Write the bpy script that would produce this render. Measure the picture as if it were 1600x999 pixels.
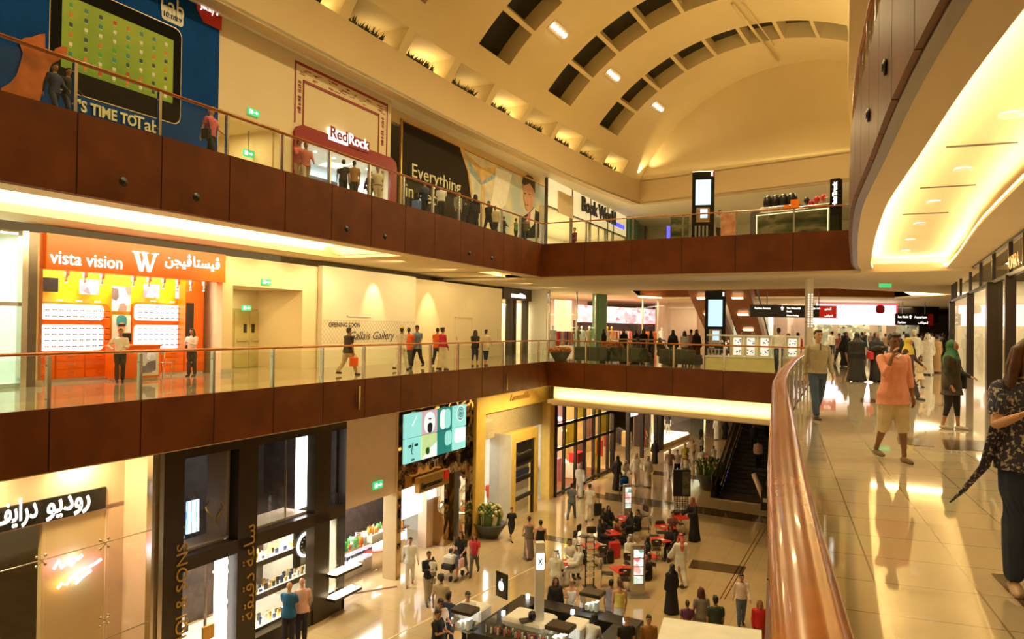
import bpy, bmesh, math, random
from mathutils import Vector, Matrix, noise
for o in list(bpy.data.objects): bpy.data.objects.remove(o)
SC = bpy.context.scene; COL = SC.collection
R = math.radians
# ---------------------------------------------------------------- camera
FPX = 1150.0; CH = 1.7
cd = bpy.data.cameras.new('camera'); cam = bpy.data.objects.new('camera', cd); COL.objects.link(cam)
cd.sensor_fit = 'HORIZONTAL'; cd.sensor_width = 36; cd.lens = FPX/1600*36; cd.clip_end = 400; cd.clip_start = .05
CM = Matrix.Rotation(R(90.588), 4, 'X') @ Matrix.Rotation(R(0.81), 4, 'Z')
cam.matrix_world = Matrix.Translation((0, 0, CH)) @ CM
SC.camera = cam
# ---------------------------------------------------------------- view, world
vs = SC.view_settings; vs.view_transform = 'Standard'; vs.look = 'None'; vs.gamma = 1; vs.use_curve_mapping = False
vs.exposure = 0.20
SC.cycles.max_bounces = 7; SC.cycles.diffuse_bounces = 3; SC.cycles.glossy_bounces = 3; SC.cycles.transparent_max_bounces = 14
SC.cycles.transmission_bounces = 4; SC.cycles.sample_clamp_indirect = 4; SC.cycles.use_adaptive_sampling = True
w = bpy.data.worlds.new('hall_air'); SC.world = w; w.use_nodes = True  # warm ambient fill added through the open sides, not a fixture
w.node_tree.nodes['Background'].inputs[0].default_value = (1, .66, .27, 1)
w.node_tree.nodes['Background'].inputs[1].default_value = .22
WARM = (1, .77, .37); WHITE = (1, .88, .66); COOL = (1, .97, .92)
LK = 1.0
def alight(name, loc, sx, sy, power, aim=(0, 0, -1), col=WARM, rz=0, spread=180):
    l = bpy.data.lights.new(name, 'AREA'); l.shape = 'RECTANGLE'; l.size = sx; l.size_y = sy; l.energy = power*LK; l.color = col; l.spread = R(spread)
    o = bpy.data.objects.new(name, l); COL.objects.link(o)
    z = -Vector(aim).normalized()
    x = Vector((math.cos(rz), math.sin(rz), 0)); x = (x - z*x.dot(z)).normalized(); y = z.cross(x)
    o.matrix_world = Matrix.Translation(loc) @ Matrix((x, y, z)).transposed().to_4x4()
    return o
def alightf(F, name, loc, sx, sy, power, aim=(0, 0, -1), col=None, **k): return alight(name, loc, sx, sy, power, aim, col or WARM, F.rz)
def spot(name, loc, power, aim, ang=70, col=WHITE, rad=.06, blend=.6):
    l = bpy.data.lights.new(name, 'SPOT'); l.energy = power*LK; l.color = col; l.spot_size = R(ang); l.spot_blend = blend; l.shadow_soft_size = rad
    o = bpy.data.objects.new(name, l); COL.objects.link(o); o.location = loc
    o.rotation_euler = (Vector(aim) - Vector(loc)).to_track_quat('-Z', 'Y').to_euler()
    return o
def plight(name, loc, power, col=WHITE, rad=.1):
    l = bpy.data.lights.new(name, 'POINT'); l.energy = power*LK; l.color = col; l.shadow_soft_size = rad
    o = bpy.data.objects.new(name, l); COL.objects.link(o); o.location = loc; return o
# ---------------------------------------------------------------- geometry of the place, shared by lights and builders
A2 = Vector((-9.13, 13.12)); B2 = Vector((1.76, 36.2)); DL = (B2-A2).normalized(); NL = Vector((-DL.y, DL.x))   # gallery edge on the west side
C2 = Vector((11.6, 27.75))                                    # corner of the far edge and the east gallery
A3 = Vector((-9.2, 13.2)); B3 = Vector((1.42, 36.4)); C3 = Vector((13.9, 29.6))
ZG = -7.2; Z3 = 5.78; Z3B = 4.2; Z2B = -1.16
NEAR2 = [Vector(p) for p in ((-1.3, -4.6), (-.6, -2.4), (-.1, -.7), (.15, .12), (.62, 1.5), (.85, 2.18), (1.13, 3.0), (1.48, 3.98), (2.17, 5.9), (3.2, 8.8), (4.3, 11.6), (6.1, 15.9), (7.7, 19.5), (9.7, 23.9))] + [C2]
NEAR3 = [Vector(p) for p in ((.0, -5), (.8, -2.4), (1.6, .3), (2.45, 3.0), (3.26, 5.5), (4.0, 7.56), (5.1, 10.3), (6.7, 14.4), (8.9, 19.3), (11.2, 24.2), (12.8, 27.6))] + [C3]
WALLE = [Vector(p) for p in ((.9, -6), (2.2, -3), (4.2, 1.5), (6.2, 5.5), (8.2, 9.8), (11.4, 16.4), (15.2, 23.5), (21.5, 36.0))]
def off(pts, d):
    out = []
    for i, p in enumerate(pts):
        a = pts[max(i-1, 0)]; b = pts[min(i+1, len(pts)-1)]; t = (b-a).normalized(); out.append(Vector((p.x - t.y*d, p.y + t.x*d)))
    return out
def along(pts, s):
    for i in range(len(pts)-1):
        L = (pts[i+1]-pts[i]).length
        if s <= L or i == len(pts)-2:
            t = (pts[i+1]-pts[i]).normalized(); return pts[i] + t*s, t
        s -= L
def plen(pts): return sum((pts[i+1]-pts[i]).length for i in range(len(pts)-1))
def resample(pts, step):
    L = plen(pts); n = max(2, int(round(L/step))); return [along(pts, L*i/n)[0] for i in range(n+1)]
def smooth(pts, step):
    s = resample(pts, step)
    for k in range(3):
        s = [s[0]] + [(s[i-1]+s[i]*2+s[i+1])/4 for i in range(1, len(s)-1)] + [s[-1]]
    return s
NEAR2 = smooth(NEAR2, .5); NEAR3 = smooth(NEAR3, .7); WALLE = smooth(WALLE, 1.0)
def ray(px, py):
    v = CM.to_3x3() @ Vector(((px-800)/FPX, (499.5-py)/FPX, -1)); return v
def G(px, py, z=0.0):
    v = ray(px, py); k = (z-CH)/v.z; return Vector((v.x*k, v.y*k, z))
def PD(px, py, Y):
    v = ray(px, py); k = Y/v.y; return Vector((v.x*k, Y, CH+v.z*k))
# spring line of the vault (top of the bulkhead) seen above the west shops
VL = [Vector(p) for p in ((-24.5, -9.3), (-7.4, 27.2), (-4.9, 32.5), (-3.15, 36.2), (-1.3, 39.8), (.56, 43.2), (2.66, 47.1), (4.74, 50.9), (6.6, 54.0), (8.4, 56.9), (10.2, 59.5))]
VL = smooth(VL, 1.0); VE = Vector((22.4, 48.8)); VR = 13.1; VHALF = 11.5; ZS = 13.7; ZK = ZS - (VR-6.8) - .03
def vaultz(s):
    d = s-VHALF; return 20.5-VR+math.sqrt(max(0, VR*VR-d*d))
# ---------------------------------------------------------------- lights
def strip(name, pts, z, power_m, side, up=(0, 0, 1), seg=5.0, wd=.12, col=WARM):
    L = plen(pts); n = max(1, int(round(L/seg)))
    for i in range(n):
        a, _ = along(pts, L*i/n); b, _ = along(pts, L*(i+1)/n); m = (a+b)/2; t = (b-a)
        nn = Vector((-t.y, t.x)).normalized()*side
        alight(name, (m.x, m.y, z), t.length, wd, power_m*t.length, (nn.x*.0+up[0]+nn.x*.5, up[1]+nn.y*.5, up[2]), col, math.atan2(t.y, t.x))
W3 = [A3 - DL*8, B3]
strip('cove_light', off([A3 - DL*8, A3 + DL*13.9], .8), 4.37, 75, 1, seg=11)
strip('cove_light', off([A3 + DL*22, B3], .8), 4.37, 40, 1, seg=11)                 # west gallery, level 2 ceiling, edge side
strip('cove_light', off([A3 + DL*-8, A3 + DL*13.6], 3.95), 4.37, 95, -1, seg=10)
strip('cove_light', off(NEAR3[2:-2], -.62), 4.27, 13, -1, seg=4.5)     # east gallery, edge side
strip('cove_light', off(WALLE[3:-9], .85), 4.27, 16, 1, seg=4.5)
strip('cove_light', off([B2 + (C2-B2)*.0, C2 + (C2-B2)*0], .35), -1.75, 14, 1, (0, 0, 1), 6.5)  # far edge, ground side
strip('vault_light', [VL[-1]+Vector((.1, -.5)), VE], ZS+.12, 1.5, -1, seg=8, wd=.2)
strip('vault_light', [Vector((20.6, 44.5)), Vector((2.5, 8)), Vector((-3, -4))], ZS+.12, 21, 1, seg=12, wd=.2)
for i, (x, y) in enumerate(((1.0, 20), (4.5, 28), (9, 36), (-3, 12), (12.5, 43))):
    alight('vault_cluster_light', (x, y, 19.0), 1.6, .8, 850, (0.05, -.05, -1), WARM, spread=150)
for k in range(7):    # ground floor concourse beyond the atrium
    alight('ground_ceiling_light', (9+3.6*k, 41+7*k, -2.12), 1.2, 1.2, 420, col=WARM)
    alight('ground_ceiling_light', (14.5+3.9*k, 37+7*k, -2.12), 1.2, 1.2, 420, col=WARM)
for x, y in ((4, 41), (10, 38), (16, 34), (9, 58), (16, 60), (24, 57), (22, 42), (28, 50), (20, 66)):
    alight('gallery_ceiling_light', (x, y, 4.12), 1.0, 1.0, 150, col=WHITE)
for x, y in ((6, 41), (12, 37), (17, 33), (10, 48), (18, 44), (20, 60)):
    alight('upper_ceiling_light', (x, y, 11.7), 1.4, 1.4, 260, col=WARM)
# ---------------------------------------------------------------- materials
MATS = {}
def mat(name, col=(.8, .8, .8), rough=.5, metal=0.0, emit=None, es=0.0, var=.06, scale=3.0, bump=0.0, coat=0.0, spec=.5, col2=None, thr=None):
    if name in MATS: return MATS[name]
    m = bpy.data.materials.new(name); m.use_nodes = True; nt = m.node_tree; b = nt.nodes['Principled BSDF']
    b.inputs['Roughness'].default_value = rough; b.inputs['Metallic'].default_value = metal
    b.inputs['Coat Weight'].default_value = coat; b.inputs['Coat Roughness'].default_value = .04; b.inputs['Specular IOR Level'].default_value = spec
    tc = nt.nodes.new('ShaderNodeTexCoord'); nz = nt.nodes.new('ShaderNodeTexNoise'); nz.inputs['Scale'].default_value = scale; nz.inputs['Detail'].default_value = 3
    nt.links.new(tc.outputs['Object'], nz.inputs['Vector'])
    rp = nt.nodes.new('ShaderNodeValToRGB')
    c2 = col2 or tuple(max(0, c*(1-var)) for c in col); c1 = col if col2 else tuple(min(1, c*(1+var)) for c in col)
    rp.color_ramp.elements[0].color = (*c2, 1); rp.color_ramp.elements[1].color = (*c1, 1)
    lo, hi = thr or (.3, .7); rp.color_ramp.elements[0].position = lo; rp.color_ramp.elements[1].position = hi
    nt.links.new(nz.outputs['Fac'], rp.inputs['Fac']); nt.links.new(rp.outputs['Color'], b.inputs['Base Color'])
    if emit: b.inputs['Emission Color'].default_value = (*emit, 1); b.inputs['Emission Strength'].default_value = es
    if bump:
        bp = nt.nodes.new('ShaderNodeBump'); bp.inputs['Strength'].default_value = bump; bp.inputs['Distance'].default_value = .02
        nt.links.new(nz.outputs['Fac'], bp.inputs['Height']); nt.links.new(bp.outputs['Normal'], b.inputs['Normal'])
    MATS[name] = m; return m
def glassmat(name, tint=(.93, .97, .93), refl=.09, rough=.02):
    m = bpy.data.materials.new(name); m.use_nodes = True; nt = m.node_tree; nt.nodes.remove(nt.nodes['Principled BSDF'])
    out = nt.nodes['Material Output']; tr = nt.nodes.new('ShaderNodeBsdfTransparent'); gl = nt.nodes.new('ShaderNodeBsdfGlossy'); mx = nt.nodes.new('ShaderNodeMixShader')
    tr.inputs[0].default_value = (*tint, 1); gl.inputs['Roughness'].default_value = rough
    lw = nt.nodes.new('ShaderNodeLayerWeight'); lw.inputs[0].default_value = .25
    mp = nt.nodes.new('ShaderNodeMapRange'); mp.inputs['To Min'].default_value = refl*.55; mp.inputs['To Max'].default_value = min(1, refl*6)
    nt.links.new(lw.outputs['Fresnel'], mp.inputs['Value']); nt.links.new(mp.outputs[0], mx.inputs[0])
    nt.links.new(tr.outputs[0], mx.inputs[1]); nt.links.new(gl.outputs[0], mx.inputs[2]); nt.links.new(mx.outputs[0], out.inputs[0])
    MATS[name] = m; return m
def tilemat(name, c1, c2, mortar, size, rot, rough=.08, msize=.008, seg=1.0):
    m = bpy.data.materials.new(name); m.use_nodes = True; nt = m.node_tree; b = nt.nodes['Principled BSDF']
    tc = nt.nodes.new('ShaderNodeTexCoord'); mp = nt.nodes.new('ShaderNodeMapping'); mp.inputs['Rotation'].default_value = (0, 0, rot)
    br = nt.nodes.new('ShaderNodeTexBrick'); br.offset = 0; br.inputs['Scale'].default_value = 1; br.inputs['Brick Width'].default_value = size*seg; br.inputs['Row Height'].default_value = size
    br.inputs['Mortar Size'].default_value = msize; br.inputs['Mortar Smooth'].default_value = .3
    br.inputs['Color1'].default_value = (*c1, 1); br.inputs['Color2'].default_value = (*c2, 1); br.inputs['Mortar'].default_value = (*mortar, 1)
    nz = nt.nodes.new('ShaderNodeTexNoise'); nz.inputs['Scale'].default_value = 1.4; nz.inputs['Detail'].default_value = 5
    mx = nt.nodes.new('ShaderNodeMix'); mx.data_type = 'RGBA'; mx.blend_type = 'MULTIPLY'; mx.inputs['Factor'].default_value = .22
    nt.links.new(tc.outputs['Object'], mp.inputs['Vector']); nt.links.new(mp.outputs[0], br.inputs['Vector']); nt.links.new(tc.outputs['Object'], nz.inputs['Vector'])
    nt.links.new(br.outputs['Color'], mx.inputs[6]); nt.links.new(nz.outputs['Color'], mx.inputs[7]); nt.links.new(mx.outputs[2], b.inputs['Base Color'])
    b.inputs['Roughness'].default_value = rough; b.inputs['Specular IOR Level'].default_value = .75; b.inputs['Coat Weight'].default_value = .3; b.inputs['Coat Roughness'].default_value = .03
    MATS[name] = m; return m
def screenmat(name, cols, scale=(3, 3), strength=1.0, kind='VORONOI'):
    m = bpy.data.materials.new(name); m.use_nodes = True; nt = m.node_tree; b = nt.nodes['Principled BSDF']
    tc = nt.nodes.new('ShaderNodeTexCoord'); mp = nt.nodes.new('ShaderNodeMapping'); mp.inputs['Scale'].default_value = (scale[0], scale[0], scale[1])
    if kind == 'VORONOI': t = nt.nodes.new('ShaderNodeTexVoronoi'); o = t.outputs['Color']
    elif kind == 'WAVE': t = nt.nodes.new('ShaderNodeTexWave'); t.inputs['Distortion'].default_value = 3; o = t.outputs['Fac']
    else: t = nt.nodes.new('ShaderNodeTexNoise'); t.inputs['Detail'].default_value = 2; o = t.outputs['Fac']
    t.inputs['Scale'].default_value = 1
    rp = nt.nodes.new('ShaderNodeValToRGB'); rp.color_ramp.interpolation = 'EASE'
    while len(rp.color_ramp.elements) < len(cols): rp.color_ramp.elements.new(.5)
    lo, hi = (.1, .9) if kind != 'NOISE' else (.33, .67)
    for i, c in enumerate(cols): rp.color_ramp.elements[i].position = lo+(hi-lo)*i/max(1, len(cols)-1); rp.color_ramp.elements[i].color = (*c, 1)
    nt.links.new(tc.outputs['Object'], mp.inputs[0]); nt.links.new(mp.outputs[0], t.inputs['Vector']); nt.links.new(o, rp.inputs[0])
    nt.links.new(rp.outputs[0], b.inputs['Base Color']); nt.links.new(rp.outputs[0], b.inputs['Emission Color']); b.inputs['Emission Strength'].default_value = strength
    b.inputs['Roughness'].default_value = .3
    MATS[name] = m; return m
M = lambda n: MATS[n]
# ---------------------------------------------------------------- mesh builder
class MB:
    def __init__(s): s.v = []; s.f = []; s.m = []; s.sm = []; s.mats = []; s.cur = 0; s.smooth = False; s.T = None
    def use(s, name, smooth=None):
        mt = MATS[name] if isinstance(name, str) else name
        if mt not in s.mats: s.mats.append(mt)
        s.cur = s.mats.index(mt)
        if smooth is not None: s.smooth = smooth
        return s
    def add(s, vs, fs):
        n = len(s.v)
        if s.T is not None: vs = [s.T @ Vector(v) for v in vs]
        s.v += [tuple(v) for v in vs]
        for f in fs: s.f.append([i+n for i in f]); s.m.append(s.cur); s.sm.append(s.smooth)
        return s
    def box(s, x0, x1, y0, y1, z0, z1):
        return s.add([(x0, y0, z0), (x1, y0, z0), (x1, y1, z0), (x0, y1, z0), (x0, y0, z1), (x1, y0, z1), (x1, y1, z1), (x0, y1, z1)],
                     [(0, 3, 2, 1), (4, 5, 6, 7), (0, 1, 5, 4), (1, 2, 6, 5), (2, 3, 7, 6), (3, 0, 4, 7)])
    def rbox(s, x0, x1, y0, y1, z0, z1, b=.02):
        # box with chamfered vertical and top edges
        v = []; 
        for z, i in ((z0, 0), (z1-b, 0), (z1, b)):
            a0, a1, c0, c1 = x0+i, x1-i, y0+i, y1-i
            v += [(a0+b, c0, z), (a1-b, c0, z), (a1, c0+b, z), (a1, c1-b, z), (a1-b, c1, z), (a0+b, c1, z), (a0, c1-b, z), (a0, c0+b, z)]
        f = [tuple(range(7, -1, -1)), tuple(range(16, 24))]
        for k in (0, 8):
            for i in range(8): j = (i+1) % 8; f.append((k+i, k+j, k+8+j, k+8+i))
        return s.add(v, f)
    def quad(s, a, b, c, d): return s.add([a, b, c, d], [(0, 1, 2, 3)])
    def prism(s, pts, y0, y1):          # polygon in local XZ, extruded along y
        n = len(pts); v = [(p[0], y0, p[1]) for p in pts] + [(p[0], y1, p[1]) for p in pts]
        f = [tuple(range(n)), tuple(range(2*n-1, n-1, -1))] + [(i, i+n, (i+1) % n+n, (i+1) % n) for i in range(n)]
        return s.add(v, f)
    def prismz(s, pts, z0, z1):
        n = len(pts); v = [(p[0], p[1], z0) for p in pts] + [(p[0], p[1], z1) for p in pts]
        f = [tuple(range(n-1, -1, -1)), tuple(range(n, 2*n))] + [(i, (i+1) % n, (i+1) % n+n, i+n) for i in range(n)]
        return s.add(v, f)
    def tube(s, pts, r, n=8, cap=True, flat=1.0):
        pts = [Vector(p) for p in pts]; rs = r if isinstance(r, (list, tuple)) else [r]*len(pts); v = []; f = []
        up = Vector((0, 0, 1))
        for i, p in enumerate(pts):
            t = (pts[min(i+1, len(pts)-1)] - pts[max(i-1, 0)]).normalized()
            a = t.cross(up)
            if a.length < .05: a = t.cross(Vector((1, 0, 0)))
            a.normalize(); b = a.cross(t)
            for k in range(n):
                q = 2*math.pi*k/n; v.append(p + a*math.cos(q)*rs[i] + b*math.sin(q)*rs[i]*flat)
        for i in range(len(pts)-1):
            for k in range(n): j = (k+1) % n; f.append((i*n+k, i*n+j, (i+1)*n+j, (i+1)*n+k))
        if cap: f += [tuple(range(n-1, -1, -1)), tuple(range((len(pts)-1)*n, len(pts)*n))]
        sm = s.smooth; s.smooth = True; s.add(v, f); s.smooth = sm; return s
    def lathe(s, prof, c=(0, 0, 0), n=16, sx=1, sy=1):
        v = []; f = []
        for r, z in prof:
            for k in range(n): q = 2*math.pi*k/n; v.append((c[0]+r*math.cos(q)*sx, c[1]+r*math.sin(q)*sy, c[2]+z))
        for i in range(len(prof)-1):
            for k in range(n): j = (k+1) % n; f.append((i*n+k, i*n+j, (i+1)*n+j, (i+1)*n+k))
        f += [tuple(range(n-1, -1, -1)), tuple(range((len(prof)-1)*n, len(prof)*n))]
        sm = s.smooth; s.smooth = True; s.add(v, f); s.smooth = sm; return s
    def ball(s, c, r, n=10, sx=1, sy=1, sz=1):
        return s.lathe([(max(.001, r*math.sin(math.pi*i/n)), -r*sz*math.cos(math.pi*i/n)) for i in range(n+1)], c, n+2, sx, sy)
    def ring(s, pts, z0, z1, d0, d1):   # wall swept along a plan path between offsets d0 and d1
        a = off(pts, d0); b = off(pts, d1); n = len(pts)
        v = [(p.x, p.y, z0) for p in a] + [(p.x, p.y, z1) for p in a] + [(p.x, p.y, z0) for p in b] + [(p.x, p.y, z1) for p in b]; f = []
        for i in range(n-1):
            f += [(i, i+1, n+i+1, n+i), (2*n+i+1, 2*n+i, 3*n+i, 3*n+i+1), (n+i, n+i+1, 3*n+i+1, 3*n+i), (i+1, i, 2*n+i, 2*n+i+1)]
        f += [(0, n, 3*n, 2*n), (n-1, 3*n-1, 4*n-1, 2*n-1)]
        return s.add(v, f)
    def build(s, name, parent=None, loc=(0, 0, 0), rz=0, fix=True):
        me = bpy.data.meshes.new(name); me.from_pydata(s.v, [], s.f)
        for m in s.mats: me.materials.append(m)
        me.polygons.foreach_set('material_index', s.m); me.polygons.foreach_set('use_smooth', s.sm)
        if fix:
            bm = bmesh.new(); bm.from_mesh(me); bmesh.ops.recalc_face_normals(bm, faces=bm.faces); bm.to_mesh(me); bm.free()
        me.update(); o = bpy.data.objects.new(name, me); COL.objects.link(o)
        o.location = loc; o.rotation_euler = (0, 0, rz)
        if parent: o.parent = parent
        return o
def mb(name, smooth=False): return MB().use(name, smooth)
def tag(o, label=None, cat=None, group=None, kind=None):
    if label: o['label'] = label
    if cat: o['category'] = cat
    if group: o['group'] = group
    if kind: o['kind'] = kind
    return o
def struct(o): o['kind'] = 'structure'; return o
def thing(name, label, cat, loc=(0, 0, 0), rz=0, group=None):
    o = bpy.data.objects.new(name, None); COL.objects.link(o); o.location = loc; o.rotation_euler = (0, 0, rz); o.empty_display_size = .2
    return tag(o, label, cat, group)
def kids(o, _c={}): return [c for c in bpy.data.objects if c.parent == o]
def dup(root, loc, rz=None, label=None, group=None, children=None):
    r = root.copy(); COL.objects.link(r); r.location = loc
    if rz is not None: r.rotation_euler = (0, 0, rz)
    if label: r['label'] = label
    if group: r['group'] = group
    for ch in (children if children is not None else kids(root)):
        c = ch.copy(); COL.objects.link(c); c.parent = r
        for g in kids(ch): d = g.copy(); COL.objects.link(d); d.parent = c
    return r
def tri_poly(pts, holes=()):
    from mathutils.geometry import tessellate_polygon
    loops = [[Vector((p[0], p[1], 0)) for p in pts]] + [[Vector((p[0], p[1], 0)) for p in h] for h in holes]
    return [v for l in loops for v in l], tessellate_polygon(loops)
def sheet(name, pts, z, th, m, holes=()):      # horizontal slab with optional holes
    v, t = tri_poly(pts, holes); b = mb(m)
    n = len(v); b.add([(p.x, p.y, z) for p in v] + [(p.x, p.y, z-th) for p in v], [tuple(q) for q in t] + [tuple(i+n for i in reversed(q)) for q in t])
    k = 0
    for l in [pts] + list(holes):
        L = len(l); b.f += [[k+i, k+(i+1) % L, n+k+(i+1) % L, n+k+i] for i in range(L)]; b.m += [b.cur]*L; b.sm += [False]*L; k += L
    return struct(b.build(name))
def text(body, size, m, parent, x=0, y=0, z=0, ext=.01, align='LEFT', sx=1.0, shear=0.0, rot=(R(90), 0, 0), bold=0.0, name='lettering', fit=None):
    c = bpy.data.curves.new('t', 'FONT'); c.body = body; c.size = size; c.extrude = ext; c.align_x = align; c.shear = shear; c.offset = bold; c.resolution_u = 3
    o = bpy.data.objects.new('t', c); COL.objects.link(o)
    dg = bpy.context.evaluated_depsgraph_get(); me = bpy.data.meshes.new_from_object(o.evaluated_get(dg)); bpy.data.objects.remove(o); bpy.data.curves.remove(c)
    me.materials.clear(); me.materials.append(MATS[m])
    if fit and len(me.vertices):
        xs = [v.co.x for v in me.vertices]; sx = fit/max(1e-4, max(xs)-min(xs))
        x0 = min(xs)
        for v in me.vertices: v.co.x -= x0
    o = bpy.data.objects.new(name, me); COL.objects.link(o); o.location = (x, y, z); o.rotation_euler = rot; o.scale = (sx, 1, 1)
    if parent: o.parent = parent
    return o
class Fr:     # an upright frame: u along the wall, v into the shop, z up
    def __init__(s, o, d): s.o = Vector(o); s.d = Vector(d).normalized(); s.n = Vector((-s.d.y, s.d.x)); s.rz = math.atan2(s.d.y, s.d.x)
    def w(s, u, v, z=0): p = s.o + s.d*u + s.n*v; return Vector((p.x, p.y, z))
    def uz(s, px, py, v=0):
        r = ray(px, py); r2 = Vector((r.x, r.y)); o = s.o + s.n*v; k = o.dot(s.n)/r2.dot(s.n); p = r2*k
        return (p-s.o).dot(s.d), CH + r.z*k
    def u(s, px, v=0): return s.uz(px, 500, v)[0]
    def z(s, px, py, v=0): return s.uz(px, py, v)[1]
    def thing(s, name, label, cat, u, v, z, group=None, rz=0): return thing(name, label, cat, s.w(u, v, z), s.rz+rz, group)
    def put(s, b, name, parent=None): o = b.build(name, parent, (s.o.x, s.o.y, 0), s.rz); return o
FW = Fr(A2 + NL*5.3, DL)            # west shop wall on the upper levels
FG = Fr((-5.9, 21.8), (8.0, 16.7))  # west shop wall on the ground floor
# palette
mat('wood_fascia', (.120, .030, .0045), .45, var=.22, scale=1.3, spec=.22)
mat('fascia_gap', (.03, .01, .004), .8)
mat('cream_wall', (.80, .66, .42), .6, var=.02, scale=.6)
mat('white_paint', (.86, .78, .60), .6, var=.02, scale=.5)
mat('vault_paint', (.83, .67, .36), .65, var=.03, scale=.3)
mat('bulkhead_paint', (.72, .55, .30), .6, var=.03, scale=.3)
mat('skylight_glass', (.012, .014, .008), .15)
mat('steel', (.75, .70, .62), .25, 1.0, var=.04)
mat('dark_steel', (.18, .16, .14), .35, .9)
mat('chrome', (.9, .85, .78), .08, 1.0)
mat('rail_wood', (.42, .125, .008), .2, var=.25, scale=4, coat=.22, spec=.3)
mat('black', (.012, .011, .011), .35); mat('black_gloss', (.008, .008, .008), .06); mat('dark_brown', (.035, .02, .012), .3)
mat('white', (.85, .82, .76), .4); mat('red', (.6, .02, .02), .4); mat('orange', (.95, .22, .01), .35); mat('yellow', (.85, .56, .12), .4)
mat('lit_white', (.9, .9, .9), .4, emit=(1, .97, .9), es=4.0); mat('lit_warm', (.9, .8, .6), .4, emit=(1, .80, .45), es=5.0)
mat('lamp', (.9, .9, .9), .4, emit=(1, .93, .85), es=22.0)
mat('letter_white', (.9, .9, .9), .4, emit=(1, .95, .92), es=1.2)
mat('exit_green', (.02, .4, .12), .4, emit=(.06, .75, .25), es=.7); mat('exit_white', (.8, .9, .8), .4, emit=(.85, 1, .8), es=1.6)
mat('gold', (.75, .45, .12), .3, .8)
glassmat('glass', (.91, .95, .86)); glassmat('glass_green', (.72, .88, .74), .12); glassmat('glass_dark', (.45, .42, .36), .14); glassmat('shop_glass', (.95, .95, .92), .10)
A_RIGHT = math.atan2(1, .365)
tilemat('floor_right', (.62, .50, .33), (.58, .47, .31), (.30, .23, .14), .62, -A_RIGHT, .045)
tilemat('floor_ground', (.64, .47, .26), (.60, .44, .25), (.42, .33, .2), 1.2, -FG.rz, .10)
tilemat('floor_top', (.6, .5, .35), (.56, .46, .32), (.3, .23, .14), .6, -FG.rz, .12)
# ---------------------------------------------------------------- shell
P = lambda q: (q.x, q.y)
westback = [(-30, -8), (-30, 30), (-8, 95), (60, 95), (60, 20), (20, -8)]
outer = [P(A2-DL*13), P(B2), P(C2)] + [P(p) for p in reversed(NEAR2[:-1])] + [(6, -9), (60, -9), (60, 95), (-12, 95), (-30, 40), (-30, 4)]
sheet('floor_level_two', outer, 0, .3, 'floor_right')
outer3 = [P(A3-DL*13), P(B3), P(C3)] + [P(p) for p in reversed(NEAR3[:-1])] + [(6, -9), (60, -9), (60, 95), (-12, 95), (-30, 40), (-30, 4)]
ESCV = [G(985, 451.5, Z3B), G(1300, 447.5, Z3B), Vector((27, 45, 0)), Vector((27, 52, 0)), G(1280, 463, Z3B), G(1000, 464.5, Z3B)]   # second void over the escalator
sheet('floor_level_three', outer3, Z3, .3, 'floor_top', holes=[[P(p) for p in ESCV]])
sheet('floor', [(-32, -10), (62, -10), (62, 110), (-32, 110)], ZG, .3, 'floor_ground')
# ceilings
gc = [P(A2-DL*13+NL*5.0), P(A2+DL*25+NL*5.0), (2.0, 38.45), P(B2+Vector((.3, .9))), P(C2+Vector((1.0, .9)))] + [P(p) for p in reversed(off(NEAR2, -.6)[:-2])] + [(6, -9), (60, -9), (60, 108), (-12, 108), (-30, 40), (-30, 4)]
sheet('ceiling_ground', gc, -2.0, .2, 'cream_wall')
def cove(name, edge, d1, d2, d3, d4, zl, zr, m='cream_wall'):
    # soffit: lip from d1 to d2 at zl, raised tray to d3 at zr, lip from d3 to d4; edge path, offsets positive to the left
    b = mb(m); n = len(edge)
    O = [off(edge, d) for d in (d1, d2, d3, d4)]
    prof = [(0, zl), (1, zl), (1, zl+.12), (1.0, zr), (2.0, zr), (2, zl+.12), (2, zl), (3, zl)]
    rows = []
    for k, z in prof:
        rows.append([(p.x, p.y, z) for p in O[int(k)]])
    # hide ledges behind the lips for the lamps
    w = (d2-d1)/abs(d2-d1)*.30
    a = off(edge, d2-w); c = off(edge, d3+w)
    rows = [rows[0], rows[1], [(p.x, p.y, zl+.12) for p in O[1]], [(p.x, p.y, zl+.12) for p in a], [(p.x, p.y, zr) for p in a],
            [(p.x, p.y, zr) for p in c], [(p.x, p.y, zl+.12) for p in c], [(p.x, p.y, zl+.12) for p in O[2]], rows[6], rows[7]]
    for r0, r1 in zip(rows, rows[1:]):
        for i in range(n-1): b.add([r0[i], r0[i+1], r1[i+1], r1[i]], [(0, 1, 2, 3)])
    for e in (0, n-1):
        b.add([r[e] for r in rows[2:8]], [(0, 1, 2, 3, 4, 5)])
    return struct(b.build(name, fix=False))
T3 = [A3-DL*13, A3+DL*14.2]
cove('ceiling_west_cove', resample(T3, 2), .3, .95, 3.8, 5.4, Z3B, 4.62)
sheet('ceiling_west_flat', [P(A3+DL*14.2+NL*.3), P(A3+DL*21.8+NL*.3), P(A3+DL*21.8+NL*5.6), P(A3+DL*14.2+NL*5.6)], 4.3, .1, 'cream_wall')
T4 = [A3+DL*21.8, B3]
cove('ceiling_west_cove_inner', resample(T4, 2), .3, .95, 1.9, 5.6, Z3B, 4.55)
lipw = off(WALLE, 0)
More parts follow.
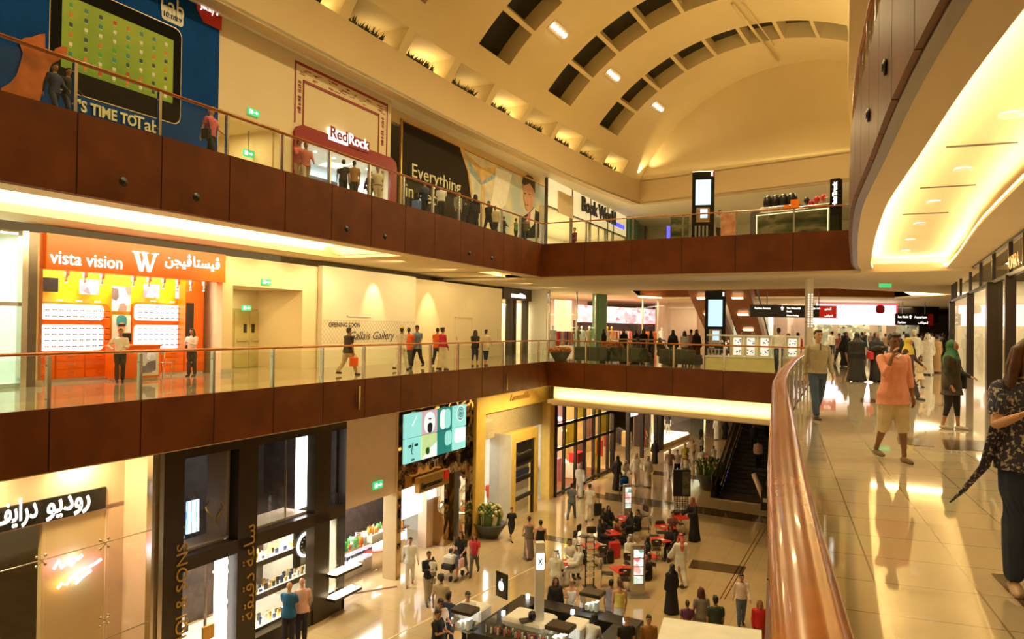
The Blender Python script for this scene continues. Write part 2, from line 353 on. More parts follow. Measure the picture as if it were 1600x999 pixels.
# east gallery: tray between the edge lip and the shop lip
def tray_east():
    b = mb('cream_wall'); n = 60; e = NEAR3; L = plen(e)
    ps = []
    for i in range(n+1):
        p, t = along(e, L*.04 + L*.955*i/n); q = Vector((t.y, -t.x)); ps.append((p, q))
    # distance to the shop wall along q
    def wd(p, q):
        best = 4.2
        for a, c in zip(WALLE, WALLE[1:]):
            d = c-a; det = q.x*(-d.y)+d.x*q.y
            if abs(det) < 1e-6: continue
            r = a-p; s = (r.x*(-d.y)+d.x*r.y)/det; u = (q.x*r.y-q.y*r.x)/det
            if 0 <= u <= 1 and 0 < s < 12: best = s
        return best
    rows = [[] for _ in range(10)]
    for p, q in ps:
        w = wd(p, q); lip = .55; far = w-.85
        for r, (d, z) in zip(rows, ((.12, 4.2), (lip, 4.2), (lip, 4.33), (lip-.28, 4.33), (lip-.28, 4.62), (far+.3, 4.62), (far+.3, 4.33), (far, 4.33), (far, 4.2), (w+.3, 4.2))):
            x = p+q*d; r.append((x.x, x.y, z))
    for r0, r1 in zip(rows, rows[1:]):
        for i in range(n): b.add([r0[i], r0[i+1], r1[i+1], r1[i]], [(0, 1, 2, 3)])
    for k in (0, n): b.add([r[k] for r in rows[1:9]], [tuple(range(8))])
    return struct(b.build('ceiling_east_cove', fix=False)), rows
_, EROWS = tray_east()
# flat level-two ceiling beyond the far edge, pierced by the escalator void
EC = EROWS[0][-1]; ED = EROWS[9][-1]
sheet('ceiling_level_two', [P(B3+NL*5.6), P(B3+Vector((.2, .25))), P(C3+Vector((-.1, .3))), EC[:2], ED[:2], (24, 40), (60, 40), (60, 95), (-10, 95), (-6, 45)], Z3B+.002, .12, 'cream_wall', holes=[[P(p) for p in ESCV]])
# second ring around the escalator void
b = mb('wood_fascia')
for i in (3, 4):
    p, q = ESCV[i], ESCV[(i+1) % 6]; b.ring([Vector(P(p)), Vector(P(q))], Z3B-.05, Z3+.02, 0, -.15)
b.ring([Vector(P(ESCV[0])), Vector(P(ESCV[1]))], Z3B+.01, Z3+.02, 0, -.1)
struct(b.build('trim_void_fascia'))
# fascias: wood panels with dark joints
def fascia(name, pts, z0, z1, step, side=1, th=.10, first=0.0):
    b = mb('wood_fascia'); L = plen(pts); s = first; k = 0
    while s < L-.05:
        e = min(s+step, L); g = .015
        m = max(1, int((e-s)/.5)); seg = [along(pts, s+g+(e-s-2*g)*i/m)[0] for i in range(m+1)]
        b.use('wood_fascia'); b.ring(seg, z0, z1, .006*side, .09*side); s = e
    b.use('fascia_gap'); b.ring(resample(pts, .7), z0+.01, z1-.01, .004*side, .07*side)
    b.use('cream_wall'); b.ring(resample(pts, .7), z0-.02, z0+.06, -.004*side, -.32*side)
    return struct(b.build(name))
fascia('wall_fascia_west', [A2-DL*12.83, B2], Z2B, .04, 1.957, -1)
fascia('wall_fascia_far', [B2, C2], Z2B, .04, 2.3, -1)
fascia('wall_fascia_east', NEAR2, Z2B, .04, 2.0, 1)
fascia('wall_fascia_upper_west', [A3-DL*12.3, B3], Z3B, Z3+.04, 1.957, -1)
fascia('wall_fascia_upper_far', [B3, C3], Z3B, Z3+.04, 2.35, -1)
fascia('wall_fascia_upper_east', NEAR3, Z3B, Z3+.04, 1.5, 1)
# steel band at the foot of the upper east fascia and its cream soffit edge
b = mb('dark_steel'); b.ring(NEAR3, Z3B-.03, Z3B+.09, .02, -.12); struct(b.build('trim_steel_band'))
b = mb('cream_wall'); b.ring(NEAR3, Z3B-.005, Z3B+.3, -.10, -.16); struct(b.build('trim_east_soffit'))
# glow recess under the far fascia on the ground side
farp = [B2+Vector((.02, .1)), C2+Vector((.1, .1))]
b = mb('cream_wall'); b.ring(farp, -1.85, Z2B+.0, .55, .65); b.ring(farp, -2.02, -1.84, .02, .65); struct(b.build('trim_ground_cove'))
b = mb('cream_wall'); b.ring([A2-DL*13, B2+DL*.1], Z2B-.06, Z2B+.02, .1, 1.6); struct(b.build('ceiling_ground_edge'))
# bulkhead above the west shops and round the far end
BK = VL
endp = [VL[-1], VE]
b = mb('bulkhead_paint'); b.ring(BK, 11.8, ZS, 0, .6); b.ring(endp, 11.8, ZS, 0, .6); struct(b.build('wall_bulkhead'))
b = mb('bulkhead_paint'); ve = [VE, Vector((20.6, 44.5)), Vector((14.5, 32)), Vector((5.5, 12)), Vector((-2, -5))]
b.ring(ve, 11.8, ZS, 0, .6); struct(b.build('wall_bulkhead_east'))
# ceiling of the top gallery outside the bulkhead
BKo = [P(p) for p in BK]
sheet('ceiling_level_three', BKo + [P(VE), (20.6, 44.5), (14.5, 32), (5.5, 12), (-2, -5), (-2, -9), (60, -9), (60, 95), (-12, 95), (-34, 40), (-34, -9)], 11.95, .12, 'white_paint')
# vault
def vault():
    b = mb('vault_paint'); b.smooth = True
    ths = []; half = math.asin(VHALF/VR); NS = 44
    Lp = plen(VL); NP = 150
    tv = [Lp*i/NP for i in range(NP+1)]
    # axial position of the slots measured along the spring line: three visible arcs, 8 m apart
    slot_at = [Fs for Fs in SLOTS]
    ts = sorted(set(tv + [a for a, c in slot_at] + [c for a, c in slot_at]))
    ang = [-half + 2*half*i/NS for i in range(NS+1)]; NA = -half+.085
    ts = sorted(set(ts + [x for s in NSTART for x in (s, s+3.45)]))
    cells = []   # recess extents in angle
    a0 = -half + .175; da = .165
    while a0 + da - .03 < half-.16: cells.append((a0, a0+da-.017)); a0 += da
    angs = sorted(set(ang + [NA] + [x for c in cells for x in c]))
    def pt(t, a, up=0):
        p, d = along(VL, min(t, Lp-1e-4)); q = Vector((d.y, -d.x)); r = VR+up
        s = VHALF + r*math.sin(a); p2 = p + q*s; return Vector((p2.x, p2.y, 20.5-VR+r*math.cos(a)))
    grid = {}
    for i, t in enumerate(ts):
        for j, a in enumerate(angs): grid[i, j] = len(b.v); b.v.append(tuple(pt(t, a)))
    def inslot(t, a):
        if a < NA and any(x < t < x+3.45 for x in NSTART): return True
        return any(x < t < y for x, y in slot_at) and any(x < a < y for x, y in cells)
    for i in range(len(ts)-1):
        for j in range(len(angs)-1):
            if not inslot((ts[i]+ts[i+1])/2, (angs[j]+angs[j+1])/2):
                b.f.append([grid[i, j], grid[i+1, j], grid[i+1, j+1], grid[i, j+1]]); b.m.append(b.cur); b.sm.append(True)
    ob = struct(b.build('ceiling_vault', fix=False))
    c = mb('vault_paint'); dep = .95
    for (x, y) in slot_at:
        for (p, q) in cells:
            N = 4; aa = [p+(q-p)*k/N for k in range(N+1)]
            for k in range(N):
                A = [pt(x, aa[k]), pt(x, aa[k+1]), pt(x, aa[k+1], dep), pt(x, aa[k], dep)]; c.use('vault_paint').add(A, [(0, 1, 2, 3)])
                A = [pt(y, aa[k]), pt(y, aa[k+1]), pt(y, aa[k+1], dep), pt(y, aa[k], dep)]; c.add(A, [(0, 1, 2, 3)])
                A = [pt(x, aa[k], dep), pt(x, aa[k+1], dep), pt(y, aa[k+1], dep), pt(y, aa[k], dep)]; c.use('skylight_glass').add(A, [(0, 1, 2, 3)])
            c.use('vault_paint')
            for a in (p, q): c.add([pt(x, a), pt(y, a), pt(y, a, dep), pt(x, a, dep)], [(0, 1, 2, 3)])
    struct(c.build('ceiling_skylight_recesses', fix=False))
    return pt
def tof(X, Y):
    best = (1e9, 0); s = 0
    for a, c in zip(VL, VL[1:]):
        d = (c-a); L = d.length; k = max(0, min(L, (Vector((X, Y))-a).dot(d/L))); e = (a+d/L*k-Vector((X, Y))).length
        if e < best[0]: best = (e, s+k)
        s += L
    return best[1]
NSTART = [tof(-4.9, 32.5)+4.03*k for k in range(-7, 8)]; NSTART = [s for s in NSTART if s+3.5 < plen(VL)]
SLOTS = []
for (x, y) in ((949, 170), (864, 114), (755, 35)):
    g = PD(x, y, 1); k = 14.9/(g.z-CH); t = tof(g.x*k, k); SLOTS.append((t, t+3.3))
SLOTS.append((SLOTS[-1][0]-8.2, SLOTS[-1][0]-4.9)); SLOTS.append((SLOTS[-1][0]-8.2, SLOTS[-1][0]-4.9))
VPT = vault()
# tympanum
b = mb('vault_paint'); d = (VE-VL[-1]); n = 40; top = []
for i in range(n+1):
    s = i/n*2*VHALF; top.append((s, vaultz(s)))
u = d.normalized(); wv = d.length/(2*VHALF)
b.add([(VL[-1].x+u.x*s*1.0, VL[-1].y+u.y*s*1.0, z) for s, z in [(0, ZS-.1)]+[(s, z+.25) for s, z in top]+[(2*VHALF, ZS-.1)]], [tuple(range(n+3))])
struct(b.build('wall_end_tympanum', fix=False))
# niches between ribs along the spring line: recess, plants, hidden lamp
mat('leaf_dark', (.035, .03, .01), .7, var=.5, scale=12); mat('soil', (.02, .012, .006), .9)
for k, s0 in enumerate(NSTART):
    s1 = s0+3.45; b = mb('vault_paint')
    if s1 > plen(VL): break
    a, t = along(VL, s0); c, _ = along(VL, s1); t = (c-a).normalized(); q = Vector((-t.y, t.x)); D = 1.5
    za = VPT(s0, -math.asin(VHALF/VR)+.085); zc = VPT(s1, -math.asin(VHALF/VR)+.085); zt = za.z
    def X(p, d, z): return (p.x+q.x*d, p.y+q.y*d, z)
    b.add([X(a, 0, ZS-.02), X(a, D, ZS-.02), X(a, D, zt), (za.x, za.y, zt)], [(0, 1, 2, 3)])
    b.add([X(c, 0, ZS-.02), X(c, D, ZS-.02), X(c, D, zt), (zc.x, zc.y, zt)], [(0, 1, 2, 3)])
    b.add([X(a, D, ZS-.02), X(c, D, ZS-.02), X(c, D, zt), X(a, D, zt)], [(0, 1, 2, 3)])
    b.add([(za.x, za.y, zt), (zc.x, zc.y, zt), X(c, D, zt), X(a, D, zt)], [(0, 1, 2, 3)])
    b.add([X(a, 0, ZS-.02), X(c, 0, ZS-.02), X(c, D, ZS-.02), X(a, D, ZS-.02)], [(0, 1, 2, 3)])
    struct(b.build('trim_niche', fix=False))
    if k < 5: continue
    rnd = random.Random(k); pl = mb('leaf_dark')
    for i in range(90):
        f = .08+.62*rnd.random(); h = ZS + .12 + .34*rnd.random(); p = a+(c-a)*f; d = .05+.3*rnd.random()
        dx, dy = rnd.uniform(-.3, .3), rnd.uniform(-.1, .2); w_ = t*(.05+.08*rnd.random())
        pl.add([X(p-w_, d, ZS+.006), X(p+w_, d, ZS+.006), (p.x+q.x*d+dx, p.y+q.y*d+dy, h)], [(0, 1, 2)])
    tag(pl.build('niche_plants', fix=False), 'dark leafy planting in a lit ceiling niche, %s from the far end' % ('first second third fourth fifth sixth seventh eighth ninth tenth'.split()[14-k]), 'plants', 'planting in the ceiling niches', 'stuff')
    m_ = (a*.25+c*.75)+q*.75
    alight('niche_light', (m_.x, m_.y, ZS+.06), 1.6, .2, 20 if k % 2 else 7, (-q.x*.1, -q.y*.1, 1), WARM, math.atan2(t.y, t.x))
# walls of the shops (behind everything)
sheet_w = mb('cream_wall')
b = mb('cream_wall'); b.box(-22, FW.u(36)-6.1, 0, .3, 0, 3.95); struct(FW.put(b, 'wall_west_lower'))
# far closing walls
b = mb('cream_wall'); b.box(-30, 60, 95, 95.3, ZG, 13); b.box(60, 60.3, -9, 95, ZG, 13); struct(b.build('wall_north'))
b = mb('cream_wall'); b.box(-34, 6, -9.3, -9, 11.9, 14); struct(b.build('wall_south'))
# ---------------------------------------------------------------- glass railings
def railing(label, pts, z, step, wd=.085, side=1, first=0.0, posts=True, group='glass railings around the void', rw=.075):
    o = pts[0]; t = thing('glass_railing', label, 'railing', (o.x, o.y, z), 0, group)
    L = lambda p, h: (p.x-o.x, p.y-o.y, h)
    fine = resample(pts, .5)
    b = mb('rail_wood'); b.tube([L(p, 1.07) for p in fine], rw, 14, flat=.42); b.build('handrail', t)
    pl = plen(pts); s = first; stops = [0.0] if first > .3 else []
    while s < pl-.2: stops.append(s); s += step
    stops.append(pl)
    for a, c in zip(stops, stops[1:]):
        m = max(1, int((c-a)/.6)); seg = [along(pts, a+.04+(c-a-.08)*i/m)[0] for i in range(m+1)]
        v = []; 
        g = MB().use('glass'); h = off(seg, .006); k = off(seg, -.006)
        for i in range(m):
            g.add([L(h[i], .02), L(h[i+1], .02), L(h[i+1], .96), L(h[i], .96)], [(0, 1, 2, 3)])
        g.build('glass_panel', t, fix=False)
    if posts:
        for s in stops:
            p, d = along(pts, min(s, pl-.02)); n = Vector((-d.y, d.x)); b = mb('steel')
            T = Matrix(((d.x, n.x, 0, p.x-o.x), (d.y, n.y, 0, p.y-o.y), (0, 0, 1, 0), (0, 0, 0, 1))); b.T = T
            b.box(-.035, .035, -.05, -.012, 0, 1.03); b.box(-.02, .02, .012, .05, 0, 1.03); b.box(-.06, .06, -.012, .012, .2, .22); b.box(-.06, .06, -.012, .012, .84, .86); b.box(-.05, .05, -.06, .06, 0, .02)
            b.build('post', t)
    return t
iW = -.10
railing('long glass railing with brown handrail along the middle gallery opposite', off([A2-DL*12.83, B2], -.02), 0, 1.957)
railing('glass railing across the far edge of the middle gallery', [B2+Vector((.03, .02)), C2+Vector((-.2, .1))], 0, 2.3, posts=True)
railing('wide polished wooden handrail and glass curving beside the camera', off(NEAR2[:-1], .0), 0, 2.0, rw=.082)
railing('glass railing with brown handrail along the top gallery opposite', off([A3-DL*12.3, B3], .03), Z3, 1.957)
railing('glass railing across the far edge of the top gallery', [B3+Vector((.03, .02)), C3+Vector((-.2, .1))], Z3, 2.35)
railing('glass railing with handrail on the curved upper gallery overhead', off(NEAR3[:-1], -.03), Z3, 1.5)
# round nozzles on the upper fascias
def nozzle(p, d, z, lab):
    r = math.atan2(d.y, d.x); o = mb('black'); o.T = Matrix.Rotation(R(90), 4, 'X')
    o.lathe([(.09, 0), (.10, .015), (.085, .03), (.05, .035), (.05, .05), (.001, .045)], n=20)
    o.T = None
    q = o.build('air_nozzle', None, (p.x, p.y, z), r); tag(q, lab, 'nozzle', 'round black nozzles on the wood fascia')
ords = 'first second third fourth fifth sixth seventh eighth'.split()
for i, (px, py) in enumerate(((192, 284), (306, 308), (541, 358), (601, 370), (733, 396), (768, 404))):
    f = Fr(A3-NL*.095, DL); u, z = f.uz(px, py)
    nozzle(f.w(u, 0), DL, z, 'small round black nozzle in the upper wood fascia, %s from the near end' % ords[i])
for i, (px, py) in enumerate(((1384, 105), (1358, 180))):
    # on the east fascia: find the path point the pixel ray meets
    pts = off(NEAR3, .095); best = None
    for k in range(400):
        p, d = along(pts, plen(pts)*k/400)
        r = ray(px, py); s = p.y/r.y
        e = abs(r.x*s-p.x)
        if best is None or e < best[0]: best = (e, p, d, CH+r.z*s)
    _, p, d, z = best; nozzle(p, -d, z, 'round black nozzle on the curved fascia overhead, %s one' % ('nearer', 'farther')[i])
# hand rail end pole and grey bracket lights on the level-two fascia
for i, (px, py) in enumerate(((560, 622), (791, 597))):
    f = Fr(A2-NL*.155, DL); u, z = f.uz(px, py); w_ = f.w(u, 0)
    b = mb('steel'); b.box(-.04, .04, -.05, .02, -.35, .35); b.box(-.02, .02, .0, .05, -.05, .05)
    o = b.build('bracket_lamp', None, (w_.x, w_.y, z), f.rz); tag(o, 'slim grey bracket on the lower wood fascia, %s one' % ('nearer', 'farther')[i], 'bracket', 'slim brackets on the fascia')
# ---------------------------------------------------------------- west wall, top gallery
mat('ad_blue', (.0, .055, .27), .7, var=.2, scale=.7, spec=.12); mat('print_black', (.006, .005, .004), .7, spec=.1); mat('ad_green', (.10, .26, .02), .35, col2=(.30, .42, .02), scale=.35, thr=(.35, .6), emit=(.2, .3, .02), es=.05)
mat('skin_print', (.40, .12, .04), .7, var=.55, scale=1.2, spec=.1); mat('letter_cream', (.75, .72, .45), .5); mat('letter_plain', (.8, .78, .7), .5)
mat('panel_dark', (.030, .022, .014), .7, var=.1, spec=.1); mat('sign_red', (.42, .01, .015), .4); mat('sign_maroon', (.28, .006, .01), .35)
mat('print_cream', (.75, .66, .42), .5, col2=(.45, .52, .50), scale=.5, thr=(.42, .6)); mat('print_tan', (.62, .42, .16), .5, var=.3, scale=1); mat('print_blue', (.25, .36, .42), .5, var=.4)
mat('suit', (.012, .013, .02), .6); mat('tie_pink', (.6, .16, .25), .5); mat('hair_brown', (.05, .02, .01), .6); mat('skin_light', (.62, .34, .20), .5, var=.08); mat('sand_panel', (.74, .60, .36), .35, var=.15, scale=14)
mat('icon_navy', (.02, .04, .12), .4); mat('icon_orange', (.7, .2, .03), .4); mat('icon_green', (.05, .4, .08), .4); mat('icon_teal', (.03, .25, .3), .4); mat('icon_white', (.75, .75, .6), .4); mat('icon_red', (.6, .03, .03), .4)
mat('shop_blue_white', (.75, .85, .9), .4, emit=(.65, .9, 1), es=.35); mat('green_column', (.10, .28, .12), .3, var=.1)
Z3T = 11.85
uA = FW.u(336); uC = FW.u(432); uR0 = FW.u(446); uR1 = FW.u(606); uE0 = FW.u(623, .5); uE1 = FW.u(849, .5); uB0 = FW.u(851); uB1 = FW.u(976)
rr0, rr1 = FW.u(462), FW.u(603); rz = FW.z(462, 217)
zc = FW.z(338, 168)
b = mb('cream_wall')
b.box(-26, uA, 0, .3, Z3, Z3T); b.box(uA, uC, 0, .3, zc, Z3T); b.box(uC, rr0, 0, .3, Z3, Z3T); b.box(rr0, rr1, 0, .3, rz, Z3T); b.box(rr1, uR1, 0, .3, Z3, Z3T)
b.box(uR1-.25, uR1, .3, 1.0, Z3, Z3T)
b.box(uA, uA+.05, .3, 3.2, Z3, zc); b.box(uA, uC, 3.2, 3.4, Z3, zc); b.box(uC-.05, uC, .3, 3.2, Z3, zc); b.box(uA, uC, .3, 3.2, zc, zc+.1)
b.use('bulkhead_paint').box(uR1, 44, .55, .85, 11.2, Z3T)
struct(FW.put(b, 'wall_west_upper'))
p = FW.w((uA+uC)/2, 1.5, zc-.1); alight('corridor_light', p, 1.2, .8, 55, col=WARM)
b = mb('print_tan'); d0 = FW.u(377, 3.1); b.box(d0, d0+1.1, 3.12, 3.19, Z3, Z3+2.15); b.use('cream_wall').box(d0-.08, d0, 3.1, 3.2, Z3, Z3+2.2); b.use('steel').box(d0+.9, d0+.98, 3.06, 3.12, Z3+1, Z3+1.05)
o = FW.put(b, 'door_1'); struct(o)
# exit signs
def exit_sign(F, px, py, v, lab, hang=0.0, rz=0, w=.42, h=.2):
    u, z = F.uz(px, py, v); t = F.thing('exit_sign', lab, 'sign', u, v, z-h/2, 'green and white exit signs', rz)
    b = mb('exit_green'); b.box(-w/2, w/2, -.03, .03, 0, h); b.build('sign_box', t)
    b = mb('exit_white'); 
    b.prism([(-w*.42, h*.2), (-w*.12, h*.2), (-w*.12, h*.8), (-w*.42, h*.8)], -.035, -.031); b.prism([(-w*.02, h*.42), (w*.2, h*.42), (w*.2, h*.25), (w*.4, h*.5), (w*.2, h*.75), (w*.2, h*.58), (-w*.02, h*.58)], -.035, -.031)
    b.build('pictogram', t)
    if hang: b = mb('dark_steel'); b.box(-.01, .01, -.01, .01, h, h+hang); b.build('rod', t)
    return t
exit_sign(FW, 396, 176, -.04, 'small green exit sign on the cream wall beside the red framed shop', w=.5, h=.22)
exit_sign(FW, 388, 240, 1.2, 'lit exit sign hanging in the corridor opening on the top gallery', hang=1.2, w=.5, h=.26)
# blue tablet advertisement
t = FW.thing('advertisement', 'huge blue wall advertisement of a hand holding a tablet', 'billboard', 0, -.03, Z3)
def lp(F, px, py, v, u0=0, z0=0): u, z = F.uz(px, py, v); return (u-u0, z-z0)
AV = -.05
b = mb('ad_blue'); b.box(-14, FW.u(335, AV), -.02, .02, .02, 6.02); b.build('backing', t)
q = lambda px, py: lp(FW, px, py, AV, 0, Z3)
s0, s1 = FW.u(86, AV), FW.u(262, AV); zs1 = q(262, 60)[1]; zs0 = q(262, 160)[1]; f0, f1 = FW.u(69, AV), FW.u(274.5, AV); zf1 = q(274, 45)[1]; zf0 = q(273, 193)[1]
def rrect(x0, x1, z0, z1, r, n=5):
    pts = []
    for cx, cz, a in ((x1-r, z1-r, 0), (x0+r, z1-r, 90), (x0+r, z0+r, 180), (x1-r, z0+r, 270)):
        pts += [(cx+r*math.cos(R(a+90*k/n)), cz+r*math.sin(R(a+90*k/n))) for k in range(n+1)]
    return pts
b = mb('print_black'); b.prism(rrect(f0, f1, zf0, zf1, .25), -.045, -.02); b.use('steel').prism(rrect(f0-.03, f1+.03, zf0-.03, zf1+.03, .26), -.03, -.019); tb = b.build('tablet_print', t)
b = mb('ad_green'); b.box(s0, s1, -.052, -.04, zs0, zs1); b.build('screen_print', tb)
cols = ['icon_navy', 'icon_orange', 'icon_green', 'icon_teal', 'icon_white', 'icon_red', 'icon_navy', 'icon_orange']
rnd = random.Random(4); b = mb('black'); W = s1-s0; H = zs1-zs0
for i in range(8):
    for j in range(7):
        cx = s0+W*(.07+.122*i); cz = zs0+H*(.08+.135*j); r = H*.026
        if i == 0 and j < 1: continue
        b.use(cols[rnd.randrange(8)]).prism(rrect(cx-r, cx+r, cz-r, cz+r, r*.35, 2), -.058, -.05); b.use('icon_white').box(cx-r*.8, cx+r*.8, -.056, -.05, cz-r*1.7, cz-r*1.5)
b.build('icon_pattern', tb)
b = mb('skin_print'); hand = [(28, 66), (35, 60), (48, 58), (60, 54), (69, 53), (69, 84), (62, 82), (80, 86), (85, 76), (97, 72), (104, 75), (103, 84), (92, 94), (80, 100), (72, 115), (66, 135), (60, 160), (30, 155), (0, 145), (0, 138), (14, 130), (24, 118), (30, 100), (34, 84)]
pts = [q(*h) for h in hand]; v, tri = tri_poly(pts); n = len(v)
b.add([(p.x, -.064, p.y) for p in v], [tuple(x) for x in tri]); b.build('hand_print', t)
def wtext(body, px, py, zx, F, v, u0, z0, size, m, par, fit_px=None, **k):
    u, z = F.uz(px, py, v); fit = F.u(fit_px, v)-u if fit_px else None
    return text(body, size, m, par, u-u0, k.pop('dv', -.06), z-z0, fit=fit, **k)
wtext("IT'S TIME TO", 104, 168, 0, FW, AV, 0, Z3, .42, 'letter_cream', t, 206, bold=.012)
wtext("Tab", 208, 199, 0, FW, AV, 0, Z3, .52, 'letter_cream', t, 241, bold=.006)
wtext("Tab", 243, 13, 0, FW, AV, 0, Z3, .8, 'letter_plain', t, 277)
b = mb('letter_plain'); z_ = q(243, 18)[1]; z1_ = q(277, 40)[1]; b.prism(rrect(FW.u(243, AV), FW.u(277, AV), z1_, z1_+.45, .1), -.04, -.02); b.build('number_badge', t)
text('10.1/8.9', .22, 'ad_blue', t, FW.u(246, AV), -.05, z1_+.11, fit=FW.u(274, AV)-FW.u(246, AV))
b = mb('red'); u0_, u1_ = FW.u(297, AV), FW.u(337.5, AV); zb = q(337, 44)[1]; zt = q(337, 20)[1]; b.prism([(u0_, zb+.35), (u0_+.3, zb), (u1_, zb), (u1_, 6.02), (u0_, 6.02)], -.045, -.02); b.build('corner_tag', t)
text("Jacky's", .36, 'letter_white', t, FW.u(303, AV), -.05, zb+.42, fit=FW.u(331, AV)-FW.u(303, AV))
# red framed shop
t = FW.thing('shop_front', 'red framed accessories shop front with cream fascia and red border lines', 'shop', rr0, 0, Z3)
fu0, fu1 = FW.u(452)-rr0, FW.u(612)-rr0; H = rz-Z3
b = mb('sign_maroon'); fr = rrect(fu0, rr1-rr0+.55, -.6, H+.62, .45)
b.box(fu0, 0, -.12, -.02, 0, H); b.box(rr1-rr0, rr1-rr0+.5, -.12, -.02, 0, H); b.prism([(fu0, H), (fu0, H+.25), (fu0+.15, H+.45), (fu0+.45, H+.58), (rr1-rr0+.1, H+.58), (rr1-rr0+.4, H+.45), (rr1-rr0+.5, H+.25), (rr1-rr0+.5, H)], -.12, -.02); b.build('frame', t)
b = mb('sign_maroon')
def line_rect(b, x0, x1, z0, z1, wt, ws, y0=-.03, y1=-.005): b.box(x0, x1, y0, y1, z1-wt, z1); b.box(x0, x0+ws, y0, y1, z0, z1); b.box(x1-ws, x1, y0, y1, z0, z1)
zt1 = FW.z(455, 91)-Z3; zt2 = FW.z(468, 122)-Z3
line_rect(b, FW.u(454)-rr0, FW.u(600)-rr0, H+.6, zt1, .10, .05); line_rect(b, FW.u(467)-rr0, FW.u(587)-rr0, H+.6, zt2, .10, .05)
rnd = random.Random(2)
for k in range(46):
    x = FW.u(458)-rr0 + rnd.random()*(FW.u(596)-FW.u(458)); z = zt2+.08+rnd.random()*(zt1-zt2-.25); l = .1+.25*rnd.random(); b.box(x, x+l, -.012, -.004, z, z+.025)
for k in range(40):
    z = H+1+rnd.random()*(zt2-H-1.1)
    for x in (FW.u(457)-rr0+.05, FW.u(590)-rr0+.02): b.box(x+rnd.random()*.1, x+.2, -.012, -.004, z, z+.02)
b.build('border_lines', t)
s0, s1 = FW.u(508, -.1)-rr0, FW.u(571, -.1)-rr0; zb = FW.z(508, 216, -.1)-Z3; zt = FW.z(508, 197, -.1)-Z3; mid = s0+(s1-s0)*.45
b = mb('letter_white'); b.box(s0, mid, -.16, -.05, zb, zt); b.use('sign_maroon').box(mid, s1, -.16, -.05, zb, zt); sg = b.build('sign', t)
text('Red', .62, 'sign_maroon', sg, s0+.06, -.17, zb+.12, fit=mid-s0-.12, bold=.01); text('Rock', .62, 'letter_white', sg, mid+.06, -.17, zb+.12, fit=s1-mid-.12, bold=.004)
W = rr1-rr0; b = mb('shop_blue_white'); b.box(0, W, 2.6, 2.7, 0, H); b.use('white').box(-.05, 0, .3, 2.7, 0, H); b.box(W, W+.05, .3, 2.7, 0, H); b.box(0, W, .3, 2.7, H, H+.1); b.box(0, W, .3, 2.7, -.02, .01); b.build('interior', t)
for z in (.5, 1.0, 1.5):
    b = mb('white'); b.box(.2, W-.2, 2.2, 2.6, z, z+.03); sh = b.build('shelf', t); b = mb('icon_navy')
    for k in range(int((W-.6)/.24)):
        b.use(['icon_navy', 'icon_orange', 'black', 'icon_white', 'icon_teal', 'sign_red', 'icon_green'][rnd.randrange(7)]); x = .3+k*.24; h = .12+.25*rnd.random(); b.box(x, x+.16, 2.25, 2.5, z+.03, z+.03+h)
    tag(b.build('merchandise', sh), kind='stuff')
b = mb('dark_brown'); b.box(.4, W-.9, 2.1, 2.62, 1.95, 2.3); b.build('header', t)
alightf(FW, 'shop_light', FW.w((rr0+rr1)/2, 1.4, Z3+H-.08), W*.8, 1.2, 130, col=(.85, .97, 1))
for k in range(5):
    b = mb('lamp'); b.lathe([(.06, 0), (.06, .02)], n=12); b.build('downlight', t, (W*(.1+.2*k), .7, H-.02))
# electronics hoarding
t = FW.thing('advertisement', 'long dark and cream electronics hoarding with a suited man at its end', 'billboard', uE0, .5, Z3)
q = lambda px, py: lp(FW, px, py, .5, uE0, Z3)
We = uE1-uE0; ht = q(626, 187)[1]
b = mb('print_cream'); b.box(0, We, 0, .06, 0, ht-.05); b.build('print', t)
b = mb('gold'); b.box(-.08, 0, -.05, .06, 0, ht+.05); b.box(We, We+.08, -.05, .06, 0, ht+.05); b.box(-.08, We+.08, -.05, .06, ht-.03, ht+.06); b.build('frame', t)
dk = [q(626, 330), (0.02, .02), (0.02, ht-.06), q(716, 226), q(725, 246), q(732, 270), q(737, 300), q(740, 345)]
b = mb('panel_dark'); b.prism([(0.02, .02), (.02, ht-.06)]+[q(718, 231), q(724, 243), q(729, 262), q(733, 285), q(736, 310), q(738, 340)]+[(q(738, 340)[0], .02)], -.015, .0); b.build('dark_field', t)
b = mb('print_tan'); b.prism([q(718, 231), q(723, 229), q(729, 250), q(738, 300), q(736, 310), q(730, 268)], -.03, -.01)
b.prism([q(724, 236), q(752, 262), q(785, 262), q(752, 285)], -.012, -.001); b.use('print_blue').prism([q(726, 243), q(752, 270), q(790, 270), q(752, 290), q(735, 270)], -.01, -.001)
b.use('letter_plain').prism([q(775, 262), q(800, 272), q(790, 320), q(762, 345), q(770, 300)], -.014, -.001); b.use('print_tan').prism([q(752, 288), q(757, 288), q(757, 345), q(752, 345)], -.014, -.001)
b.build('paper_print', t)
b = mb('suit'); b.prism([q(812, 352), q(815, 340), q(826, 333), q(834, 324), q(838, 330), q(848, 335), q(848, 372), q(810, 372)], -.02, -.002)
b.use('letter_plain').prism([q(825, 336), q(834, 325), q(836, 325), q(834, 350), q(821, 365), q(817, 352)], -.026, -.003); b.use('tie_pink').prism([q(824.5, 334), q(828.5, 333), q(827, 356), q(822, 360)], -.03, -.004)
fpts = [q(817, 290), q(819, 283), q(828, 281), q(834, 288), q(834.5, 300), q(833, 313), q(831, 326), q(824, 331), q(821, 326), q(820, 318), q(817.5, 312), q(818, 303)]
v, tri = tri_poly(fpts); b.use('skin_light').add([(p.x, -.034, p.y) for p in v], [tuple(x) for x in tri])
fpts = [q(815.5, 286), q(817, 277), q(824, 273), q(831, 277), q(835.5, 286), q(835, 303), q(832, 295), q(827, 287), q(818, 290)]
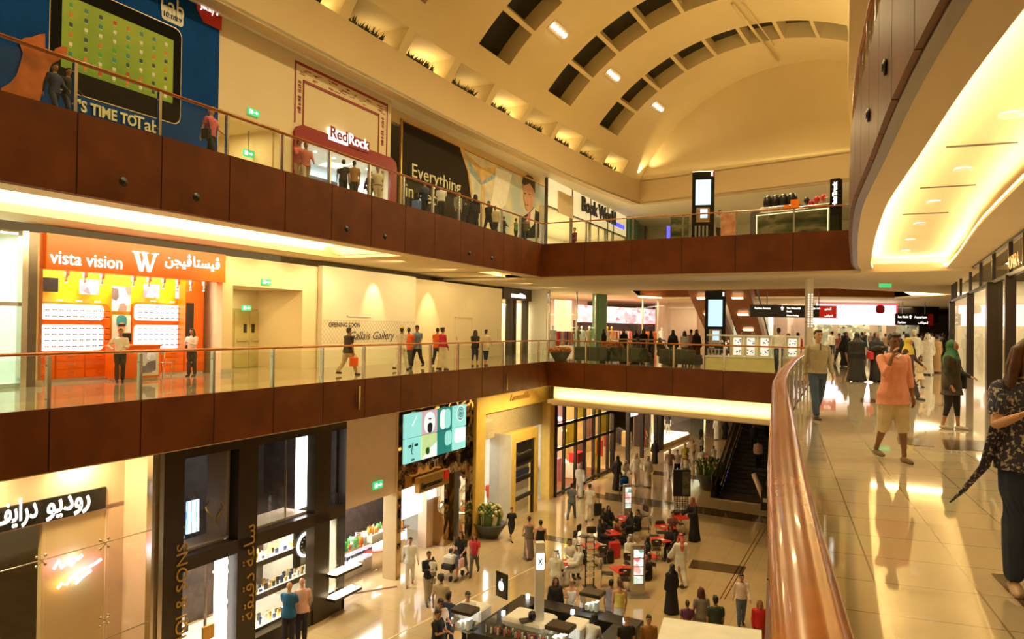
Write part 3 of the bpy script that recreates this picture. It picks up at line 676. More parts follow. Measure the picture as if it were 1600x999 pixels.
v, tri = tri_poly(fpts); b.use('hair_brown').add([(p.x, -.038, p.y) for p in v], [tuple(x) for x in tri])
b.use('icon_navy').box(q(818.5, 300)[0], q(821, 300)[0], -.041, -.034, q(819, 303)[1], q(819, 301)[1]); b.box(q(825, 300)[0], q(828, 300)[0], -.041, -.034, q(826, 304.5)[1], q(826, 303)[1]); b.use('icon_red').box(q(820, 300)[0], q(825, 300)[0], -.041, -.034, q(822, 321)[1], q(822, 319.5)[1])
b.build('man_print', t)
wtext('Everything', 643, 276, 0, FW, .5, uE0, Z3, .95, 'letter_cream', t, 716, dv=-.03); wtext('in elect', 633, 307, 0, FW, .5, uE0, Z3, .95, 'letter_cream', t, 684, dv=-.03)
# book shop
t = FW.thing('shop_front', 'bookshop front with backlit speckled panels and dark lettering', 'shop', uB0, 0, Z3)
q = lambda px, py, v=0: lp(FW, px, py, v, uB0, Z3)
W = uB1-uB0; zt = q(851, 263)[1]; zm = q(851, 322)[1]
mat('speckle', (.85, .75, .5), .4, col2=(.55, .45, .22), scale=9, thr=(.45, .55), emit=(1, .8, .42), es=.6)
xs = [0, q(893, 300)[0], q(922, 300)[0], q(949, 300)[0], q(958, 300)[0], W]
for a, c in zip(xs, xs[1:]): b = mb('speckle'); b.box(a+.06, c-.06, -.05, .05, zm+.1, zt-.1); b.build('fascia_panel', t)
b = mb('dark_steel'); b.box(0, W, -.1, .1, zt-.1, zt); b.box(0, W, -.1, .1, zm, zm+.1)
for x in xs: b.box(x-.06, x+.06, -.1, .1, 0, zt)
for x in (q(935, 350)[0], q(945, 350)[0]): b.box(x-.04, x+.04, -.05, .05, 0, zm)
b.build('frame', t)
b = mb('cream_wall'); a, c = q(870, 300)[0], q(893, 300)[0]; b.box(a, c, -.16, -.06, q(870, 333)[1], q(870, 298)[1]); b.build('blank_sign', t)
b = mb('icon_navy'); a, c = q(955, 345)[0], q(974, 345)[0]; z = q(955, 351)[1]; b.use('shop_blue_white'); mat('lit_blue', (.1, .1, .8), .4, emit=(.08, .08, 1), es=1.5); b.use('lit_blue').box(a, c, -.1, -.02, z, z+.35); b.build('blue_strip', t)
bt = wtext('Book World', 905, 329, 0, FW, 0, uB0, Z3, 1.55, 'black', t, 956, dv=-.22, bold=.03, ext=.06)
b = MB().use('shop_glass'); b.quad((0, 0, 0), (W, 0, 0), (W, 0, zm), (0, 0, zm)); b.build('window', t, fix=False)
b = mb('white_paint'); b.box(0, W, 6, 6.1, 0, zm); b.box(-.05, 0, .1, 6, 0, zm); b.box(W, W+.05, .1, 6, 0, zm); b.box(0, W, .1, 6, zm, zm+.1); b.box(0, W, .1, 6, -.02, .012); b.build('interior', t)
for k in range(3):
    b = mb('print_tan'); x = 1.0+k*W*.3; b.box(x, x+1.6, 4.6, 5.4, 0, 1.5)
    for j in range(3): b.use('icon_white').box(x+.05, x+1.55, 4.5, 4.62, .2+.42*j, .45+.42*j)
    b.build('bookcase', t)
alightf(FW, 'shop_light', FW.w((uB0+uB1)/2, 3, Z3+zm-.1), W*.8, 3, 950, col=(1, .85, .55))
# green pier and glass shops beyond
b = mb('green_column'); g0, g1 = uB1+.1, FW.u(990); b.box(g0, g1, -.3, .5, Z3, FW.z(976, 318)); tag(FW.put(b, 'pier'), 'green clad pier beside the bookshop on the top gallery', 'pier')
t = FW.thing('shop_front', 'glass shop windows with thin dark frames past the green pier', 'shop', g1, 0, Z3)
W2 = FW.u(1048)-g1; W2 = min(W2, 17); zt = lp(FW, 990, 322, 0, g1, Z3)[1]; zt2 = 3.4
b = mb('dark_steel'); b.box(0, W2, -.06, .06, zt-.1, zt); b.box(0, W2, -.06, .06, 2.4, 2.5)
for k in range(5): b.box(k*W2/4-.06, k*W2/4+.06, -.06, .06, 0, zt)
b.build('frame', t); b = MB().use('shop_glass'); b.quad((0, 0, 0), (W2, 0, 0), (W2, 0, zt), (0, 0, zt)); b.build('window', t, fix=False)
b = mb('white_paint'); b.box(0, W2, 5, 5.1, 0, zt); b.box(0, W2, .1, 5, -.02, .012); b.box(0, W2, .1, 5, zt, zt+.1); b.box(-.05, 0, .1, 5, 0, zt); b.build('interior', t)
alightf(FW, 'shop_light', FW.w(g1+W2/2, 2.5, Z3+zt-.1), W2*.8, 2.5, 800, col=(1, .88, .6))
# ---------------------------------------------------------------- west wall, middle gallery
mat('vv_orange', (.90, .17, .004), .3, var=.05); mat('vv_yellow', (.95, .50, .01), .35, var=.1); mat('lit_shelf', (.95, .95, .95), .4, emit=(1, .97, .95), es=1.5)
mat('door_olive', (.50, .42, .17), .45, var=.05); mat('grey_box', (.5, .48, .42), .4)
ZT = 3.95
wu = lambda px, v=0: FW.u(px, v)
v0, v1 = wu(66), wu(347); d0, d1 = wu(363), wu(472); zl = FW.z(364, 446)
ns = FW.z(66, 364)
b = mb('cream_wall')
b.box(wu(40), v0, 0, .4, 0, ZT); b.box(v0, v1, 0, .4, FW.z(66, 366)+.03, ZT); b.box(v1, d0, 0, .4, 0, ZT)
b.box(d0, d1, 0, .3, zl, ZT); b.box(d1, wu(784), 0, .3, 0, ZT)
b.box(d0-.1, d0, .3, 2.3, 0, ZT); b.box(d1, d1+.1, .3, 2.3, 0, ZT); b.box(d0, d1, 2.3, 2.4, 0, ZT); b.box(d0, d1, .3, 2.3, zl, zl+.1)
b.use('grey_box').box(v1-.02, d0+.02, -.03, 0, 0, .16); b.box(wu(40), v0+.01, -.03, 0, 0, .16)
struct(FW.put(b, 'wall_west_middle'))
alightf(FW, 'recess_light', FW.w((d0+d1)/2, 1.2, zl-.05), .9, .9, 26)
# wall-wash spots
for px, pw in ((575, 70), (668, 90), (735, 60)):
    u = wu(px); p = FW.w(u, -1.0, 4.1); a = FW.w(u, 0, 1.9); spot('wall_washer', p, pw*3, a, 55, WARM, .05)
for k in range(5): p = FW.w(wu(500)+1+k*4.2, -3.2, 4.1); spot('wall_washer', p, 400, FW.w(wu(500)+1+k*4.2, 0, 1.6), 150, WARM, .3, blend=1)  # added row of soft fill spots to brighten the hoarding wall
for px in (355, 420, 480): p = FW.w(wu(px), -1.8, 4.15); spot('wall_washer', p, 160, FW.w(wu(px), 0, 1.5), 110, WARM, .08)  # added fill spots for the wall around the door recess
# double doors in the recess
t = FW.thing('double_door', 'olive double fire doors with small vision panels in the recess', 'door', wu(366, 2.2), 2.2, 0)
dw = (wu(411, 2.2)-wu(366, 2.2))/2; dh = FW.z(388, 487, 2.2)
b = mb('door_olive'); b.box(-.1, 2*dw+.1, .02, .09, 0, dh+.1); b.build('frame', t)
for k in range(2):
    b = mb('door_olive'); b.rbox(k*dw+.01, (k+1)*dw-.01, -.03, .03, .01, dh, .01); dr = b.build('door_leaf', t)
    b = mb('black'); x = k*dw+dw*(.7 if k == 0 else .25); b.box(x-.08, x+.08, -.04, -.028, dh*.62, dh*.78); b.build('vision_panel', dr)
    b = mb('steel'); b.box(k*dw+dw*.1, k*dw+dw*.9, -.08, -.05, 1.02, 1.07); b.box(k*dw+dw*.12, k*dw+dw*.2, -.06, -.03, 1.0, 1.1); b.build('push_bar', dr)
exit_sign(FW, 416, 441, -.05, 'green exit sign on the cream bulkhead above the door recess', w=.42, h=.2)
exit_sign(FW, 385, 481.5, 1.8, 'lit exit sign right above the olive double doors', w=.42, h=.2)
for px0, px1, py in ((412, 424, 578), (430, 450, 578)):
    a, c = wu(px0, 2), wu(px1, 2); b = mb('grey_box'); b.rbox(0, c-a, -.15, .15, 0, .34, .02); b.use('dark_steel').box(.05, c-a-.05, -.16, -.15, .1, .24)
    w_ = FW.w(a, 2, 0); o = b.build('floor_box', None, (w_.x, w_.y, 0), FW.rz); tag(o, 'low grey metal box on the floor, %s of two' % ('narrower' if px0 == 412 else 'wider'), 'box', 'low grey boxes in the door recess')
# white lit glass shop at the near end
g1 = wu(36); t = FW.thing('shop_front', 'tall bright glass shop window with a dark steel mullion beside it', 'shop', g1-6, 0, 0)
b = mb('steel'); b.box(5.9, 6.05, -.1, .1, 0, ZT); b.box(0, 6, -.03, .05, 2.05, 2.15); b.use('dark_steel').box(6.05, 6.3, -.06, .2, 0, ZT); b.build('mullion', t)
b = MB().use('glass_green'); b.quad((0, 0, 0), (6, 0, 0), (6, 0, ZT), (0, 0, ZT)); b.build('window', t, fix=False)
b = mb('white'); b.box(0, 6, 1.4, 1.5, 0, ZT); b.box(6, 6.1, .1, 1.4, 0, ZT); b.box(0, 6, .1, 1.4, -.01, .1); b.use('icon_teal').box(5.3, 5.5, .3, .7, .1, .2); b.use('yellow').box(4.9, 5.2, .3, .6, .1, .25); b.build('interior', t)
alightf(FW, 'shop_light', FW.w(g1-3, .7, ZT-.1), 5, .6, 260, col=(.9, 1, .9))
# optician
VB = 1.3
t = FW.thing('shop_front', 'bright orange optician shop with lit white spectacle shelves', 'shop', v0, 0, 0)
W = v1-v0; q = lambda px, py, v=0: lp(FW, px, py, v, v0, 0)
zs0 = q(66, 420)[1]; zs1 = q(66, 364)[1]
b = mb('vv_orange'); b.box(0, W-.0, -.12, .3, zs0, zs1); sg = b.build('sign_fascia', t)
mat('letter_soft', (.9, .9, .9), .4, emit=(1, .93, .98), es=1.3)
def qt(body, px0, py, px1, size, m='letter_soft', par=sg, bold=.004, **k): u, z = q(px0, py, -.14); return text(body, size, m, par, u, -.14, z, fit=q(px1, py, -.14)[0]-u, bold=bold, **k)
qt('vista vision', 78, 411, 191, .50)
# W emblem
wx0, wx1 = q(207, 390, -.14)[0], q(246, 390, -.14)[0]; ww = wx1-wx0; z0, z1 = q(222, 424, -.14)[1], q(207, 392, -.14)[1]; hh = z1-z0
b = mb('letter_soft')
def stroke(x0, x1, wt, wb): b.prism([(wx0+ww*x0, z1), (wx0+ww*(x0+wt), z1), (wx0+ww*(x1+wb), z0), (wx0+ww*x1, z0)], -.16, -.12)
stroke(.05, .30, .17, .12); stroke(.38, .62, .15, .10); 
b.prism([(wx0+ww*.50, z1), (wx0+ww*.55, z1), (wx0+ww*.42, z0), (wx0+ww*.34, z0)], -.16, -.12); b.prism([(wx0+ww*.90, z1), (wx0+ww*.97, z1), (wx0+ww*.74, z0), (wx0+ww*.66, z0)], -.16, -.12)
b.box(wx0, wx0+ww*.34, -.16, -.12, z1-hh*.07, z1); b.box(wx0+ww*.36, wx0+ww*.62, -.16, -.12, z1-hh*.07, z1); b.box(wx0+ww*.78, wx0+ww*1.05, -.16, -.12, z1-hh*.07, z1); b.build('emblem', sg)
# arabic: visual order, presentation forms
AR = '\uFEE6\uFEA0\uFEF4\uFB6C \uFE8E\uFE98\uFEB4\uFEF4\uFB6C'
qt('\uFEE6\uFEA0\uFEF4\uFB6C', 258, 413, 299, .46, bold=.008); qt('\uFE8E\uFE98\uFEB4\uFEF4\uFB6C', 302, 417, 343, .46, bold=.008)
b = mb('vv_yellow'); b.box(-.02, W, VB, VB+.1, 0, zs1); b.use('vv_orange').box(-.1, 0, 0, VB, 0, zs1); b.box(W-.75, W, VB-.45, VB, .8, zs1); b.use('vv_yellow').box(0, W, .3, VB, zs0+.45, zs0+.55); b.build('back_wall', t)
qb = lambda px, py: lp(FW, px, py, VB-.02, v0, 0)
for (a, c, y0, y1, ym) in ((60, 166, 475, 562, 505), (207, 309, 479, 556, 506)):
    x0 = max(.02, qb(a, y0)[0]); x1 = qb(c, y0)[0]; zt_, zb_ = qb(c if a > 100 else a+20, y0)[1], .85; zm_ = qb(a+20, ym)[1]
    b = mb('vv_orange'); b.prism(rrect(x0-.06, x1+.06, zb_-.06, zt_+.06, .18), VB-.10, VB+.02); b.use('lit_shelf'); b.prism(rrect(x0, x1-.15, zb_, zm_-.04, .12), VB-.12, VB-.05); b.prism(rrect(x0, x1-.15, zm_+.1, zt_, .12), VB-.12, VB-.05); pn = b.build('light_panel', t)
    b = mb('steel'); gl = mb('black'); z = zb_+.1
    while z < zt_-.08:
        if abs(z-zm_) > .12:
            b.box(x0+.02, x1-.05, VB-.2, VB-.12, z-.012, z); n = int((x1-x0)/.2)
            for k in range(n):
                x = x0+.08+k*.2; gl.box(x, x+.055, VB-.2, VB-.19, z+.01, z+.04); gl.box(x+.07, x+.125, VB-.2, VB-.19, z+.01, z+.04); gl.box(x+.05, x+.075, VB-.2, VB-.19, z+.03, z+.036)
        z += .17
    b.build('shelf', pn); tag(gl.build('spectacles', pn), kind='stuff')
    b = mb('lamp'); 
    for k in range(3): xx = x0+(x1-x0)*(.22+.28*k); b.lathe([(.09, 0), (.09, .012)], (xx, VB-.25, zt_+.10), n=12, sy=.4)
    b.build('shelf_lamps', pn)
drw = (('vv_orange'))
x = 0.0; n = 7; dw = (W-.02)/n
for k in range(n):
    b = mb('vv_orange'); b.box(x+.01, x+dw-.01, VB-.55, VB-.02, .1, .82); b.use('white').box(x, x+dw, VB-.5, VB, 0, .1); cb = b.build('drawer_unit', t)
    for j in range(3):
        b = mb('vv_orange'); b.rbox(x+.03, x+dw-.03, VB-.57, VB-.55, .13+.23*j, .34+.23*j, .004); b.use('steel').box(x+dw/2-.1, x+dw/2+.1, VB-.60, VB-.57, .23+.23*j, .25+.23*j); b.build('drawer', cb)
    x += dw
# pictures on the back wall
def poster(px0, py0, px1, py1, m, nm='picture', vv=VB-.15): 
    a = lp(FW, px0, py0, vv, v0, 0); c = lp(FW, px1, py1, vv, v0, 0); b = mb(m); b.box(a[0], c[0], vv, vv+.03, c[1], a[1]); return b.build(nm, t)
screenmat('pic_a', [(.05, .06, .1), (.7, .7, .75), (.2, .25, .35), (.85, .8, .75)], (6, 6), .25); screenmat('pic_b', [(.75, .7, .7), (.9, .9, .9), (.12, .1, .1), (.6, .45, .35)], (4, 4), .25)
poster(66, 433, 91, 457, 'black'); poster(125, 436, 155, 461, 'pic_a'); poster(176, 447, 204, 487, 'pic_b'); poster(225, 444, 249, 466, 'pic_a'); poster(275, 446, 298, 468, 'pic_a')
pp = poster(176, 492, 204, 530, 'letter_plain'); a = lp(FW, 190, 500, VB-.17, v0, 0)
b = mb('icon_teal'); b.prism(rrect(a[0]-.16, a[0]+.18, a[1]-.22, a[1]+.14, .12), VB-.165, VB-.15); b.prism([(a[0]-.32, a[1]-.9), (a[0]-.05, a[1]-.42), (a[0]+.05, a[1]-.42), (a[0]+.35, a[1]-.9)], VB-.165, VB-.15); b.use('skin_light').prism(rrect(a[0]-.1, a[0]+.12, a[1]-.4, a[1]-.08, .1), VB-.168, VB-.152); b.use('black').box(a[0]-.1, a[0]+.12, VB-.175, VB-.165, a[1]-.2, a[1]-.13); b.build('portrait', pp)
b = mb('black'); x = q(311, 500, VB)[0]; b.box(W-.72, W-.42, VB-.47, VB-.45, .85, 2.35); b.build('mirror', t)
for k in range(9):
    xx = W*(.15+.088*k+ (.08 if k > 2 else 0)); b = mb('white'); b.box(xx-.05, xx+.05, .35, .45, zs0-.12, zs0+.45); b.use('white').tube([(xx, .4, zs0-.12), (xx+.02, .45, zs0-.28)], .035, 8); b.use('lamp').lathe([(.03, 0), (.03, -.01)], (xx+.02, .46, zs0-.285), n=8); b.build('spotlight', t)
alightf(FW, 'shop_light', FW.w(v0+W/2, .75, zs0+.4), W*.85, .7, 170, aim=(0, 0, -1), col=(1, .9, .72))
# consultation desk
u, _ = FW.uz(213, 585, -.1); t = FW.thing('reception_desk', 'orange desk with a framed portrait panel at the optician entrance', 'desk', u, -.1, 0)
b = mb('vv_orange'); b.box(-.62, .72, -.1, .5, .06, .98); b.use('white').box(-.58, .68, -.06, .46, 0, .06); b.build('body', t); b = mb('vv_orange'); b.rbox(-.66, .76, -.14, .54, .98, 1.03, .01); b.build('worktop', t)
b = mb('white'); b.box(-.05, .66, -.115, -.1, .12, .88); b.build('panel', t); b = mb('pic_b'); b.box(.06, .55, -.125, -.115, .2, .8); b.build('portrait', t)
uu, vv2 = u, 0
w_ = FW.w(u-.15, .2, 1.03); tt = thing('monitor', 'small dark monitor on the orange optician desk', 'monitor', w_, FW.rz); b = mb('black'); b.box(-.18, .18, -.02, .02, .08, .34); b.build('screen', tt); b = mb('steel'); b.box(-.08, .08, -.06, .06, 0, .015); b.box(-.02, .02, -.01, .02, .01, .1); b.build('stand', tt)
u, _ = FW.uz(242, 583, .1); t = FW.thing('stool', 'slim steel framed chair beside the orange desk', 'chair', u+.3, .1, 0)
b = mb('steel'); b.rbox(-.18, .18, -.18, .18, .45, .48, .01); b.build('seat', t)
for x in (-.16, .16):
    for y in (-.16, .16): b = mb('steel'); b.tube([(x, y, 0), (x, y, .45 if y < 0 else .85)], .012, 6); b.build('leg', t)
b = mb('steel'); b.box(-.17, .17, .15, .17, .7, .85); b.build('backrest', t)
# hoarding
h0, h1 = wu(503, -.25), wu(649, -.25); t = FW.thing('hoarding', 'cream hoarding announcing a gallery opening soon, with a lattice band', 'hoarding', h0, -.25, 0)
q = lambda px, py: lp(FW, px, py, -.25, h0, 0); W = h1-h0; zt = q(503, 415)[1]
b = mb('white_paint'); b.box(0, W, 0, .22, 0, zt); b.build('panel', t)
mat('band_grey', (.62, .54, .42), .5); zb0, zb1 = q(503, 537)[1], q(503, 500)[1]
b = mb('band_grey'); k = -W; lw = .008
hb = zb1-zb0; x = -hb
while x < W:
    for s in (1, -1):
        a = x if s == 1 else x+hb; c = a+hb*s
        t0, t1 = 0, 1
        pts = [(a, zb0), (c, zb1)]
        lo, hi = max(0, min(a, c)), min(W, max(a, c))
        if hi-lo > .02:
            zz = lambda X: zb0+(X-a)/(c-a)*hb
            b.prism([(lo, zz(lo)-lw), (hi, zz(hi)-lw), (hi, zz(hi)+lw), (lo, zz(lo)+lw)], -.008, -.001)
    x += .2
b.box(0, W, -.008, 0, zb0, zb0+.015); b.box(0, W, -.008, 0, zb1-.015, zb1); b.build('lattice_band', t)
mat('ink', (.05, .04, .05), .5)
u, z = q(513, 511); text('OPENING SOON', .26, 'ink', t, u, -.015, z, fit=q(562, 511)[0]-u, ext=.004); u, z = q(546, 532); text('Gallais Gallery', .5, 'ink', t, u, -.015, z+.02, fit=q(616, 532)[0]-u, shear=.35, ext=.004)
b = mb('white'); a, z = q(542, 495); c = q(580, 495)[0]; b.box(a, c, -.04, 0, z, z+.06); b.build('ledge', t)
# service door outline in the plain wall
a, c = wu(711), wu(737); z = FW.z(711, 497); b = mb('bulkhead_paint'); b.box(a-.02, a, -.01, .02, 0, z); b.box(c, c+.02, -.01, .02, 0, z); b.box(a-.05, c+.05, -.05, .02, z, z+.06); b.use('cream_wall').box(a, c, -.004, .02, 0, z); b.use('steel').box(a+.12, a+.16, -.05, 0, .95, 1.15); struct(FW.put(b, 'door_2'))
# dark framed boutique
m0, m1 = wu(784), wu(856); t = FW.thing('shop_front', 'dark framed fashion boutique with glowing windows at the corner', 'shop', m0, 0, 0)
W = m1-m0; q = lambda px, py, v=0: lp(FW, px, py, v, m0, 0); zh = q(790, 468)[1]; zt = q(785, 443)[1]
b = mb('dark_brown'); b.box(0, W, -.12, .2, zh, zt); b.build('header', t)
for px, w_ in ((796, .35), (803, .2), (821, .4), (851, .35)): x = q(px, 500)[0]; b = mb('dark_brown'); b.box(x-w_/2, x+w_/2, -.12, .2, 0, zh); b.build('jamb', t)
u, z = q(798, 464, -.14); text('marnikim', .38, 'letter_white', t, u+.1, -.15, z, fit=q(820, 464, -.14)[0]-u, bold=.02)
b = MB().use('shop_glass'); b.quad((0, 0, 0), (W, 0, 0), (W, 0, zh), (0, 0, zh)); b.build('window', t, fix=False)
b = mb('white_paint'); b.box(0, W, 4.5, 4.6, 0, zh); b.box(-.1, 0, .2, 4.5, 0, zh); b.box(W, W+.1, .2, 4.5, 0, zh); b.box(0, W, .2, 4.5, zh, zh+.1); b.build('interior', t)
alightf(FW, 'shop_light', FW.w(m0+W/2, 2, zh-.1), W*.8, 2.5, 300, col=(1, .9, .62))
# ---------------------------------------------------------------- ground floor shops on the west side
ZC = -1.16
def gq(px, py, v=0, u0=0): u, z = FG.uz(px, py, v); return (u-u0, z-ZG)
gu = lambda px, v=0: FG.u(px, v)
HC = ZC-ZG
mat('neon_pink', (.9, .3, .6), .4, emit=(1, .25, .55), es=9); mat('neon_blue', (.3, .8, .9), .4, emit=(.3, .9, 1), es=9); mat('neon_amber', (.9, .6, .2), .4, emit=(1, .6, .15), es=9)
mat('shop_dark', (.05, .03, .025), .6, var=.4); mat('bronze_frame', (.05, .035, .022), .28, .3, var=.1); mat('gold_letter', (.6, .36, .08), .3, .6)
mat('pinkish_wall', (.78, .58, .42), .5, var=.03)
# cream glazed shop with the arabic sign
e1 = gu(254); t = FG.thing('shop_front', 'cream walled glazed shop with a dark Arabic sign band and neon sign', 'shop', e1-9, 0, ZG)
q = lambda px, py, v=0: gq(px, py, v, e1-9)
b = MB().use('shop_glass')
gx = [0, 2.6, q(71, 800)[0], q(170, 800)[0], q(249, 800)[0]]
for a, c in zip(gx, gx[1:]): g = MB().use('shop_glass'); g.quad((a+.01, 0, 0), (c-.01, 0, 0), (c-.01, 0, HC), (a+.01, 0, HC)); g.build('glass_pane', t, fix=False)
dv = 1.0
b = mb('pinkish_wall'); zs = q(60, 850, dv)[1]; x1 = q(166, 800, dv)[0]; dd = q(66, 870, dv)[0]
b.box(0, 9, dv, dv+.2, zs+.4, HC); b.box(x1, 9, dv, dv+.2, 0, zs+.5); b.box(8.85, 9, .0, dv, 0, HC); b.build('inner_wall', t)
b = mb('bulkhead_paint'); b.box(dd, x1, dv+.02, dv+.15, 0, zs+.45); b.build('door_leaf', t)
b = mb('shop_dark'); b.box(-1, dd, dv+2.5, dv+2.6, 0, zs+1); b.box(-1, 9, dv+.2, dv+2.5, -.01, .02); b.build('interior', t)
rnd = random.Random(7); b = mb('steel')
for k in range(34):
    x = -0.6+rnd.random()*(dd+.5); z = .6+1.9*rnd.random(); b.use(['icon_white', 'steel', 'gold', 'shop_dark', 'print_tan'][k % 5]).box(x, x+.35, dv+1.4, dv+1.6, z, z+.06)
tag(b.build('goods', t), kind='stuff')
za, zb = q(166, 761, dv-.06)[1], q(166, 794, dv-.06)[1]
b = mb('black'); b.box(-.5, q(166, 770, dv-.06)[0], dv-.06, dv, zb, za); sg = b.build('sign_band', t)
for s, a, c in (('\uFEEE\uFBFF\uFEA9\uFEED\uFEAD', 73, 141), ('\uFED2\uFBFF\uFE8D\uFEAD\uFEA9', -12, 59)):
    s2 = '\uFEEE\uFEF3\uFEA9\uFEED\uFEAD' if a > 0 else '\uFED2\uFEF3\uFE8D\uFEAD\uFEA9'
    u, z = q(a, 800, dv-.08); text(s2, .62, 'letter_white', sg, u, dv-.07, zb+.16, fit=q(c, 800, dv-.08)[0]-u, bold=.012)
def neon(px, py, pts, m): 
    b = mb(m); b.tube([(q(px+x, py+y, dv-.12)[0], dv-.12, q(px+x, py+y, dv-.12)[1]) for x, y in pts], .03, 6); return b
n1 = neon(0, 0, [(84, 890), (92, 876), (96, 888), (104, 880), (112, 884), (120, 872)], 'neon_pink'); ne = n1.build('neon_sign', t)
neon(0, 0, [(108, 882), (116, 872), (122, 874), (128, 868)], 'neon_blue').build('neon_tube', ne); neon(0, 0, [(90, 920), (96, 912), (104, 914), (110, 904), (120, 902)], 'neon_amber').build('neon_tube', ne)
neon(0, 0, [(110, 906), (120, 896), (130, 890), (140, 886), (150, 880), (158, 874)], 'neon_pink').build('neon_tube', ne); neon(0, 0, [(118, 912), (130, 900), (142, 892)], 'neon_blue').build('neon_tube', ne)
for px, py in ((64, 877), (163, 850), (163, 970)):
    x, z = q(px, py, -.02); b = mb('steel')
    for a in (45, 135, 225, 315):
        ex, ez = x+.13*math.cos(R(a)), z+.13*math.sin(R(a)); b.tube([(x, -.06, z), (ex, -.03, ez)], .012, 6); b.ball((ex, -.02, ez), .03, 6)
    b.build('glass_clamp', t)
b = mb('steel'); z0 = q(163, 850)[1]
for z in (z0, z0-2.1): b.tube([(0, .06, z), (8.9, .06, z)], .012, 6)
b.build('tension_rod', t)
for k in range(4): alightf(FG, 'shop_light', FG.w(e1-8+2.2*k, .55, ZC-.15), .4, .4, 62, (0, .25, -1), WARM)
# jeweller with dark bronze frame
j0, j1 = gu(256), gu(540); t = FG.thing('shop_front', 'dark bronze framed jewellery and watch shop two panes high', 'shop', j0, 0, ZG)
W = j1-j0; q = lambda px, py, v=0: gq(px, py, v, j0)
y0 = -.12
cx = [0, q(282, 800)[0], q(367, 800)[0], q(397, 800)[0], q(487, 800)[0], q(511, 800)[0], q(535, 800)[0], W]
zu1 = q(400, 695)[1]; zu0 = q(400, 832)[1]; zl1 = q(400, 852)[1]
b = mb('bronze_frame'); b.box(0, W, y0, .2, zu1, HC)
for a, c in ((cx[0], cx[1]), (cx[2], cx[3]), (cx[4], cx[5]), (cx[6], cx[7])): b.box(a, c, y0, .2, 0, zu1)
b.box(cx[1], cx[6], y0, .2, zl1, zu0); b.box(cx[3], cx[6], y0+.04, .2, 0, .45); b.build('frame', t)
b = mb('steel'); b.box(-.12, 0, y0, .1, 0, HC); b.box(-.28, -.2, y0+.04, .1, 0, HC); b.build('edge_trim', t)
for a, c in ((cx[1], cx[2]), (cx[3], cx[4]), (cx[5], cx[6])):
    for z0, z1 in ((zu0, zu1), (.45 if a > cx[2] else 0, zl1)): g = MB().use('shop_glass'); g.quad((a, .04, z0), (c, .04, z0), (c, .04, z1), (a, .04, z1)); g.build('window', t, fix=False)
# interior shell, upper window boxes and mezzanine
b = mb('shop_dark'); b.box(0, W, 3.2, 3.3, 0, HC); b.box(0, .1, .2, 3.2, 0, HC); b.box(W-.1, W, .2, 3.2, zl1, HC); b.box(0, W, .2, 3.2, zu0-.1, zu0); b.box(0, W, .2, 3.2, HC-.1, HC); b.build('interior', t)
b = mb('pinkish_wall'); b.box(q(344, 800, .5)[0], cx[2]+.1, .3, 1.0, zu0, zu1); b.box(cx[1], cx[2], .2, .9, zu0, zu0+.06); b.box(cx[3], cx[4], .2, 1.1, zu0, zu0+.06); b.use('white').box(0, W, .3, 3.0, -.01, .03); b.build('linings', t)
mat('tube_white', (.9, .9, .9), .4, emit=(.97, .98, 1), es=5)
for px0, px1, v, z0, z1 in ((463, 488, .45, zu0+.1, zu1-.1), (339, 357, .3, 0, zl1-.1)):
    a, c = q(px0, 800, v)[0], q(px1, 800, v)[0]; b = mb('tube_white'); b.box(a, c, v, v+.06, z0, z1); b.build('light_column', t)
b = mb('steel'); b.box(q(324, 800)[0], q(324, 800)[0]+.04, .0, .06, 0, zl1); b.use('gold').box(q(321, 800)[0]-.05, q(321, 800)[0]+.3, -.06, .0, 1.0, 1.35); b.build('door_pull', t)
b = mb('steel'); x = q(446, 800)[0]; b.box(x, x+.03, .0, .05, zu0, zu1); b.build('mullion', t)
screenmat('watch_ad', [(.02, .05, .06), (.3, .5, .5), (.7, .8, .75), (.05, .1, .12)], (2.2, 2.2), .5)
a, c = q(466, 820, .6)[0], q(487, 820, .6)[0]; zt, zb = q(470, 826, .6)[1], q(470, 880, .6)[1]
b = mb('black_gloss'); b.box(a-.1, c+.1, .6, .7, zb-.1, zt+.2); w = b.build('watch_panel', t)
m_ = (a+c)/2; zz = (zb+zt)/2; b = mb('letter_white'); b.T = Matrix.Translation((m_, .58, zz)) @ Matrix.Rotation(R(90), 4, 'X'); b.lathe([(.38, 0), (.38, .03), (.33, .035)], n=28); b.use('black').lathe([(.29, .03), (.29, .045)], n=28); b.use('letter_plain')
for k in range(12): aa = R(30*k); b.ball((.22*math.cos(aa), .22*math.sin(aa), .05), .028, 5)
b.build('watch_dial', w)
screenmat('blue_ad', [(.9, .95, 1), (.5, .7, .95), (.1, .3, .8), (.95, .98, 1)], (1.2, 1.2), 1.6, 'WAVE')
a, z1 = q(293, 785, .4); c, z0 = q(311, 830, .4); b = mb('blue_ad'); b.box(a, c, .4, .45, z0, z1); b.build('screen', t)
b = mb('gold')   # two curved gold strokes hanging in the upper window
for s, px in ((1, 327), (-1, 343)):
    pts = [(q(px, 790, .3)[0]+s*.10*math.sin(k/8*2*math.pi)*-1, .3, q(px, 782+5*k, .3)[1]) for k in range(9)]; b.tube(pts, [.012+.035*math.sin(math.pi*k/8) for k in range(9)], 8, flat=.5)
b.build('gold_emblem', t)
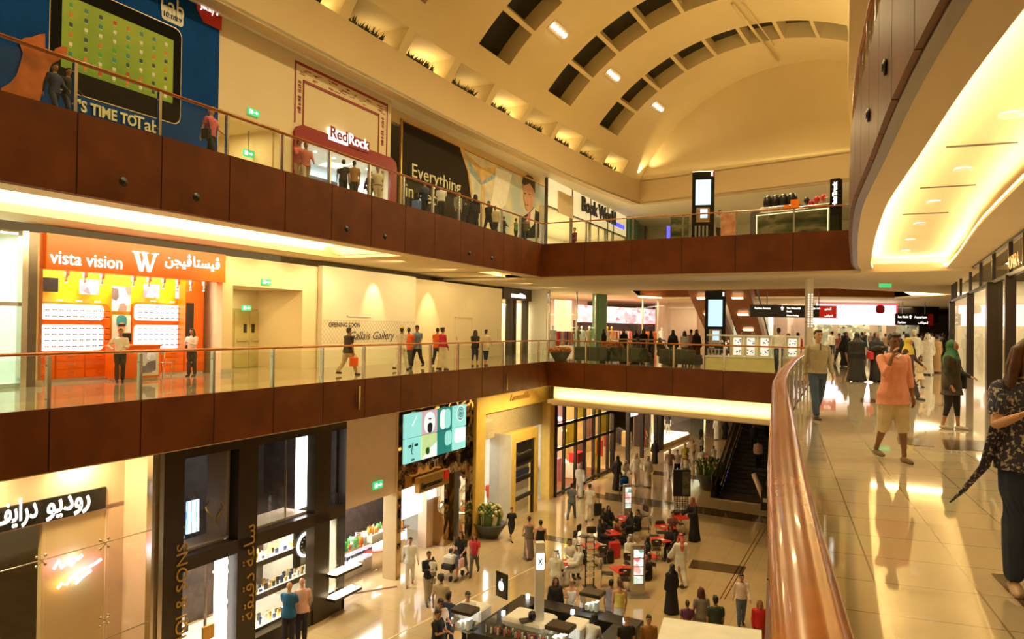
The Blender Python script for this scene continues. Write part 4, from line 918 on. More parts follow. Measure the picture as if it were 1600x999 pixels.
# display steps
rnd = random.Random(3)
for (v0_, z0, hh) in ((.25, .5, .12), (.6, 1.25, .1), (1.0, 2.0, .1)):
    for (a, c) in ((cx[3]+.05, cx[6]-.05), (cx[1]+.05, cx[2]-.9)):
        b = mb('lit_warm' if z0 < .6 and a > cx[2] else 'white'); b.box(a, c, v0_, v0_+.55, z0-.06, z0); b.use('bronze_frame').box(a, c, v0_-.02, v0_, z0-.14, z0+.02); sh = b.build('display_shelf', t)
        b = mb('gold'); n = int((c-a)/.17)
        for k in range(n):
            for r in range(2):
                x = a+.1+k*.17+rnd.random()*.04; y = v0_+.12+.24*r; h = .06+.2*rnd.random(); b.use(['gold', 'white', 'print_tan', 'steel', 'icon_navy', 'letter_plain', 'black'][rnd.randrange(7)]).box(x, x+.07+.05*rnd.random(), y, y+.05, z0, z0+h)
        tag(b.build('trinkets', sh), kind='stuff')
u = q(272, 960, y0-.02)[0]
text('SEDDIQI & SONS', .46, 'gold_letter', t, q(286, 900)[0], y0-.02, q(283, 846)[1], align='RIGHT', fit=None, rot=(R(90), R(-90), 0))
text('\uFE94\uFED8\uFEF4\uFED7\u062F \uFE94\uFECB\uFE8E\uFEB3', .55, 'gold_letter', t, q(393, 900)[0]-.05, y0-.02, q(390, 965)[1], rot=(R(90), R(-90), 0))
for k in range(4): alightf(FG, 'shop_light', FG.w(j0+W*(.12+.25*k), 1.2, ZG+zl1-.15), 1.4, 1.0, 95, col=(1, .9, .7))
alightf(FG, 'shop_light', FG.w(j0+W*.6, 1.0, ZC-.3), 3, .6, 30, col=(.9, .95, .8))
# projecting lit shelves beyond the jeweller's end
t = FG.thing('display_case', 'dark edged lit jewellery shelves at the end of the watch shop', 'display case', gu(513), -.15, ZG)
W3_ = gu(530)-gu(513)
for i, (px, py) in enumerate(((513, 893), (513, 930))):
    z = FG.z(px, py)-ZG; b = mb('bronze_frame'); b.box(0, 1.3, -.3, .1, z-.1, z-.02); b.use('lit_warm').box(.02, 1.28, -.28, .1, z-.02, z); b.build('shelf', t)
b = MB().use('shop_glass'); b.quad((1.35, -.3, 0), (1.35, .1, 0), (1.35, .1, 2.2), (1.35, -.3, 2.2)); b.build('glass_side', t, fix=False)
# cream bulkhead over the cafe counter
c0, c1 = gu(541), gu(622); zb = FG.z(600, 769)
b = mb('pinkish_wall'); b.box(c0, c1, 0, .5, FG.z(541, 797), ZC); b.use('bulkhead_paint').box(c1, gu(626), -.05, .5, ZG, ZC); struct(FG.put(b, 'wall_west_ground'))
exit_sign(FG, 590.5, 758, -.05, 'green exit sign on the cream bulkhead above the juice bar', w=.5, h=.24)
# open cafe bar
V0 = .4
t = FG.thing('cafe_counter', 'long cafe counter with bright lattice front and food on top', 'counter', gu(518, 1.5), 1.5, ZG)
W = gu(640, 1.5)-gu(518, 1.5)
b = mb('white'); b.box(0, W, 0, .7, 0, .95); b.use('chrome').box(-.05, W+.05, -.1, .8, .95, 1.02); b.build('counter', t)
mat('lattice_lit', (.85, .85, .95), .4, col2=(.3, .3, .45), scale=16, thr=(.45, .5), emit=(.8, .85, 1), es=.8); b = mb('lattice_lit'); b.box(0, W, -.03, 0, .45, .9); b.build('front_band', t)
rnd = random.Random(11)
b = mb('white')
for k in range(70):
    x = rnd.random()*W*.97; y = .1+.5*rnd.random(); r = .04+.06*rnd.random(); b.use(['icon_white', 'red', 'print_tan', 'steel', 'icon_green', 'orange', 'white'][rnd.randrange(7)]); b.lathe([(r, 1.02), (r*.9, 1.02+r*2.6)], (x, y, 0), n=7)
tag(b.build('food_display', t), kind='stuff')
b = mb('steel'); b.box(.3, W*.5, 2.2, 2.8, 0, 1.0); b.use('letter_plain'); b.box(.3, W*.9, 2.9, 3.0, 0, 3.4); b.box(-1.2, -1.1, -1.3, 3, 0, 3.6); b.box(-1.1, W, 3, 3.1, 0, 3.6); b.use('steel')
for k in range(3): b.box(.4, W*.85, 2.6, 2.9, 1.4+.5*k, 1.43+.5*k)
b.build('back_bar', t)
b = mb('red')
for k in range(40):
    x = .5+rnd.random()*W*.75; z = 1.43+.5*rnd.randrange(3); b.use(['icon_white', 'red', 'print_tan', 'icon_green', 'orange', 'gold'][rnd.randrange(6)]); h = .12+.15*rnd.random(); b.lathe([(.05, 0), (.05, h*.7), (.02, h)], (x, 2.75, z), n=7)
tag(b.build('bottles', t), kind='stuff')
b = mb('letter_white'); u, z = gq(541, 838, 1.4, gu(518, 1.5)); text('Espressamente', .2, 'black', t, u, -.04, .68, bold=.004)
b = mb('red'); b.box(u+2.0, u+2.25, -.06, -.03, .55, .8); b.build('logo_tile', t)
for k in range(3): alightf(FG, 'shop_light', FG.w(gu(530+40*k, 2), 2.4, ZG+3.5), 1.2, 1.2, 230, col=(1, .95, .85))
# video wall block with mirrored cladding
v0_, v1_ = gu(626), gu(742); t = FG.thing('screen_portal', 'mirror clad cafe portal with eight teal video screens', 'screen wall', v0_, 0, ZG)
W = v1_-v0_; q = lambda px, py, v=0: gq(px, py, v, v0_)
m = bpy.data.materials.new('mirror_clad'); m.use_nodes = True; nt = m.node_tree; bs = nt.nodes['Principled BSDF']; bs.inputs['Base Color'].default_value = (.55, .42, .24, 1); bs.inputs['Metallic'].default_value = 1; bs.inputs['Roughness'].default_value = .06
nz = nt.nodes.new('ShaderNodeTexNoise'); nz.inputs['Scale'].default_value = .55; bp = nt.nodes.new('ShaderNodeBump'); bp.inputs['Strength'].default_value = .9; bp.inputs['Distance'].default_value = .5; tc = nt.nodes.new('ShaderNodeTexCoord'); nt.links.new(tc.outputs['Object'], nz.inputs['Vector']); nt.links.new(nz.outputs['Fac'], bp.inputs['Height']); nt.links.new(bp.outputs['Normal'], bs.inputs['Normal']); MATS['mirror_clad'] = m
zh = q(626, 762)[1]; x2 = q(727, 700)[0]
b = mb('mirror_clad'); b.box(0, W, -.02, .25, zh-.1, HC); b.box(x2, W, -.02, .25, 0, zh); b.box(-.1, .15, -.06, .3, 0, HC); b.box(q(700, 700)[0]+.6, x2, .5, 1.4, 0, zh); b.build('cladding', t)
sx0, sx1 = q(628, 690)[0], q(725, 650)[0]; sz1 = q(628, 648)[1]; sz0 = q(628, 727)[1]; mid = (sz0+sz1)/2
mat('scr_aqua', (.2, .6, .6), .3, emit=(.33, .80, .74), es=.75, var=.25, scale=2); mat('scr_lemon', (.5, .7, .3), .3, emit=(.55, .75, .35), es=.7, var=.25, scale=2); mat('scr_deep', (.02, .25, .25), .3, emit=(.02, .25, .24), es=.6); mat('scr_white', (.8, .9, .9), .3, emit=(.75, .95, .95), es=.8); mat('scr_rose', (.6, .45, .5), .3, emit=(.55, .42, .48), es=.7)
sw = (sx1-sx0)/4; sh = (sz1-sz0)/2
for i in range(4):
    for j in range(2):
        X0 = sx0+sw*i+.02; X1 = X0+sw-.04; Z0 = sz0+sh*j+.02; Z1 = Z0+sh-.04
        b = mb(['scr_aqua', 'scr_rose', 'scr_deep', 'scr_aqua', 'scr_aqua', 'scr_lemon', 'scr_deep', 'scr_aqua'][i+4*(1-j)] if j else ['scr_aqua', 'scr_lemon', 'scr_deep', 'scr_aqua'][i]); b.box(X0, X1, -.1, -.03, Z0, Z1); s_ = b.build('screen', t)
        cx_, cz_ = (X0+X1)/2, (Z0+Z1)/2; r = sw*.34; b = mb('scr_white')
        if i == 3 and j == 1:
            for rr in (.32, .22, .12): b.use('scr_white').prism(rrect(cx_-rr+.1, cx_+rr+.1, cz_-rr+.1, cz_+rr+.1, rr*.98, 7), -.104-(.34-rr)*.02, -.1); b.use('scr_deep').prism(rrect(cx_-rr+.15, cx_+rr+.05, cz_-rr+.15, cz_+rr+.05, (rr-.05)*.98, 7), -.106-(.34-rr)*.02, -.1)
        elif i == 2 and j == 1: b.prism(rrect(cx_-r, cx_+r*.3, cz_-r, cz_+r, r*.6, 6), -.104, -.1); b.use('scr_aqua').prism(rrect(cx_-.05, cx_+r*1.1, cz_-r, cz_+r, r*.55, 6), -.107, -.1)
        elif i == 1 and j == 1: b.prism(rrect(cx_-r, cx_+r, cz_-sh*.45, cz_+r, r*.9, 6), -.104, -.1); b.use('icon_navy').prism(rrect(cx_-r*.4, cx_+r*.5, cz_-sh*.45, cz_-.02, r*.4, 6), -.106, -.1); b.use('sign_red').prism(rrect(cx_-r*.2, cx_+r*.3, cz_+.1, cz_+.16, .02, 3), -.108, -.1)
        elif i == 0 and j == 1: b.prism([(cx_-.1, cz_), (cx_+r*.6, cz_+.35), (cx_+r*.65, cz_+.33), (cx_-.02, cz_-.02)], -.104, -.1)
        elif i == 0: b.use('icon_teal').prism([(cx_-.02, cz_+.3), (cx_+.02, cz_+.3), (cx_-.06, cz_-.1), (cx_+.05, cz_-.12), (cx_+.05, cz_-.15), (cx_-.12, cz_-.12)], -.104, -.1); b.prism(rrect(cx_-.3, cx_-.08, cz_+.12, cz_+.22, .045, 4), -.104, -.1); b.prism(rrect(cx_+.1, cx_+.34, cz_+.12, cz_+.22, .045, 4), -.104, -.1); b.prism(rrect(cx_-.12, cx_+.12, cz_-.36, cz_-.3, .02, 3), -.104, -.1)
        elif i == 1: b.use('scr_white').prism([(X0, Z0), (X1, Z0), (X1, cz_+.1), (cx_, cz_-.1)], -.104, -.1); b.use('icon_green').prism(rrect(cx_-.25, cx_+.02, cz_-.3, cz_-.02, .12, 5), -.107, -.1)
        else: b.use('scr_aqua' if i == 2 else 'scr_white').prism(rrect(cx_-r*(0 if i == 2 else 1), X1-.02, cz_-r*.4, Z1-.02, r*.45, 6), -.104, -.1)
        b.build('picture', s_)
b = mb('gold'); a, z1 = q(656, 733, -.3); c, z0 = q(702, 745, -.3); b.prism([(a, z0-.25), (c, z0-.25), (c, z0+.3), (a, z0+.3)], -.3, -.1); sb = b.build('name_board', t)
text('Espressamente', .28, 'black', sb, a+.1, -.31, z0-.1, fit=(c-a)*.7, bold=.004, shear=.3); b = mb('red'); b.box(c-.4, c-.08, -.33, -.3, z0-.05, z0+.3); b.build('logo_tile', sb)
a, z1 = q(628, 766, .9); c, z0 = q(660, 790, .9); b = mb('lit_shelf'); b.box(a, c, .9, .95, z0-.25, z1); b.build('light_board', t)
a, z1 = q(670, 752, .9); c, z0 = q(691, 765, .9); b = mb('blue_ad'); b.box(a, c, .9, .95, z0-.2, z1); b.build('television', t)
b = mb('pinkish_wall'); b.box(q(668, 700, 1.0)[0], q(692, 700, 1.0)[0], 1.0, 1.4, 0, q(680, 763, 1)[1]); b.use('shop_dark').box(-.1, W, 3.4, 3.5, 0, zh+.2); b.box(-.1, W, .3, 3.4, zh, zh+.1); b.build('interior', t)
b = mb('chrome'); b.box(.2, 2.3, 1.2, 1.9, 0, 1.0); b.use('lit_white').box(.25, 2.25, 1.15, 1.2, .7, .95); b.use('icon_white').box(.3, 2.2, 1.3, 1.8, 1.0, 1.25); pc = b.build('pastry_case', t)
b = mb('red')
for k in range(30): x = .3+rnd.random()*1.9; b.use(['icon_green', 'yellow', 'orange', 'icon_white', 'red'][k % 5]).lathe([(.04, 1.25), (.04, 1.4), (.015, 1.5)], (x, 1.4+.3*rnd.random(), 0), n=6)
tag(b.build('bottles', pc), kind='stuff')
alightf(FG, 'shop_light', FG.w(v0_+1.8, 1.9, ZG+zh-.1), 2.5, 1.2, 120, col=(1, .95, .8))
# bin
g = G(686, 841, ZG); b = mb('dark_steel'); b.T = Matrix.Rotation(FG.rz, 4, 'Z'); b.rbox(-.3, .3, -.25, .25, .05, 1.2, .03); b.box(-.26, .26, -.2, .2, 0, .05); b.rbox(-.33, .33, -.28, .28, 1.22, 1.3, .03); o = b.build('litter_bin', None, g); tag(o, 'tall dark grey litter bin in front of the cafe portal', 'bin')
# yellow boutique
y0_, y1_ = gu(744), gu(866); t = FG.thing('shop_front', 'yellow framed menswear boutique with projecting yellow display portal', 'shop', y0_, 0, ZG)
W = y1_-y0_; q = lambda px, py, v=0: gq(px, py, v, y0_)
a, c = q(755, 700)[0], q(856, 700)[0]; zt = q(756, 642)[1]; zt = min(zt, HC-.9)
b = mb('yellow'); b.box(0, a, -.1, .4, 0, HC); b.box(c, W, -.1, .4, 0, HC); b.box(a, c, -.1, .4, zt, HC); b.build('surround', t)
u, z = q(798, 627, -.14); text('Faconnable', .42, 'gold_letter', t, u, -.13, z, fit=q(827, 621, -.14)[0]-u, shear=.3, ext=.03)
g = MB().use('shop_glass'); g.quad((a, .1, 0), (c, .1, 0), (c, .1, zt), (a, .1, zt)); g.build('window', t, fix=False)
b = mb('white'); b.box(0, W, 4, 4.1, 0, zt); b.box(-.05, .05, .4, 4, 0, zt); b.box(W-.05, W+.05, .4, 4, 0, zt); b.box(0, W, .4, 4, zt-1.25, zt-1.15); b.box(0, W, .4, 4, -.01, .02); b.build('interior', t)
b = mb('sand_panel'); b.box(a, c, .35, .4, zt-1.25, zt); b.build('upper_panel', t)
b = mb('black'); b.box(a+.2, a+1.6, 1.8, 2.3, 0, zt-1.5)
for k in range(6): b.use(['icon_white', 'red', 'icon_teal', 'icon_white', 'orange', 'icon_navy'][k]).box(a+.25, a+1.5, 1.6, 1.8, .3+.55*k, .5+.55*k)
b.build('clothes_shelving', t)
# portal
pa, pc_ = q(789, 800, -.2)[0], q(831, 800, -.2)[0]; pz = q(790, 679, -.2)[1]
b = mb('yellow'); b.box(pa, pa+.45, -.5, .0, 0, pz); b.box(pc_-.3, pc_, -.5, .0, 0, pz); b.box(pa+.45, pc_-.3, -.5, .0, pz-.45, pz); b.use('white').box(pa-.04, pa, -.5, .6, 0, pz); po = b.build('portal', t)
b = mb('black'); b.box(pa+.45, pc_-.3, -.42, -.3, pz-1.6, pz-.45); b.box(pa+.45, pa+.6, -.42, -.3, 0, pz-1.6); b.box(pc_-.45, pc_-.3, -.42, -.3, 0, pz-1.6)
for z in (2.6, 1.75, .9): b.box(pa+.45, pc_-.3, -.42, -.3, z, z+.16)
b.use('white').box(pa+.6, pc_-.45, -.2, -.1, 0, pz-1.6)
for z in (1.95, 2.85): b.use('icon_navy').box(pa+.75, pc_-.6, -.3, -.2, z, z+.25)
b.build('display_frame', po)
text('Faconnable', .25, 'steel', po, pa+.7, -.43, pz-1.1, fit=pc_-pa-1.4, shear=.3)
b = mb('dark_steel'); b.box(q(836, 800)[0]+.3, q(848, 800)[0]+.3, 1.0, 1.1, 0, zt-1.4); b.build('mirror', t)
alightf(FG, 'shop_light', FG.w(y0_+W*.5, 2, ZG+zt-1.35), W*.7, 2, 260, col=(1, .97, .85)); b = mb('lamp'); b.lathe([(.25, 0), (.25, .04)], (q(826, 660, .6)[0], .6, zt-1.25), n=16, sy=.6); b.build('ceiling_lamp', t)

for k in range(4): p = FG.w(y0_+1.2*k+.8, -2.2, -1.3); spot('soffit_spot', p, 160, FG.w(y0_+1.2*k+.8, 0, -4), 120, WARM, .1)  # added fill on the yellow front, in place of light from the vault
# ---------------------------------------------------------------- ground concourse beyond the atrium
FH = Fr(P(G(867, 777, ZG)), Vector(P(G(951, 738, ZG)))-Vector(P(G(867, 777, ZG))))
HCG = -2.0-ZG
t = FH.thing('shop_front', 'glazed shop with a chequer of coloured and clear panes', 'shop', 0, 0, ZG)
q = lambda px, py, v=0: (FH.uz(px, py, v)[0], FH.uz(px, py, v)[1]-ZG)
xs = [0, q(881, 700)[0], q(899, 700)[0], q(913, 700)[0], q(927, 700)[0], q(936, 700)[0], q(949, 700)[0], q(955, 700)[0]+.3]
zs = [.15, q(875, 701)[1], q(875, 664)[1], HCG]
glassmat('glass_olive', (.45, .42, .08), .08); glassmat('glass_purple', (.35, .25, .32), .08); glassmat('glass_clear2', (.95, .9, .8), .08)
b = mb('black')
for x in xs: b.box(x-.07, x+.07, -.08, .08, 0, HCG)
for z in zs: b.box(0, xs[-1], -.08, .08, z-.08, z+.08)
b.build('frame', t)
pat = [['glass_clear2', 'glass_clear2', 'glass_purple', 'glass_clear2', 'glass_olive', 'glass_clear2', 'glass_clear2'], ['glass_clear2', 'glass_olive', 'glass_clear2', 'glass_purple', 'glass_clear2', 'glass_olive', 'glass_clear2'], ['glass_purple', 'glass_clear2', 'glass_olive', 'glass_clear2', 'glass_olive', 'glass_clear2', 'glass_clear2']]
for j in range(3):
    for i in range(7): g = MB().use(pat[j][i]); g.quad((xs[i], 0, zs[j]), (xs[i+1], 0, zs[j]), (xs[i+1], 0, zs[j+1]), (xs[i], 0, zs[j+1])); g.build('glass_pane', t, fix=False)
W = xs[-1]; b = mb('pinkish_wall'); b.box(0, W, 3.5, 3.6, 0, HCG); b.box(-.05, .05, .1, 3.5, 0, HCG); b.use('wood_fascia').box(0, W, .1, 3.5, -.01, .02); b.build('interior', t)
b = mb('letter_plain'); b.box(.5, 1.6, 1.0, 1.6, 0, .8); b.use('tie_pink').box(3.6, 4.1, 1.5, 2, 0, 1.3); b.use('red').box(4.9, 5.9, .8, 1.4, .9, 1.5); b.use('icon_white').box(4.8, 6, .7, 1.6, 0, .9); b.build('display_plinths', t)
b = mb('lit_white')
for x, z in ((2.2, 3.2), (2.3, 2.3), (2.25, 1.5), (1.6, 3.9)): b.ball((x, .5, z), .14, 8)
b.build('globe_lamps', t)
alightf(FH, 'shop_light', FH.w(W/2, 1.8, ZG+HCG-.3), W*.8, 2, 900, col=(1, .85, .6))
# second block: dark glazed fashion shop
p0 = FH.w(FH.u(956), 0); p1 = G(1034, 702, ZG); FI = Fr(P(p0), Vector(P(p1))-Vector(P(p0))); W = (Vector(P(p1))-Vector(P(p0))).length
t = FI.thing('shop_front', 'dark glazed fashion shop with red garments and lit name panels', 'shop', 0, 0, ZG)
q = lambda px, py, v=0: (FI.uz(px, py, v)[0], FI.uz(px, py, v)[1]-ZG)
b = mb('black')
for px in (957, 981, 1003, 1024): x = q(px, 700)[0]; b.box(x-.12, x+.12, -.12, .12, 0, HCG)
b.box(0, W, -.1, .1, 3.6, 3.75); b.box(W-.6, W, -.15, .3, 0, HCG); b.build('frame', t)
g = MB().use('shop_glass'); g.quad((0, 0, 0), (W, 0, 0), (W, 0, HCG), (0, 0, HCG)); g.build('window', t, fix=False)
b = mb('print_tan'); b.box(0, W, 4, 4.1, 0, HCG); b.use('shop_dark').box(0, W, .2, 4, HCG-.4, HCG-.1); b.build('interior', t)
b = mb('letter_white')
for px0, px1 in ((983, 997), (1005, 1018)): a, c = q(px0, 655, .1)[0], q(px1, 655, .1)[0]; b.box(a, c, .1, .14, 3.0, 3.35)
b.build('name_panels', t)
b = mb('red'); 
for k in range(9): b.use(['sign_red', 'print_tan', 'suit', 'shop_dark', 'print_tan'][k % 5]).rbox(1.5+k*.75, 1.8+k*.75, 1.2+(k % 3)*.5, 1.6+(k % 3)*.5, .6, 1.7, .08)
tag(b.build('hanging_clothes', t), kind='stuff')
alightf(FI, 'shop_light', FI.w(W/2, 2, ZG+HCG-.5), W*.8, 2, 420, col=(1, .75, .45))
# bright corner window with mannequin stage
p0 = FI.w(W, 0); p1 = G(1078, 684, ZG); FJ = Fr(P(p0), Vector(P(p1))-Vector(P(p0))); W = (Vector(P(p1))-Vector(P(p0))).length
t = FJ.thing('shop_front', 'brightly lit shop window with a waistcoated mannequin on a stage', 'shop', 0, 0, ZG)
b = mb('lit_warm'); b.box(.4, W-.1, .1, 2.2, .3, .42); b.use('pinkish_wall').box(.2, W, 2.2, 2.3, 0, HCG); b.box(.2, W, -.05, .1, 0, .3); b.use('lit_white').box(.5, 1.2, 2.1, 2.2, .4, HCG-.3); b.use('shop_dark').box(0, .4, 1, 2.2, 0, HCG); b.build('stage', t)
g = MB().use('shop_glass'); g.quad((0.3, 0, .3), (W, 0, .3), (W, 0, HCG), (0.3, 0, HCG)); g.build('window', t, fix=False)
alightf(FJ, 'shop_light', FJ.w(W/2, 1, ZG+HCG-.2), W*.8, 1.4, 320, col=WHITE)
MANN_J = FJ.w(W*.62, 1.0, ZG+.42)
# green glass end, then long pale shopfronts
p0 = FJ.w(W+.1, 0); FK = Fr(P(p0), (.62, 1)); 
t = FK.thing('shop_front', 'pale glass shopfront with bluish sign at the far concourse', 'shop', 0, 0, ZG)
g = MB().use('glass_green'); g.quad((0, 0, 0), (4, 0, 0), (4, 0, HCG), (0, 0, HCG)); g.build('window', t, fix=False)
g = MB().use('shop_glass'); g.quad((4, 0, 0), (16, 0, 0), (16, 0, HCG), (4, 0, HCG)); g.build('window', t, fix=False)
b = mb('white_paint'); b.box(0, 22, 4, 4.1, 0, HCG); b.use('lit_blue').box(5, 12, .1, .2, HCG-.7, HCG-.2); b.use('steel').box(3.95, 4.05, -.05, .1, 0, HCG); b.build('interior', t)
alightf(FK, 'shop_light', FK.w(7, 2, ZG+HCG-.2), 12, 2.4, 1500, col=WHITE)
b = mb('pinkish_wall'); b.box(20, 34, 0, 1, 0, HCG); b.box(14, 60, 26, 27, 0, HCG); struct(FK.put(b, 'wall_ground_far')) if 0 else None
b = mb('pinkish_wall'); b.box(24, 60, 84, 85, ZG, -2); struct(b.build('wall_ground_end'))
# escalator on the ground floor
e0 = G(1160, 776, ZG); dr = (Vector(P(PD(1196, 655, 45.4)))-Vector(P(e0))).normalized(); FE = Fr(P(e0), dr)
t = thing('escalator', 'dark escalator with glossy sides climbing from the ground floor', 'escalator', (e0.x, e0.y, ZG), FE.rz)
Lr = 5.6/math.tan(R(30)); w = 1.3
b = mb('black_gloss')
for s in (-1, 1):
    y = s*w
    b.add([(-1.2, y-.12, 0), (0, y-.12, 0), (Lr, y-.12, 5.2), (Lr+2, y-.12, 5.2), (Lr+2, y-.12, 5.7), (Lr, y-.12, 5.7), (0, y-.12, .45), (-1.2, y-.12, .35),
           (-1.2, y+.12, 0), (0, y+.12, 0), (Lr, y+.12, 5.2), (Lr+2, y+.12, 5.2), (Lr+2, y+.12, 5.7), (Lr, y+.12, 5.7), (0, y+.12, .45), (-1.2, y+.12, .35)],
          [tuple(range(8)), tuple(range(15, 7, -1))]+[(i, i+8, (i+1) % 8+8, (i+1) % 8) for i in range(8)])
b.build('truss', t)
for s in (-1, 1):
    b = mb('black'); b.tube([(-1.5, s*w, .75), (-1.3, s*w, 1.15), (-.6, s*w, 1.35), (0, s*w, 1.45), (Lr, s*w, 6.65), (Lr+2, s*w, 6.7)], .05, 8); b.build('handrail', t)
    b = MB().use('glass_dark'); b.add([(-1.3, s*w, .4), (0, s*w, .45), (Lr, s*w, 5.7), (Lr, s*w, 6.6), (0, s*w, 1.4), (-1.3, s*w, 1.1)], [(0, 1, 4, 5), (1, 2, 3, 4)]); b.build('side_glass', t, fix=False)
    b = mb('steel'); b.box(-1.0, .4, s*w-.16, s*w-.13, .15, .2); b.tube([(0, s*(w-.15), .47), (Lr, s*(w-.15), 5.72)], .03, 6); b.build('skirt_trim', t)
mat('step_dark', (.03, .025, .02), .5); b = mb('step_dark')
for k in range(28): x = k*Lr/28; b.box(x, x+Lr/28+.02, -w+.15, w-.15, 5.2*k/28-.1, 5.2*(k+1)/28-.05)
b.use('steel').box(-1.4, 0, -w+.15, w-.15, 0, .03); b.build('steps', t)
# slanting cream handrail bar by the escalator foot
a = G(1176, 741, ZG+1.6); c = G(1200, 799, ZG+.1); b = mb('pinkish_wall'); a = PD(1178, 741, 38.2); c = PD(1200, 797, 37.0); b.tube([a-Vector((c.x, c.y, ZG)), c-Vector((c.x, c.y, ZG))], .16, 4); tag(b.build('ramp_barrier', None, (c.x, c.y, ZG)), 'slanting pale bar standing at the foot of the dark escalator', 'barrier')
# dark plinth around the escalator
p = FE.w(-2.2, 0, ZG); b = mb('black'); b.T = Matrix.Rotation(FE.rz, 4, 'Z'); b.rbox(-1.3, .9, -2.4, -1.6, 0, 1.0, .03); b.use('letter_plain').box(-1.31, -1.3, -2.2, -1.7, .4, .6); o = b.build('escalator_sign', None, FE.w(-1.3, .2, ZG)); tag(o, 'low black sign block beside the escalator foot', 'sign')
# dark floor inlays on the ground floor
mat('inlay_dark', (.10, .06, .03), .12, var=.3); mat('inlay_light', (.62, .5, .33), .1)
def inlay(name, pix, z, m='inlay_dark'):
    pts = [P(G(x, y, z)) for x, y in pix]; v, tr = tri_poly(pts); b = mb(m); b.add([(p.x, p.y, z+.004) for p in v], [tuple(x) for x in tr]); return struct(b.build(name))
inlay('trim_inlay', [(944, 781), (1200, 819), (1200, 808), (946, 770)], ZG)
inlay('trim_inlay', [(1020, 742), (1240, 768), (1240, 762), (1022, 736)], ZG)
inlay('trim_inlay', [(1075, 888), (1160, 899), (1166, 886), (1082, 875)], ZG)
inlay('trim_inlay', [(815, 838), (900, 853), (906, 845), (822, 831)], ZG)
inlay('trim_inlay', [(900, 772), (944, 781), (946, 774), (903, 765)], ZG)
for dx in (0, 7): inlay('trim_inlay', [(1124+dx, 937), (1126+dx, 937), (1190+dx, 826), (1189+dx, 826)], ZG, 'wood_fascia')
inlay('trim_inlay', [(100, 999), (620, 916), (621, 918), (110, 1002)], ZG, 'wood_fascia'); inlay('trim_inlay', [(605, 999), (850, 878), (852, 879), (609, 999)], ZG, 'bulkhead_paint')
# dark inlays on the camera's gallery floor
for pix in ([(1344, 623), (1367, 624), (1369, 630), (1345, 629)], [(1401, 683), (1454, 688), (1460, 699), (1404, 694)], [(1471, 687), (1550, 690), (1552, 706), (1478, 703)], [(1548, 897), (1583, 900), (1640, 985), (1600, 950)], [(1460, 630), (1500, 632), (1502, 636), (1461, 634)]):
    inlay('trim_inlay', pix, 0)
# ---------------------------------------------------------------- lamps and details on the vault
def proj(p):
    v = CM.to_3x3().transposed() @ (Vector(p)-Vector((0, 0, CH))); return 800+FPX*v.x/-v.z, 499.5-FPX*v.y/-v.z
def on_vault(px, py, t0=0, t1=80):
    best = None; L = plen(VL)
    for i in range(0, 120):
        t = L*i/120
        for j in range(60):
            a = -1.05+1.9*j/60; p = VPT(t, a)
            if p.y < 2: continue
            x, y = proj(p); e = (x-px)**2+(y-py)**2
            if best is None or e < best[0]: best = (e, t, a)
    _, t, a = best
    for st in (.3, .1, .03):
        for i in range(-5, 6):
            for j in range(-5, 6):
                tt, aa = t+i*st, a+j*st*.05; 
                if tt < 0 or tt > L: continue
                x, y = proj(VPT(tt, aa)); e = (x-px)**2+(y-py)**2
                if e < best[0]: best = (e, tt, aa)
        t, a = best[1:]
    return t, a
for i, (px, py) in enumerate(((873, 47), (958, 117), (1028, 167))):
    tt, a = on_vault(px, py); p = VPT(tt, a); q1 = VPT(tt, a+.03); q2 = VPT(min(tt+.4, plen(VL)-.01), a)
    x = (q2-p).normalized(); y = (q1-p).normalized(); z = x.cross(y).normalized()
    if z.z > 0: z = -z; 
    y = z.cross(x)
    t = thing('spotlight_cluster', 'recessed row of bright spotlights between vault ribs, %s from the near end' % ords[i], 'light', (0, 0, 0), 0, 'spotlight rows in the vault')
    t.matrix_world = Matrix.Translation(p+z*.03) @ Matrix((x, y, z)).transposed().to_4x4()
    b = mb('bulkhead_paint'); b.box(-1.0, 1.0, -.3, .3, -.02, .0); b.build('recess_plate', t)
    for k in range(5): b = mb('lamp'); b.lathe([(.10, .005), (.10, .05), (.05, .06)], (-.76+.38*k, 0, 0), n=12); b.build('lamp', t)
c0 = VPT(*on_vault(1145, 2)); c1 = VPT(*on_vault(1215, 92)); b = mb('vault_paint'); d = (c1-c0)
b.tube([Vector((0, 0, -.15)), d+Vector((0, 0, -.15))], .09, 6); b.tube([Vector((.5, -.1, -.12)), d*.7+Vector((.5, -.1, -.12))], .05, 6)
o = b.build('cable_duct', None, c0); tag(o, 'thin cable duct running along the top of the vault', 'duct')
# uplight at the far corner of the bulkhead
p = VL[-1]+Vector((-.3, -1.0)); spot('corner_uplight', (p.x, p.y, ZS+.3), 380, (13, 57, 19), 80, WARM, .08)
def downlight(p, lab, r=.11, grp='round downlights in the gallery ceilings', power=0, name='downlight', aim=None):
    b = mb('lamp'); b.lathe([(r, 0), (r, .02), (r*.3, .021)], n=20); b.use('white'); b.lathe([(r, -.004), (r*1.25, -.004), (r*1.25, .02)], n=20)
    o = b.build(name, None, p); tag(o, lab, 'ceiling light', grp)
    if power: spot('downlight_beam', (p[0], p[1], p[2]-.03), power, (p[0], p[1], 0), 100, WHITE, .08)
    return o
for i, (px, py) in enumerate(((1580, 180), (1505, 265), (1460, 316), (1437, 350), (1422, 375), (1415, 392))):
    g = G(px, py, 4.60); downlight((g.x, g.y, 4.59), 'bright round downlight in the east gallery tray, %s from the camera' % ords[i], .12, power=170)
